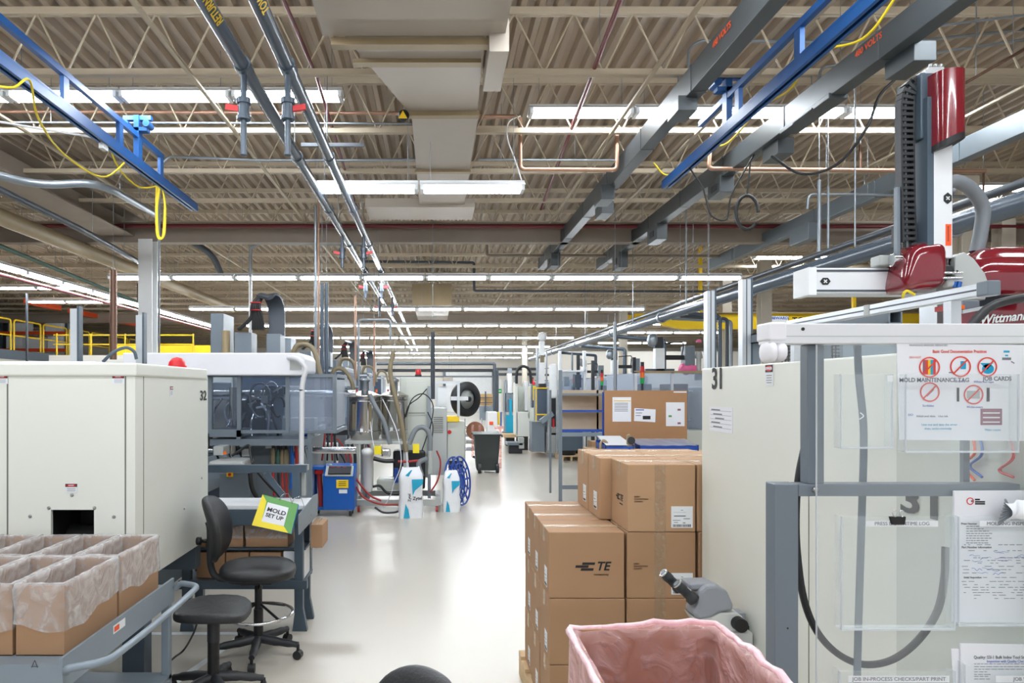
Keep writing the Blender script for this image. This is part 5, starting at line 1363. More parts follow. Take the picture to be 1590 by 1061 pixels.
n = len(per); rnd = random.Random(12); vs = []; fs = []
prof = [(0, .34), (0, .24), (0, .15), (0, .07), (0, .02), (1, 0), (1, .001), (2, .02), (2, .07), (2, .15), (2, .25), (2, .36)]
off = [rnd.uniform(-1, 1) for _ in range(n)]
for j, (sd, q) in enumerate(prof):
    for i, (x, y) in enumerate(per):
        sx = 1 if x > (bx0+bx1)/2+.001 else -1; sy = 1 if y > (bd0+bd1)/2+.001 else -1
        ox = sx if min(abs(x-bx0), abs(x-bx1)) < .001 else 0; oy = sy if min(abs(y-bd0), abs(y-bd1)) < .001 else 0
        o = ((.005, (.004 if q == 0 else -.009), -.010)[sd])+(.0035*off[i]+rnd.uniform(-.0025, .0025))*(1 if sd != 1 else .3)
        corner = .007 if (ox and oy) else 0
        z = bz-q if sd != 1 else bz+.005+.0035*off[i]
        z += .006*math.sin(x*16)*(q < .03)
        vs.append(V((x+ox*(o-corner), y+oy*(o-corner), z)))
for j in range(len(prof)-1):
    for i in range(n):
        k = (i+1) % n; fs.append((j*n+i, j*n+k, (j+1)*n+k, (j+1)*n+i))
MB().add(vs, fs, True).build('liner', 'pink', r)
rim = vs[5*n:6*n]
MB().tube([p+V((0, 0, .002)) for p in rim], [.005+.0025*abs(off[i]) for i in range(n)], 8, False, True).build('liner_rim', 'pink_roll', r)

# ================================================================ MICROSCOPE on its table
r = root('side_table', (1.06, 2.68, 0), 'small pale table carrying the microscope, hidden behind the pink bin', 'table')
MB().box(1.06, 1.195, 2.50, 2.72, .70, .73).build('tabletop', 'machine2', r, bevel=.003)
for x_ in (1.08, 1.17):
    for y_ in (2.53, 2.69): MB().box(x_-.012, x_+.012, y_-.012, y_+.012, 0, .70).build('leg', 'steel_grey', r)
D = 2.62
r = root('microscope', at(1120, 1000, D), 'grey and white stereo microscope with twin black eyepieces behind the pink bin', 'microscope')
def P(px, py, dy=0): return at(px, py, D)+V((0, dy, 0))
m = MB(); prof_ = [(1076, 932), (1080, 913), (1090, 905), (1105, 904), (1122, 912), (1132, 934), (1131, 944), (1112, 946), (1098, 954), (1078, 958), (1068, 948)]
m.prism([P(a, b, -.045) for a, b in prof_], (0, .09, 0)); m.build('upper_body', 'scope', r, bevel=.012)
m = MB(); prof_ = [(1066, 950), (1078, 957), (1098, 953), (1112, 946), (1136, 946), (1147, 953), (1148, 974), (1128, 977), (1096, 975), (1074, 962)]
m.prism([P(a, b, -.040) for a, b in prof_], (0, .08, 0)); m.build('lower_body', 'scope_w', r, bevel=.008)
m = MB(); prof_ = [(1067, 905), (1105, 904), (1104, 911), (1085, 915), (1068, 914)]
m.prism([P(a, b, -.02) for a, b in prof_], (0, .09, 0)); m.build('binocular_head', 'scope', r, bevel=.006)
for dy, ox, oy in ((-.035, 0, 0), (.035, -11, -9)):
    a_, b_ = P(1072+ox, 928+oy, dy), P(1046+ox, 903+oy, dy); dr = (b_-a_)
    MB().lathe(a_, dr, [(.024, 0), (.023, .2), (.0185, .25), (.0175, .6), (.019, .62), (.020, .8), (.0185, .82), (.018, 1)], 24, False).build('eyepiece', 'dark', r)
    MB().lathe(b_, dr, [(.0185, -.02), (.0185, .04)], 24, False).build('eyepiece_ring', 'chrome', r)
    MB().lathe(b_, dr, [(.012, .03), (.012, .05)], 20, False).build('lens', 'glassw', r)
MB().cyl(P(1138, 962, -.075), P(1138, 962, -.03), .026, 24).build('focus_knob', 'black', r)
m = MB(); m.box(P(1141, 0).x, P(1157, 0).x, D+.0, D+.06, P(0, 1000).z, P(0, 953).z); m.build('stand_arm', 'scope', r)
m = MB(); m.box(P(1098, 0).x, P(1160, 0).x, D-.05, D+.06, P(0, 1000).z, P(0, 976).z); m.build('stand_base', 'scope_w', r, bevel=.004)
m = MB(); m.box(P(1085, 0).x, P(1180, 0).x, D-.1, D+.09, .73, P(0, 1000).z); m.build('base_plate', 'machine2', r, bevel=.003)
MB().box(P(1160, 0).x, P(1164, 0).x, D-.0, D+.05, P(0, 998).z, P(0, 973).z).build('bracket', 'black', r)
# ================================================================ MIDDLE DISTANCE, LEFT BAY
def B(m, px0, py0, px1, py1, d0, d1):
    a, b = at(px0, py0, d0), at(px1, py1, d0); m.box(a.x, b.x, d0, d1, b.z, a.z); return m
def castor(r, x, y, rad=.05, mt='rubber', zt=None):
    m = MB(); m.cyl((x-.016, y, rad), (x+.016, y, rad), rad, 18); w_ = m.build('castor', mt, r)
    MB().box(x-.024, x+.024, y-.02, y+.02, rad*1.7, (zt or rad*2.3)).build('castor_fork', 'galv', w_)
# blue temperature unit
r = root('temperature_unit', (-1.33, 9.3, 0), 'blue wheeled temperature control unit with sloping panel and yellow sticker', 'machine')
x0, x1 = -1.50, -1.08; y0 = 9.1; zt = .69
m = MB(); m.prism([(x0, y0, .09), (x0, y0, .56), (x0, y0+.16, .66), (x0, y0+.30, .69), (x0, y0+.30, .09)], (x1-x0, 0, 0)); m.build('body', 'blue', r, bevel=.01)
m = MB(); m.box(x0-.16, x0, y0+.02, y0+.29, .09, .12); m.box(x0-.16, x0, y0+.02, y0+.29, .63, .665); m.box(x0-.16, x0-.12, y0+.25, y0+.29, .12, .63); m.box(x0-.16, x0-.145, y0+.02, y0+.25, .12, .63)
m.build('side_frame', 'blue', r)
m = MB(); m.prism([(x0+.03, y0-.004, .54), (x0+.03, y0+.13, .655), (x1-.02, y0+.13, .655), (x1-.02, y0-.004, .54)], (0, -.01, .012)); m.build('control_panel', 'cabinet', r)
m = MB(); m.prism([(x0+.07, y0-.0, .565), (x0+.07, y0+.10, .65), (x1-.05, y0+.10, .65), (x1-.05, y0-.0, .565)], (0, -.016, .018)); m.use(1)
for k in range(3): m.box(x0+.10+.08*k, x0+.14+.08*k, y0+.055, y0+.075, .655, .66)
m.build('display', ['dark', 'red'], r)
m = MB(); rect(m, (x0+.26, y0-.001, .44), FR, .16, .11, .002); m.use(1)
for k in range(3): rect(m, (x0+.26, y0-.003, .47-.025*k), FR, .10, .008, .001)
m.use(2); rect(m, (x0+.27, y0-.001, .34), FR, .11, .05, .002)
m.build('sticker', ['yellow', 'ink', 'label'], r)
for px in (.07, .36): MB().lathe((x0+px, y0+.2, .665), (0, -.3, 1), [(.02, 0), (.02, .015), (.01, .02)], 12).build('gauge', 'cabinet', r)
MB().tube(spl([(x0-.07, y0+.15, .60), (x0-.07, y0+.15, .5), (x0-.05, y0+.13, .3), (x0-.04, y0+.12, .12)], 5), .035, 12).build('hose', 'red_hose', r)
MB().box(x0-.12, x0-.02, y0+.1, y0+.2, .56, .61).build('valve', 'red', r)
for x_, y_ in ((x0-.1, y0+.06), (x1-.06, y0+.06), (x0-.1, y0+.25), (x1-.06, y0+.25)): castor(r, x_, y_, .038, zt=.095)

# drying hoppers on a wheeled frame
r = root('hopper_dryer', (-.6, 9.9, 0), 'wheeled resin dryer with two stainless hoppers', 'machine')
def bar_(p0, p1, w_=.05, nm='frame_bar', mt='cabinet'): MB().bar(p0, p1, w_, w_).build(nm, mt, r)
fx0, fx1, fy0, fy1 = -1.16, .04, 9.48, 10.35
bar_((fx0+.06, fy0, .13), (fx1, fy0, .13), .08, 'base_rail'); bar_((fx0, fy1, .13), (fx1, fy1, .13), .08, 'base_rail'); bar_((fx1, fy0, .131), (fx1, fy1, .131), .08, 'base_rail')
bar_((fx0+.03, fy0-.02, .132), (fx0+.03, fy1, .132), .08, 'base_rail')
for x_, y_ in ((fx0+.1, fy0-.02), (fx1-.02, fy0), (fx0+.1, fy1), (fx1-.02, fy1)): castor(r, x_, y_, .045, 'red_hose', .1)
for x_ in (fx0+.06, -.42): 
    for y_ in (fy0+.05, fy1-.05): bar_((x_, y_, .17), (x_, y_, .94), .05, 'frame_post')
MB().box(-1.26, -.38, fy0, fy1, .94, .985).build('platform', 'cabinet', r, bevel=.004)
for k, (cx_, cy_, R_) in enumerate(((-1.01, 9.78, .225), (-.61, 10.02, .205))):
    z0_, z1_ = .985, 1.66
    h = MB().lathe((cx_, cy_, z0_), (0, 0, 1), [(R_*.9, 0), (R_*.92, .05), (R_, .07), (R_, .60), (R_*1.06, .605), (R_*1.06, .63), (R_*.98, .635), (R_*.5, .68), (.05, .70)], 36).build('hopper', 'stainless', r)
    MB().lathe((cx_, cy_, z0_+.69), (0, 0, 1), [(.06, 0), (.06, .14), (.08, .14), (.08, .17), (.03, .2)], 20).build('inlet', 'galv', h)
    for ph in (-2.2, -1.15):
        q = V((cx_+R_*math.cos(ph), cy_+R_*math.sin(ph), z0_+.33)); u_ = V((-math.sin(ph), math.cos(ph), 0)); m = MB()
        m.obox(q, u_*.035, V((math.cos(ph), math.sin(ph), 0))*.008, V((0, 0, .20))); m.use(1); m.obox(q, u_*.024, V((math.cos(ph), math.sin(ph), 0))*.011, V((0, 0, .18)))
        m.build('sight_window', ['chrome', 'tan_hose'], h)
    for zz in (.12, .55):
        m = MB(); m.tube([(cx_+(R_+.004)*math.cos(2*math.pi*j/40), cy_+(R_+.004)*math.sin(2*math.pi*j/40), z0_+zz) for j in range(40)], .006, 6, False, True); m.build('clamp_band', 'chrome', h)
    MB().box(cx_-.04, cx_-.0, cy_-R_-.02, cy_-R_, z0_+.12, z0_+.17).build('latch', 'label', h)
# filter bowl
MB().lathe(at(571, 757, 9.55), (0, 0, 1), [(.05, -.06), (.08, 0), (.08, .45), (.088, .45), (.088, .52), (.05, .55)], 20).build('filter_bowl', 'white_col', r)
MB().tube([at(571, 775, 9.55), at(571, 757, 9.55)], .03, 10).build('filter_drain', 'galv', r)
# control cabinet
a = MB(); B(a, 621, 586, 668, 742, 10.1, 10.55); a.build('control_cabinet', 'machine2', r, bevel=.012)
a = MB(); B(a, 630, 592, 664, 645, 10.09, 10.1); a.build('cabinet_door', 'machine2', r, bevel=.004)
MB().box(at(634, 0, 10.1).x, at(660, 0, 10.1).x, 10.085, 10.09, at(0, 642, 10.1).z, at(0, 641, 10.1).z).build('door_groove', 'seam', r)
b_ = MB().lathe(at(649.5, 585, 10.3), (0, 0, 1), [(.05, 0), (.05, .03)], 16).build('beacon', 'dark', r)
MB().lathe(at(649.5, 582, 10.3), (0, 0, 1), [(.042, 0), (.042, .06), (.03, .08)], 16).build('lens', 'red', b_)
a = MB(); B(a, 669, 634, 694, 738, 10.0, 10.6); a.build('vent_cabinet', 'cabinet', r, bevel=.01)
for k in range(9): 
    a = MB(); B(a, 673, 648+2.9*k, 688, 649.2+2.9*k, 9.994, 10.0); a.build('louvre', 'seam', r)
MB().box(at(664, 0, 10).x, at(669, 0, 10).x, 10.0, 10.1, .1, at(0, 600, 10).z).build('cabinet_post', 'galv', r)
def hs(pts, d, rad, mt, dd=None):
    P_ = [at(p[0], p[1], d if len(p) < 3 else p[2]) for p in pts]
    return MB().tube(spl(P_, 7), rad, 9).build('hose', mt, r)
hs([(611, 545), (606, 575), (612, 610), (622, 650), (629, 690), (631, 702)], 9.5, .034, 'tan_hose')
MB().tube([at(631, 700, 9.5), at(634, 742, 9.5)], .02, 10).build('suction_lance', 'alu_white', r)
hs([(574, 612), (582, 630), (596, 655), (606, 690)], 9.45, .032, 'glassw')
hs([(635, 690), (645, 668), (658, 664), (667, 676), (668, 700)], 9.5, .036, 'glassw')
MB().tube([at(668, 695, 9.5), at(668, 736, 9.5)], .032, 12).build('hose_cuff', 'cabinet', r)
hs([(663, 604), (650, 618), (635, 630), (628, 650)], 9.9, .008, 'black'); hs([(630, 648), (640, 620), (658, 612), (672, 628), (670, 655), (662, 680), (655, 700)], 9.7, .008, 'black')
hs([(664, 640), (672, 660), (670, 690)], 9.6, .008, 'black')
hs([(678, 700), (684, 718), (680, 745), (668, 765)], 9.6, .012, 'red_hose'); hs([(580, 712), (596, 716), (612, 716)], 9.4, .03, 'rubber'); hs([(618, 717), (635, 717), (655, 715)], 9.5, .018, 'red_hose')
hs([(655, 740), (650, 720), (664, 712)], 9.5, .035, 'glassw')
hs([(594, 620), (606, 645), (616, 670), (622, 700), (622, 725), (612, 750), (606, 770), (590, 797)], 9.3, .006, 'paper')
hs([(575, 655), (578, 680), (582, 700)], 9.4, .006, 'paper')
hs([(552, 742), (562, 756), (575, 770), (592, 778)], 9.35, .014, 'red_hose'); hs([(553, 756), (564, 772), (590, 783), (620, 784)], 9.3, .014, 'red_hose')
hs([(579, 756), (590, 755), (602, 766), (625, 768)], 9.5, .018, 'rubber'); hs([(582, 788), (595, 796), (612, 796), (622, 793)], 9.25, .014, 'rubber')
hs([(546, 690), (551, 705), (551, 730), (546, 742)], 9.4, .022, 'rubber'); hs([(540, 695), (545, 715), (542, 735)], 9.4, .018, 'red_hose')
a = MB(); B(a, 581, 693, 592, 706, 9.38, 9.45); a.build('regulator', 'yellow_card', r, bevel=.004)
a = MB(); B(a, 592, 698, 606, 710, 9.40, 9.5); a.build('blower_motor', 'chrome', r, bevel=.02)
a = MB(); B(a, 641, 690, 651, 704, 9.45, 9.5); a.build('regulator', 'yellow_card', r, bevel=.004)
a = MB(); B(a, 585, 745, 622, 762, 9.7, 10.1); a.build('blower_housing', 'machine2', r, bevel=.02)
a = MB(); B(a, 610, 700, 660, 760, 10.0, 10.3); a.build('dark_motor', 'dark', r, bevel=.03)
a = MB(); B(a, 612, 728, 618, 750, 9.6, 9.7); a.build('blue_valve', 'blue_dk', r)
for k in range(4): MB().cyl(at(548+8*k, 690, 9.6), at(548+8*k, 686, 9.6), .02, 10).build('fitting', 'bolt', r)

# white resin sacks
def sack(c, w_, h_, t_, yaw, lab, words_, seed):
    r = root('resin_sack', c, lab, 'sack', None)
    rnd = random.Random(seed); ca, sa = math.cos(yaw), math.sin(yaw)
    def q(x, y, z): return V((c[0]+x*ca-y*sa, c[1]+x*sa+y*ca, z))
    vs = []; fs = []; nu = 28; nv = 14
    for j in range(nv+1):
        v = j/nv
        th = t_*(.95-.15*v+.1*math.sin(v*3.1)) if v < .82 else t_*(.85*(1-v)/.18+.03)
        wd = w_*(1-.05*v+.03*math.sin(v*9))*(1-.25*max(0, v-.82)/.18)
        for i in range(nu):
            g = 2*math.pi*i/nu; x = math.copysign(abs(math.cos(g))**.45, math.cos(g))*wd/2; y = math.copysign(abs(math.sin(g))**.6, math.sin(g))*th/2
            vs.append(q(x+rnd.uniform(-.006, .006), y+rnd.uniform(-.005, .005), h_*v+.02*math.sin(g*2+seed)*v))
    for j in range(nv):
        for i in range(nu): fs.append((j*nu+i, j*nu+(i+1) % nu, (j+1)*nu+(i+1) % nu, (j+1)*nu+i))
    m = MB(); m.add(vs, fs, True); m.add(vs[:nu], [tuple(range(nu))[::-1]]); m.add(vs[-nu:], [tuple(range(nu))])
    m.build('bag', 'white_bag', r)
    yf = -t_*.5-.004
    def F_(x, z): return q(x, yf, z)
    n_ = q(0, -1, 0)-q(0, 0, 0)
    MB().prism([F_(-w_*.02, h_*.78), F_(w_*.46, h_*.78), F_(w_*.44, h_*.68), F_(w_*.12, h_*.56), F_(w_*.02, h_*.46)], n_*.003).build('print_shape', 'sack_blue', r)
    MB().prism([F_(-w_*.36, 0.01), F_(-w_*.10, 0.01), F_(-w_*.16, h_*.18), F_(-w_*.28, h_*.30)], n_*.003).build('print_shape', 'sack_blue', r)
    MB().prism([F_(-w_*.3, h_*.86), F_(-w_*.05, h_*.97), F_(0, h_*.97), F_(-w_*.15, h_*.84)], n_*.003).build('print_shape', 'sack_blue', r)
    u_ = q(1, 0, 0)-q(0, 0, 0)
    for (s_, x, z, sz, rot_) in words_:
        uv = (u_, V((0, 0, 1))) if not rot_ else (V((0, 0, 1)), -u_)
        text('lettering', s_, F_(x*w_, z*h_)+n_*.004, uv, sz, 'ink', r, True)
    return r
sack((-.325, 9.06, 0), .32, .66, .16, .25, 'upright white and cyan resin sack standing in front of the dryer', (('Zytel', .22, .40, .06, 0), ('Zytel', -.12, .42, .05, 1)), 1)
sack((.22, 9.5, 0), .24, .56, .16, .1, 'smaller white and cyan resin sack beside the blue reel', (), 4)
# blue reel
c = at(711, 745, 9.98); c.z = .365
r = root('empty_reel', (c.x, c.y, 0), 'large blue spoked plastic reel leaning beside the resin sacks', 'reel')
ax = V((.90, -.42, .12)).normalized(); u_ = ax.cross(V((0, 0, 1))).normalized(); v_ = u_.cross(ax)
if v_.z < 0: v_ = -v_
for s_ in (-.045, .045):
    cc = c+ax*s_
    for R_, th_ in ((.35, .014), (.25, .010), (.10, .014)):
        MB().tube([cc+(u_*math.cos(2*math.pi*k/48)+v_*math.sin(2*math.pi*k/48))*R_ for k in range(48)], th_, 7, False, True).build('flange_ring', 'blue_dk', r)
    for k in range(12):
        g = 2*math.pi*k/12; MB().bar(cc+(u_*math.cos(g)+v_*math.sin(g))*.1, cc+(u_*math.cos(g)+v_*math.sin(g))*.345, .03, .010, ax).build('spoke', 'blue_dk', r)
MB().cyl(c-ax*.045, c+ax*.045, .10, 24).build('hub', 'blue_dk', r)

# machines of the left bay standing further down
def left_machine(y, lab, k):
    r = root('molding_machine', (-2.8, y, 0), lab, 'machine')
    MB().box(-4.4, -1.75, y, y+1.9, 0, 1.15).build('base', 'steel_grey', r, bevel=.01)
    MB().box(-4.4, -2.7, y+.1, y+1.8, 1.15, 2.1).build('injection_hood', 'machine', r, bevel=.02)
    MB().box(-2.68, -1.8, y+.3, y+1.7, 1.15, 2.15).build('clamp_block', 'steel_grey', r, bevel=.02)
    for x_ in (-2.6, -1.78): MB().box(x_, x_+.04, y, y+.04, 1.15, 2.1).build('guard_post', 'alu', r)
    MB().box(-2.56, -1.78, y+.01, y+.016, 1.2, 2.05).build('guard_panel', 'guard', r)
    MB().box(-1.77, -1.764, y+.04, y+1.86, 1.2, 2.05).build('guard_panel', 'guard', r)
    MB().box(-2.6, -1.74, y, y+.04, 2.05, 2.09).build('guard_rail', 'alu', r)
    for z_, mt_ in ((.75, 'red_hose'), (.6, 'rubber'), (.45, 'red_hose')):
        MB().tube(spl([(-2.4, y-.02, 1.0), (-2.2+.2*z_, y-.1, z_+.1), (-2.0+.3*z_, y-.12, z_-.2), (-1.7, y-.08, .1)], 6), .016, 8).build('hose', mt_, r)
    for j in range(5): MB().lathe((-2.5+.14*j, y-.01, 1.0), (0, -1, 0), [(.03, 0), (.03, .04), (.015, .06)], 10).build('valve', ('black', 'red', 'blue', 'black', 'red')[j], r)
    # robot top unit, hose bundle, belt
    b0 = at(357, 515, 9.0); 
    MB().box(-2.71, -2.48, y+.2, y+.5, 2.15, 2.47).build('drive_box', 'steel_grey', r, bevel=.008)
    MB().box(-2.28, -2.09, y+.2, y+.5, 2.15, 2.45).build('drive_box', 'steel_grey', r, bevel=.008)
    m = MB()
    pth = spl([(-2.17, y+.34, 2.44), (-2.17, y+.34, 2.75), (-2.19, y+.29, 2.90), (-2.23, y+.19, 2.965), (-2.30, y+.1, 2.93)], 7)
    for a_, b_ in zip(pth, pth[1:]):
        t_ = (b_-a_).normalized(); m.bar(a_, b_+t_*.01, .22, .035, V((0, -t_.z, t_.y)))
    m.build('energy_chain', 'pipe_dk', r)
    for j in range(9):
        g = j/8-.5
        MB().tube(spl([(-2.38+.02*j*.3, y+.16+.02*(j % 3), 2.94), (-2.40+.10*g, y+.12+.03*(j % 2), 2.83), (-2.40+.16*g, y+.14, 2.66), (-2.40+.20*g-(.15 if j < 2 else 0), y+.16, 2.5)], 5), .018, 7).build('hose', 'black' if j != 4 else 'rubber', r)
    for zz in (2.86, 2.76):
        MB().tube([(-2.40+.075*math.cos(2*math.pi*j/20), y+.14+.05*math.sin(2*math.pi*j/20), zz) for j in range(20)], .008, 6, False, True).build('red_strap', 'red', r)
    MB().cyl((-2.85, y+.3, 2.1), (-2.85, y+.3, 2.5), .055, 16).build('accumulator', 'duct_band', r)
    MB().box(-3.1, -2.92, y+.4, y+.9, 2.1, 2.75).build('loader', 'steel_grey', r, bevel=.01)
    MB().tube(spl([(-1.95, y+.2, 2.1), (-1.85, y+.2, 2.3), (-1.65, y+.2, 2.25), (-1.55, y+.2, 1.9)], 6), .035, 10).build('material_hose', 'tan_hose', r)
    if k: MB().box(-1.7, -1.45, y+.3, y+.6, 0, 1.35).build('side_cabinet', 'machine2', r, bevel=.01)
    if k: MB().tube([(-1.58, y+.45, 1.35), (-1.58, y+.45, 1.62)], .022, 10).build('stack_light', 'black', r)
    if k: MB().tube([(-1.58, y+.45, 1.62), (-1.58, y+.45, 1.70)], .03, 12).build('lamp', 'red' if k % 2 else 'orange_led', r)
    return r
left_machine(9.0, 'grey molding machine with black hose bundle directly behind the machine numbered 32', 0)
left_machine(13.4, 'second machine with black hose bundle along the left bay', 1)
left_machine(17.8, 'third machine with black hose bundle along the left bay', 2)
left_machine(22.4, 'fourth machine along the left bay, mostly hidden', 3)
# slim frames between machine 32 and the hoppers
r = root('tube_barrier', (-1.4, 10.6, 0), 'grey tube frame between the guard panels and the hoppers', 'frame')
for px in (520, 541): MB().tube([at(px, 770, 10.4), at(px, 560 if px == 520 else 600, 10.4)], .022, 8).build('post', 'steel_grey', r)
MB().tube([at(517, 602, 10.4), at(556, 602, 10.4)], .02, 8).build('rail', 'steel_grey', r)
a = MB(); B(a, 521, 604, 541, 665, 10.42, 10.43); a.build('panel', 'guard2', r)
MB().tube(spl([at(513, 590, 10.4), at(520, 574, 10.4), at(533, 574, 10.4), at(545, 590, 10.4), at(549, 606, 10.4)], 6), .035, 10).build('hose', 'tan_hose', r)
a = MB(); B(a, 524, 590, 545, 601, 10.5, 10.8); a.build('blue_tray', 'label', r)
for k in range(4): MB().tube(spl([at(505+5*k, 670, 10.3), at(503+6*k, 690, 10.2), at(500+8*k, 715, 10.3)], 4), .014, 7).build('hose', ('red_hose', 'rubber')[k % 2], r)
a = MB(); B(a, 503, 668, 540, 676, 10.3, 10.5); a.build('manifold', 'dark', r)
a = MB(); B(a, 488, 690, 520, 768, 11.0, 11.4); a.build('tank', 'machine2', r, bevel=.02)

# frame with large black wire reel
r = root('wire_reel_stand', (.55, 14.6, 0), 'grey reel stand with yellow band and red switch beyond the dryer', 'stand')
a = MB(); B(a, 694.5, 655, 722, 716, 14.5, 15.1); a.build('cabinet', 'machine2', r, bevel=.01)
a = MB(); B(a, 694.5, 647, 713, 655, 14.45, 15.1); a.build('yellow_band', 'yellow', r)
MB().lathe(at(698, 671, 14.5), (0, -1, 0), [(.04, 0), (.04, .03), (.02, .05)], 12).build('switch', 'red', r)
m = at(0, 716, 14.5).z
MB().box(at(697, 0, 14.5).x, at(720, 0, 14.5).x, 14.6, 15.0, 0, m).build('plinth', 'dark', r)
for px in (676, 710): 
    a = MB(); B(a, px, 593, px+4, 648, 14.45, 14.52); a.build('frame_post', 'alu', r)
a = MB(); B(a, 676, 592, 714, 596, 14.44, 14.53); a.build('frame_rail', 'alu', r)
a = MB(); B(a, 676, 600, 694, 648, 14.8, 15.2); a.build('rear_panel', 'label', r)
a = MB(); B(a, 676, 646, 694, 740, 14.45, 15.1); a.build('side_box', 'cabinet', r)
a = MB(); B(a, 700, 616, 727, 622, 14.5, 14.58); a.build('reel_arm', 'alu_white', r)
a = MB(); B(a, 688, 586, 703, 593, 14.7, 14.9); a.build('motor', 'duct', r, bevel=.02)
c = at(723, 620, 15.0)
r = root('wire_reel', c-V((0, 0, .38)), 'big black reel with grey centre on the reel stand', 'reel')
ax = V((.62, -.78, 0)).normalized()
MB().lathe(c-ax*.08, ax, [(.22, .16), (.22, 0), (.37, 0), (.385, .02), (.385, .14), (.37, .16), (.22, .16)], 48, caps=False).build('rim', 'rubber', r)
MB().lathe(c-ax*.03, ax, [(.215, 0), (.215, .06), (.05, .07), (.05, .13)], 36).build('hub_disc', 'cabinet', r)
MB().lathe(c+ax*.05, ax, [(.06, 0), (.06, .08), (.04, .1)], 16).build('hub_cap', 'dark', r)
# brown cardboard reel, pink stand, black wheelie bin
c = at(738, 669, 15.2)
r = root('cardboard_reel', c-V((0, 0, .2)), 'brown cardboard reel behind the black wheeled bin', 'reel')
for s_ in (-.06, .06): MB().cyl(c+V((0, s_-.01, 0)), c+V((0, s_+.01, 0)), .20, 32).build('flange', 'brown', r)
MB().cyl(c+V((0, -.05, 0)), c+V((0, .05, 0)), .08, 20).build('core', 'kraft', r)
r = root('pink_stand', at(755, 729, 14.8), 'pink painted stand holding the brown reel', 'stand')
for px, y0_, y1_ in ((734, 660, 710), (745, 660, 712), (777, 664, 730)): 
    a = MB(); B(a, px-1.8, y0_, px+1.8, y1_, 14.75, 14.8); a.build('upright', 'ink_mauve' if px < 0 else 'pink', r)
a = MB(); B(a, 768, 662, 782, 667, 14.74, 14.8); a.build('bracket', 'pink', r)
MB().bar(at(734, 709, 14.78), at(779, 729, 14.78), .05, .05).build('foot', 'dark', r)
r = root('shelf_unit', at(735, 716, 15.6), 'low shelf unit with white papers behind the brown reel', 'shelf')
for k, y_ in enumerate((665, 677, 688, 699)):
    a = MB(); B(a, 722, y_, 748, y_+1.5, 15.5, 16.0); a.build('shelf', 'alu_white', r)
    a = MB(); B(a, 724, y_-3, 738, y_, 15.55, 15.9); a.build('paper_stack', 'paper', r)
for px in (722, 748): 
    a = MB(); B(a, px-.8, 650, px+.8, 720, 15.5, 15.55); a.build('post', 'alu', r)
r = root('wheeled_bin', (1.05, 14.1, 0), 'dark green-black wheeled rubbish bin in the aisle', 'bin')
d0 = 13.85; zt = at(0, 677, d0).z; xa, xb = at(737, 0, d0).x, at(777, 0, d0).x
m = MB(); q = .05
lo = [(xa+q, d0+.04, .05), (xb-q, d0+.04, .05), (xb-q, d0+.50, .05), (xa+q, d0+.50, .05)]; hi = [(xa, d0, zt), (xb, d0, zt), (xb, d0+.56, zt), (xa, d0+.56, zt)]
m.add(lo+hi, [(3, 2, 1, 0), (0, 1, 5, 4), (1, 2, 6, 5), (2, 3, 7, 6), (3, 0, 4, 7)]); m.build('body', 'bin_green', r, bevel=.01)
m = MB(); m.prism([(xa-.03, d0-.03, zt), (xb+.03, d0-.03, zt), (xb+.03, d0+.58, zt+.02), (xa-.03, d0+.58, zt+.02)], (0, 0, .035)); m.build('lid', 'bin_green', r, bevel=.012)
MB().tube([(xa-.04, d0+.6, zt+.01), (xb+.04, d0+.6, zt+.01)], .02, 10).build('handle', 'bin_green', r)
MB().box(xb+.02, xb+.05, d0, d0+.1, zt-.03, zt+.02).build('handle_grip', 'bin_green', r)
for x_ in (xa+.10, xb-.06): MB().cyl((x_-.03, d0+.02, .1), (x_+.03, d0+.02, .1), .1, 24).build('wheel', 'rubber', r)

# ================================================================ MIDDLE DISTANCE, CENTRE / RIGHT
# flow rack and board
r = root('carton_rack', (2.2, 10.4, 0), 'tall grey rack with tan bays and blue shelf strips', 'rack')
D0 = 10.3
for px in (870.5, ): 
    a = MB(); B(a, px-2.5, 575, px+2.5, 780, D0, D0+.05); a.build('post', 'steel_grey', r)
a = MB(); B(a, 899-1, 757, 903, 780, D0+.5, D0+.55)
for (y0_, y1_, mt_, nm) in ((611, 614, 'steel_grey', 'shelf_edge'), (637, 640, 'blue_dk', 'shelf_edge'), (667, 671, 'blue_dk', 'shelf_edge'), (672, 678, 'slate_lt', 'roller'), (754, 760, 'steel_grey', 'lower_rail')):
    a = MB(); B(a, 873, y0_, 937 if nm != 'roller' else 935, y1_, D0, D0+.04); a.build(nm, mt_, r)
a = MB(); B(a, 873, 606, 937, 668, D0+.35, D0+.36); a.build('back_panel', 'tan', r)
for y_ in (614, 640): 
    a = MB(); B(a, 873, y_, 937, y_+1.5, D0+.04, D0+.35); a.build('shelf', 'tan', r)
a = MB(); B(a, 935.5, 609, 938, 680, D0-.01, D0+.02); a.build('blue_strip', 'blue_dk', r)
MB().box(at(935, 0, D0).x, at(938, 0, D0).x, D0+.35, D0+.38, 0, at(0, 606, D0).z).build('post', 'steel_grey', r)
MB().box(at(869, 0, D0).x, at(872, 0, D0).x, D0+.9, D0+.95, 0, at(0, 606, D0).z).build('post', 'steel_grey', r)
r = root('notice_board', at(1003, 700, D0-.05), 'large brown notice board with three sheets behind the carton stack', 'board')
a = MB(); B(a, 938.5, 606.5, 1067, 683, D0-.05, D0-.025); a.build('panel', 'cork', r, bevel=.004)
for px in (945, 1060): MB().box(at(px, 0, D0).x-.02, at(px, 0, D0).x+.02, D0-.02, D0+.02, 0, at(0, 640, D0).z).build('support', 'steel_grey', r)
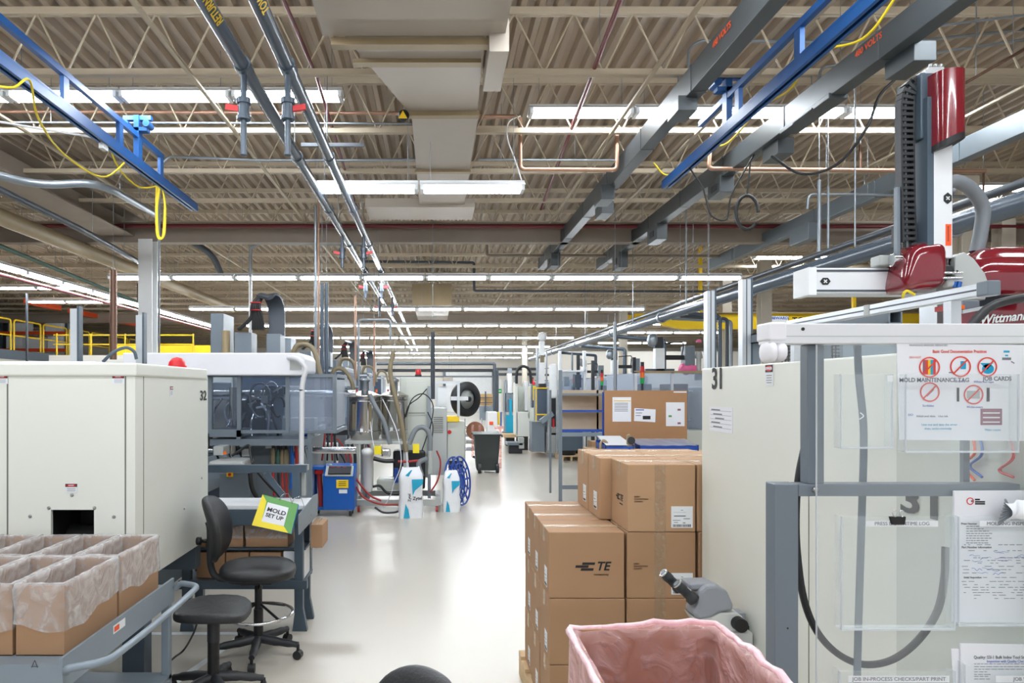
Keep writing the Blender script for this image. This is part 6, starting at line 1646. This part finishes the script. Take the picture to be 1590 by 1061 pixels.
def sheet(x0, y0, x1, y1, nm, marks, sk=0):
    m = MB(); m.prism([at(x0, y0, D0-.052), at(x1, y0+sk, D0-.052), at(x1-sk*.3, y1+sk, D0-.052), at(x0-sk*.3, y1, D0-.052)], (0, -.002, 0))
    mats_ = ['paper']
    for (a0, b0, a1, b1, mt_) in marks:
        mats_.append(mt_); m.use(len(mats_)-1); p, q = at(a0, b0, D0-.0545), at(a1, b1, D0-.0545); m.box(p.x, q.x, D0-.0555, D0-.0545, q.z, p.z)
    m.build('sheet', mats_, r)
sheet(951, 617, 980, 655, 'a', [(953, 622, 979, 623.4, 'ink_yellow')]+[(954, 626+2.4*k, 975, 626.9+2.4*k, 'ink_grey') for k in range(6)])
sheet(985, 634, 1018, 654, 'b', [(998, 646, 1010, 651.5, 'ink'), (987, 636, 1000, 637.5, 'ink_blue'), (987, 641, 997, 642, 'ink_grey'), (987, 645, 995, 646, 'ink_grey')], 2)
sheet(1034, 625, 1063, 662, 'c', [(1052, 635, 1057, 638, 'ink_mauve'), (1038, 645, 1043, 648, 'green_card'), (1052, 656, 1057, 659, 'ink_mauve')])
a = MB(); B(a, 1046, 608, 1066, 610, D0-.054, D0-.05); a.build('tape', 'label', r)
# packing bench with blue bins and tape dispenser
r = root('packing_bench', (2.9, 9.6, 0), 'packing bench below the notice board, mostly hidden by cartons', 'bench')
zb = at(0, 702, 9.3).z
MB().box(at(925, 0, 9.3).x, at(1100, 0, 9.3).x, 9.25, 10.1, zb-.04, zb).build('benchtop', 'wood', r, bevel=.004)
for px in (935, 1090):
    for y_ in (9.3, 10.0): MB().box(at(px, 0, 9.3).x-.03, at(px, 0, 9.3).x+.03, y_, y_+.05, 0, zb-.04).build('leg', 'steel_grey', r)
def bin_(px0, px1, h, lab, nm='blue_tray', cat='tray', y0_=9.35, y1_=9.9):
    x0, x1 = at(px0, 0, 9.35).x, at(px1, 0, 9.35).x; r = root(nm, ((x0+x1)/2, 9.6, zb), lab, cat)
    m = MB(); t = .01; m.box(x0, x1, y0_, y0_+t, zb, zb+h); m.box(x0, x1, y1_-t, y1_, zb, zb+h+.05); m.box(x0, x0+t, y0_, y1_, zb, zb+h+.02); m.box(x1-t, x1, y0_, y1_, zb, zb+h+.02); m.box(x0, x1, y0_, y1_, zb, zb+t)
    m.build('tray', 'blue_dk', r); return r, x0, x1
r, x0, x1 = bin_(940, 985, .07, 'blue tray with white papers on the packing bench')
m = MB(); m.prism([(x0+.02, 9.4, zb+.08), (x1-.02, 9.4, zb+.08), (x1-.05, 9.9, zb+.17), (x0+.02, 9.9, zb+.17)], (0, 0, .01)); m.build('papers', 'paper', r)
r, x0, x1 = bin_(993, 1085, .07, 'long blue tray covered with clear film on the packing bench')
m = MB(); m.grid(lambda u, v: V((x0+(x1-x0)*u, 9.36+.53*v, zb+.08+.06*v+.002*math.sin(u*25+v*7))), 24, 6); m.build('film', 'guard2', r)
c = at(985, 702, 9.3)
r = root('tape_dispenser', c, 'beige hand tape dispenser between the blue trays', 'dispenser')
m = MB(); m.prism([c+V((-.07, .1, .0)), c+V((.05, .1, 0)), c+V((.03, .1, .12)), c+V((-.03, .1, .24)), c+V((-.07, .1, .22))], (0, .05, 0)); m.build('body', 'duct_band', r, bevel=.008)
MB().cyl(c+V((-.02, .06, .15)), c+V((-.02, .1, .15)), .05, 20).build('tape_roll', 'dark', r)
c = at(937, 700, 9.5)
r = root('hand_tool', c, 'small beige tool hanging beside the blue tray with papers', 'tool')
MB().tube(spl([c+V((-.04, 0, 0)), c+V((-.04, 0, .1)), c+V((0, 0, .14)), c+V((.05, 0, .1)), c+V((.05, 0, -.0))], 5), .018, 8).build('body', 'duct_band', r)
# cartons and drums beyond the rack
def carton_far(px0, py0, px1, py1, d, dep, lab, mt='kraft', top=None):
    z0 = at(0, py1, d).z
    r = root('carton', at((px0+px1)/2, py1, d), lab, 'carton')
    a = MB(); B(a, px0, py0, px1, py1, d, d+dep); a.build('body', mt, r, bevel=.004)
    if top:
        a, b = at(px0, py0, d), at(px1, py0, d)
        m = MB(); m.sell((a+b)/2+V((0, dep/2, .0)), (b.x-a.x)/2*1.04, dep/2*1.04, .09, .6, .6, 8, 20, lambda q, x, y, z: q+V((0, 0, .02*math.sin(x*9+y*5)))); m.build('white_liner', top, r)
    return r
carton_far(825, 683, 849, 702, 18.6, .5, 'open carton with white bag on a low stand in the aisle', top='white_bag')
carton_far(919, 686, 940, 731.5, 14.2, .4, 'brown carton behind the empty rack bay')
r = root('drum_pallet', (3.55, 17, 0), 'pallet under the black drums beyond the rack', 'pallet')
D1 = 16.2; zz = .13
for k in range(5): MB().box(at(872, 0, D1).x, at(902, 0, D1).x, D1+.2*k, D1+.2*k+.12, .10, zz).build('board', 'wood', r)
for px in (872, 886, 899): MB().box(at(px, 0, D1).x, at(px+3, 0, D1).x, D1, D1+.92, 0, .10).build('bearer', 'wood', r)
for k, (px, lab, dy) in enumerate(((880, 'left', .23), (898, 'right', .69))):
    c = at(px, 0, D1+dy); c.z = zz
    r = root('drum', c, '%s black drum on the pallet beyond the rack' % lab, 'drum')
    MB().lathe(c, (0, 0, 1), [(.2, 0), (.21, .02), (.21, .2), (.218, .21), (.21, .22), (.21, .4), (.218, .41), (.21, .42), (.21, .46), (.2, .48)], 28).build('shell', 'black', r)
    if k == 0: MB().box(c.x-.09, c.x+.09, c.y-.222, c.y-.212, .42, .56).build('label', 'label', r)

# low stands at the far end of the aisle
def block(nm, lab, cat, parts, d):
    """parts: (px0,py0,px1,py1,depth0,depth1,material,name)"""
    x = sum(p[0]+p[2] for p in parts)/2/len(parts)
    r = root(nm, V((at(x, 0, d).x, d, 0)), lab, cat)
    for (a0, b0, a1, b1, q0, q1, mt, pn) in parts:
        a = MB(); B(a, a0, b0, a1, b1, d+q0, d+q0+q1); a.build(pn, mt, r, bevel=.008)
    return r
d = 19.0
r = block('press_machine', 'cream press with black arched hose at the far end of the aisle', 'machine', [
    (800, 594, 804, 676, 0, .5, 'machine', 'side_frame'), (804, 600, 820, 640, .3, .6, 'machine2', 'body'), (802, 640, 822, 678, 0, .8, 'machine', 'base'), (815, 592, 820, 638, 0, .2, 'white_col', 'guide_column'),
    (820, 600, 824, 650, 0, .3, 'machine', 'column'), (828, 600, 832, 622, -.1, .1, 'yellow', 'yellow_guard'), (805, 678, 820, 700, .1, .6, 'dark', 'feet')], d)
MB().tube(spl([at(802, 596, d), at(803, 576, d), at(812, 569, d), at(822, 575, d), at(825, 596, d)], 7), .04, 10).build('arched_hose', 'black', r)
MB().lathe(at(828.5, 598, d), (0, 0, 1), [(.05, 0), (.05, .06), (.02, .1)], 14).build('beacon', 'red', r)
d = 20.5
r = block('press_machine', 'grey press with light blue motor left of the cream press', 'machine', [
    (784, 610, 801, 640, 0, .6, 'steel_grey', 'body'), (788, 580, 795, 612, 0, .3, 'alu_white', 'ram'), (786, 645, 800, 672, -.1, .5, 'sack_blue', 'blue_motor'), (791, 620, 795, 645, -.1, .1, 'sack_blue', 'shaft'),
    (783, 590, 786, 672, 0, .3, 'galv', 'column'), (799, 585, 801, 672, 0, .3, 'galv', 'column'), (783, 672, 801, 678, -.1, .7, 'dark', 'base'), (786, 678, 799, 693, 0, .5, 'dark', 'feet'), (789, 572, 795, 580, 0, .2, 'galv', 'cap')], d)
m = MB()
tag(block('wood_pallet', 'low wooden pallet on the floor below the grey press', 'pallet', [(782, 674.5, 806, 680, -.7, .5, 'wood', 'deck')], 20.0))
block('tool_cart', 'small grey cart at the far end of the aisle', 'cart', [(788, 688, 812, 692, 0, .6, 'steel_grey', 'deck'), (806, 680, 814, 697, 0, .3, 'cabinet', 'box'), (790, 692, 811, 704, .1, .3, 'dark', 'base')], 18.0)
d = 17.5
r = block('injection_robot', 'white column robot standing above the far machines', 'robot', [
    (838, 530, 846, 552, 0, .15, 'white_enamel', 'column'), (837, 563, 846, 596, 0, .2, 'white_enamel', 'lower_arm'), (839, 552, 845, 563, .05, .08, 'tan_hose', 'joint'),
    (833, 540, 836, 604, .1, .08, 'galv', 'post'), (848, 545, 850, 604, .1, .08, 'galv', 'post'), (838, 596, 848, 604, 0, .3, 'dark', 'base_plate'), (834, 604, 850, 700, .2, .6, 'steel_grey', 'machine_base')], d)
MB().sell(at(842, 523, d), .11, .12, .11, .7, .8, 10, 18).build('head', 'white_enamel', r)
c = at(830, 518, d); MB().tube([c+V((.085*math.cos(2*math.pi*k/28), 0, .085*math.sin(2*math.pi*k/28))) for k in range(28)], .014, 8, False, True).build('cable_ring', 'duct_band', r)
d = 17.0
r = block('guarded_press', 'press with yellow edged guard and grey arm beside the rack', 'machine', [
    (832, 602, 851, 604, -.1, .05, 'yellow', 'guard_edge'), (832, 643, 851, 645, -.1, .05, 'yellow', 'guard_edge'), (832, 602, 833.5, 655, -.1, .05, 'yellow', 'guard_edge'),
    (834, 604, 850, 643, -.08, .01, 'guard', 'guard_panel'), (826, 655, 846, 702, 0, .5, 'steel_grey', 'base'), (850, 600, 855, 700, 0, .1, 'alu', 'frame_post'), (864, 590, 868, 716, 0, .1, 'alu', 'frame_post'),
    (850, 664, 866, 676, .1, .3, 'cabinet', 'arm_base'), (853, 616, 864, 672, .5, .4, 'dark', 'rear_body'), (848, 672, 866, 704, .1, .5, 'cabinet', 'cabinet'), (858, 650, 861, 664, -.05, .05, 'red', 'red_handle')], d)
m = MB(); c = at(859, 592, d); m.sell(c, .13, .10, .43, .5, .7, 14, 20, lambda q, x, y, z: V((q.x*(1-.25*(1-z*z)), q.y, q.z))); m.build('arm_cover', 'white_enamel', r)
MB().bar(at(840, 655, d-.1), at(858, 642, d-.1), .16, .12).build('grey_arm', 'slate_lt', r)
block('blue_crate', 'small blue crate on the floor beside the rack post', 'crate', [(853, 686, 860, 703, 0, .3, 'blue_dk', 'crate'), (861, 682, 866, 702, 0, .3, 'dark', 'bag')], 18.0)

# right bay machines
def right_machine(y, x0, lab, k, lh=1):
    r = root('molding_machine', (x0+1.5, y, 0), lab, 'machine')
    MB().box(x0, x0+3.2, y+.3, y+2.2, 0, 1.0).build('base', 'machine2', r, bevel=.01)
    MB().box(x0+1.25, x0+3.2, y+.4, y+2.1, 1.0, 1.75).build('injection_hood', 'machine2', r, bevel=.02)
    for x_ in (x0, x0+.62, x0+1.2): MB().box(x_, x_+.04, y+.3, y+.34, 1.0, 2.0).build('guard_post', 'alu', r)
    MB().box(x0, x0+1.24, y+.3, y+.34, 1.98, 2.02).build('guard_rail', 'duct_band' if k == 0 else 'alu', r)
    MB().box(x0+.04, x0+.62, y+.31, y+.316, 1.02, 1.98).build('guard_panel', 'guard2', r)
    MB().box(x0+.66, x0+1.2, y+.31, y+.316, 1.02, 1.98).build('guard_panel', 'guard2', r)
    MB().box(x0-.006, x0, y+.34, y+2.2, 1.02, 1.98).build('guard_panel', 'guard2', r)
    MB().box(x0+.2, x0+.45, y+.8, y+1.6, 1.0, 1.8).build('platen', 'steel_grey', r, bevel=.01)
    MB().box(x0+.85, x0+1.1, y+.8, y+1.6, 1.0, 1.8).build('platen', 'dark', r, bevel=.01)
    for z_ in (1.15, 1.65): MB().tube([(x0+.3, y+.9, z_), (x0+1.2, y+.9, z_)], .03, 10).build('tie_bar', 'chrome', r)
    # robot
    q = MB().box(x0+.42, x0+.58, y+.5, y+.65, 2.02, 2.42).build('robot_column', 'white_enamel', r, bevel=.006)
    MB().sell((x0+.38, y+.55, 2.56), .09, .09, .12, .8, .8, 10, 16).build('robot_motor', 'galv', r)
    MB().box(x0+.42, x0+.56, y+.52, y+.62, 2.42, 2.62).build('robot_head', 'dark', r, bevel=.01)
    MB().box(x0+.58, x0+.95, y+.54, y+.62, 2.22, 2.30).build('robot_arm', 'black', r)
    MB().box(x0+.93, x0+1.10, y+.48, y+.70, 2.12, 2.46).build('robot_box', 'steel_grey', r, bevel=.006)
    MB().tube(spl([(x0+.58, y+.5, 2.5), (x0+.8, y+.5, 2.52), (x0+.9, y+.5, 2.5), (x0+.88, y+.5, 2.3)], 5), .012, 7).build('cable', 'black', r)
    MB().box(x0+.25, x0+.75, y+.5, y+.65, 2.0, 2.06).build('robot_base', 'slate', r)
    p = MB().tube([(x0+.12, y+.28, 1.0), (x0+.12, y+.28, 1.80)], .018, 8).build('stack_light', 'black', r)
    for z_, mt_ in ((1.80, 'green_led'), (1.90, 'orange_led'), (2.0, 'red')): MB().tube([(x0+.12, y+.28, z_), (x0+.12, y+.28, z_+.095)], .035, 14).build('lamp', mt_, p)
    MB().tube([(x0+.12, y+.28, 2.095), (x0+.12, y+.28, 2.17)], .03, 12).build('lamp_cap', 'dark', p)
    return r
right_machine(11.4, 3.42, 'pale machine with stack light and small robot behind the notice board', 0)
right_machine(16.2, 3.9, 'second pale machine with stack light along the right bay', 1)
right_machine(21.0, 4.2, 'third pale machine with stack light along the right bay', 1)
right_machine(25.8, 3.6, 'fourth pale machine with stack light along the right bay', 1)
c = at(1068, 573, 12.0)
tag(MB().sell(c, .16, .14, .10, .9, .8, 10, 18, lambda q, x, y, z: q+V((0, 0, .015*math.sin(x*8)))).build('pink_bag', 'pink_solid'), 'pink plastic bag on the guard rail behind the notice board', 'bag')
r = root('dosing_unit', at(1085, 590, 11.9), 'white capped dosing bottle with magenta tip beside the pink bag', 'bottle')
MB().lathe(at(1085, 580, 11.9), (0, 0, 1), [(.07, -.12), (.07, 0), (.04, .02), (.04, .25), (.07, .27), (.05, .36), (.05, .38)], 18).build('body', 'cabinet', r)
MB().lathe(at(1085, 532, 11.9), (0, 0, 1), [(.05, 0), (.04, .04), (.02, .05)], 14).build('tip', 'pink_solid', r)
block('guard_cell', 'aluminium guard cell with dark windows above the rack', 'frame', [
    (868, 545, 872, 729, 0, .1, 'alu', 'post'), (906, 545, 910, 729, 0, .1, 'alu', 'post'), (868, 575, 910, 578, 0, .1, 'alu', 'rail'), (872, 578, 906, 606, .04, .01, 'guard', 'panel'),
    (888, 548, 890, 576, 0, .08, 'slate', 'strut'), (872, 606, 906, 700, .1, .5, 'slate', 'machine_body'), (876, 585, 884, 600, .3, .2, 'cabinet', 'fixture'), (893, 582, 903, 602, .3, .2, 'pipe_dk', 'fixture')], 14.5)
for k, (px, y0_, y1_, d, lab) in enumerate(((921, 560, 640, 16, 'slim black hose riser behind the rack bay'), (985, 555, 604, 13.5, 'black robot post above the notice board'), (898, 552, 640, 20, 'dark slim post seen over the rack'))):
    a = MB(); B(a, px-2.5, y0_, px+2.5, 740, d, d+.06)
    tag(a.build('post', 'dark'), lab, 'post')
# yellow bridge crane on the right, yellow parts on the left
r = root('bridge_crane', (9.5, 18, 3.3), 'yellow bridge crane beam with white sign over the right bay', 'crane')
d = 18.0
m = MB(); m.prism([at(1022, 498, d), at(1060, 490, d), at(1180, 487, d), at(1470, 487, d), at(1470, 511, d), at(1060, 511, d), at(1035, 506, d)], (0, .25, 0)); m.build('beam', 'yellow', r)
MB().box(at(1040, 0, d).x, at(1470, 0, d).x, d-.06, d+.3, at(0, 487, d).z, at(0, 485.5, d).z).build('top_flange', 'duct_band', r)
a = MB(); B(a, 1197, 491, 1224, 503.5, d-.03, d); s_ = a.build('sign', 'label', r)
text('lettering', 'REWARD', at(1210.5, 494, d-.035), FR, .10, 'ink_blue', s_, True, sx=1.1)
text('lettering', '2-TON', at(1239, 498, d-.005), FR, .22, 'ink', r, True)
for px in (1090, 1330): MB().box(at(px, 0, d).x-.04, at(px, 0, d).x+.04, d+.08, d+.16, at(0, 487, d).z, 5.5).build('hanger', 'yellow', r)
block('crane_trolley', 'yellow hoist trolley above the header pipe', 'hoist', [(966, 489, 981, 497, 0, .4, 'yellow', 'body'), (985, 487, 1003, 498, 0, .4, 'yellow', 'drum'), (975, 495, 995, 508, .1, .3, 'dirt_beam', 'hook_block'), (983, 470, 985, 490, .1, .1, 'galv', 'hanger')], 24)

# ================================================================ LEFT BAY BACKGROUND: mezzanine
XM = -14.6
r = root('mezzanine', (XM-3, 28, 0), 'raised grey platform with pale wall below at far left', 'platform')
MB().box(-23.9, XM, 20.5, 40, 2.85, 3.02).build('platform_deck', 'slate', r)
MB().box(XM-.15, XM-.05, 20.6, 40, 0, 2.85).build('lower_wall', 'wall', r)
MB().box(XM-.05, XM+.02, 20.5, 40, 2.75, 3.06).build('edge_beam', 'slate', r)
for k in range(9):
    y = 21.9+1.78*k
    r = root('safety_rail', (XM, y, 3.02), 'yellow safety rail section on the platform, %s from the camera end' % ORD[k], 'railing', 'yellow rail sections on the platform')
    p = [(XM-.02, y, 3.02), (XM-.02, y, 4.12), (XM-.02, y+1.6, 4.12), (XM-.02, y+1.6, 3.02)]
    MB().tube(bend(p, .12, 4), .032, 8).build('loop', 'yellow', r)
    MB().tube([(XM-.02, y, 3.57), (XM-.02, y+1.6, 3.57)], .026, 8).build('mid_rail', 'yellow', r)
r = root('storage_rack', (-16.2, 28, 3.02), 'rack with orange beams and white cartons behind the yellow rails', 'rack')
for x_ in (-17.9, -15.2): MB().box(x_, x_+.1, 28, 28.1, 3.02, 4.75).build('upright', 'slate', r)
for z_ in (3.25, 3.95): MB().box(-17.9, -15.1, 27.95, 28.05, z_, z_+.13).build('beam', 'orange', r)
for i, (xa, z_, h_) in enumerate(((-17.6, 3.38, .5), (-16.7, 3.38, .45), (-15.9, 3.38, .5), (-17.5, 4.08, .5), (-16.0, 4.08, .55))):
    tag(MB().box(xa, xa+.65, 28.0, 28.6, z_, z_+h_).build('carton', 'label'), ('white carton on the %s orange beam, %s from the left' % ('lower' if z_ < 3.9 else 'upper', ['first', 'second', 'third', 'first', 'second'][i])), 'carton', 'white cartons on the orange rack')
st(MB().box(-23.9, -18.2, 29, 29.2, 3.03, 4.8).build('wall_mezzanine', 'wall_dk'))
for k, (y0_, y1_) in enumerate(((23.2, 25.2), (26.0, 28.4), (29.2, 33))):
    tag(MB().box(-14.0, -13.8, y0_, y1_, 4.62, 4.79).build('roof_beam', 'orange'), 'orange roof beam over the platform, %s from the camera end' % ORD[k], 'beam', 'orange roof beams')
r = root('crane_beam', (-10, 24, 3.1), 'yellow crane beam behind the white column', 'beam')
MB().box(-11.2, -7.6, 24, 24.3, 2.95, 3.25).build('beam', 'yellow', r)
MB().box(-11.2, -10.2, 23.9, 24.4, 2.75, 3.1).build('end_truck', 'yellow', r)
for x_ in (-10.9, -8.0): MB().box(x_, x_+.12, 24.1, 24.2, 0, 2.95).build('support', 'yellow', r)
r = root('low_rail', (-9, 22, 0), 'yellow low railing left of the white column', 'railing')
for k in range(5): MB().tube([(-12.2+1.1*k, 22, 2.8), (-12.2+1.1*k, 22, 3.5+(.6 if k == 3 else 0))], .025, 7).build('post', 'yellow', r)
for z_ in (3.15, 3.45): MB().tube([(-12.3, 22, z_), (-7.8, 22, z_)], .022, 7).build('rail', 'yellow', r)
MB().box(-12.4, -7.7, 21.9, 22.4, 0, 2.8).build('base_wall', 'wall', r)
for px, y0_, lab in ((41, 455, 'slim dark post left of the orange rack'), (214, 440, 'dark pipe hanging left of the white column')):
    a = MB(); B(a, px-1.2, y0_, px+1.2, 695, 20, 20.05); tag(a.build('post', 'pipe_dk'), lab, 'post')

# ================================================================ FAR END
r = root('goods_door', (.95, 51.8, 0), 'white overhead goods door at the far end of the aisle', 'door')
MB().box(at(690, 0, 51.8).x, at(765, 0, 51.8).x, 51.85, 51.99, 0, at(0, 578, 51.8).z).build('door_leaf', 'white_enamel', r)
for px in (690, 766): MB().box(at(px, 0, 51.8).x-.1, at(px, 0, 51.8).x+.1, 51.78, 51.95, 0, at(0, 577, 51.8).z).build('door_track', 'pipe', r)
block('storage_rack', 'rack with orange-tan cartons in front of the far white door', 'rack', [(745, 612, 766, 630, .2, .8, 'far_tan', 'cartons'), (745, 617, 766, 618, 0, .1, 'slate', 'beam'), (745, 625, 766, 626, 0, .1, 'slate', 'beam'), (753, 608, 755, 640, 0, .1, 'slate', 'upright'), (745, 631, 766, 655, .2, .6, 'slate_lt', 'base')], 38)
block('far_counter', 'white counter with small coloured items at the far end', 'counter', [(757, 640, 772, 680, 0, .8, 'white_col', 'body'), (760, 655, 766, 660, -.05, .1, 'orange', 'item'), (773, 640, 776, 660, .1, .1, 'yellow', 'item'), (777, 640, 779, 662, .1, .1, 'blue_dk', 'item')], 24)
m = MB(); B(m, 773, 604, 779, 611, 34, 34.03); m.use(1); p = at(776, 607.5, 33.99); rect(m, p, FR, .12, .05, .01); m.use(0)
tag(m.build('exit_sign', ['green_led', 'label']), 'small green pictogram sign on the far right of the aisle end', 'sign')
tag(MB().box(at(774, 0, 34).x, at(778, 0, 34).x, 34.03, 34.1, 0, 2.2).build('post', 'white_col'), 'white post carrying the green sign', 'post')
block('rear_cabinet', 'white cabinets lining the far left of the aisle end', 'cabinet', [(560, 600, 640, 674, 0, .8, 'white_col', 'body'), (640, 606, 672, 673, .2, .8, 'machine2', 'body')], 26)
# a partition wall of the right bay, seen above the rack
st(MB().box(5.2, 16, 34, 34.2, 0, 3.6).build('wall_partition', 'wall'))
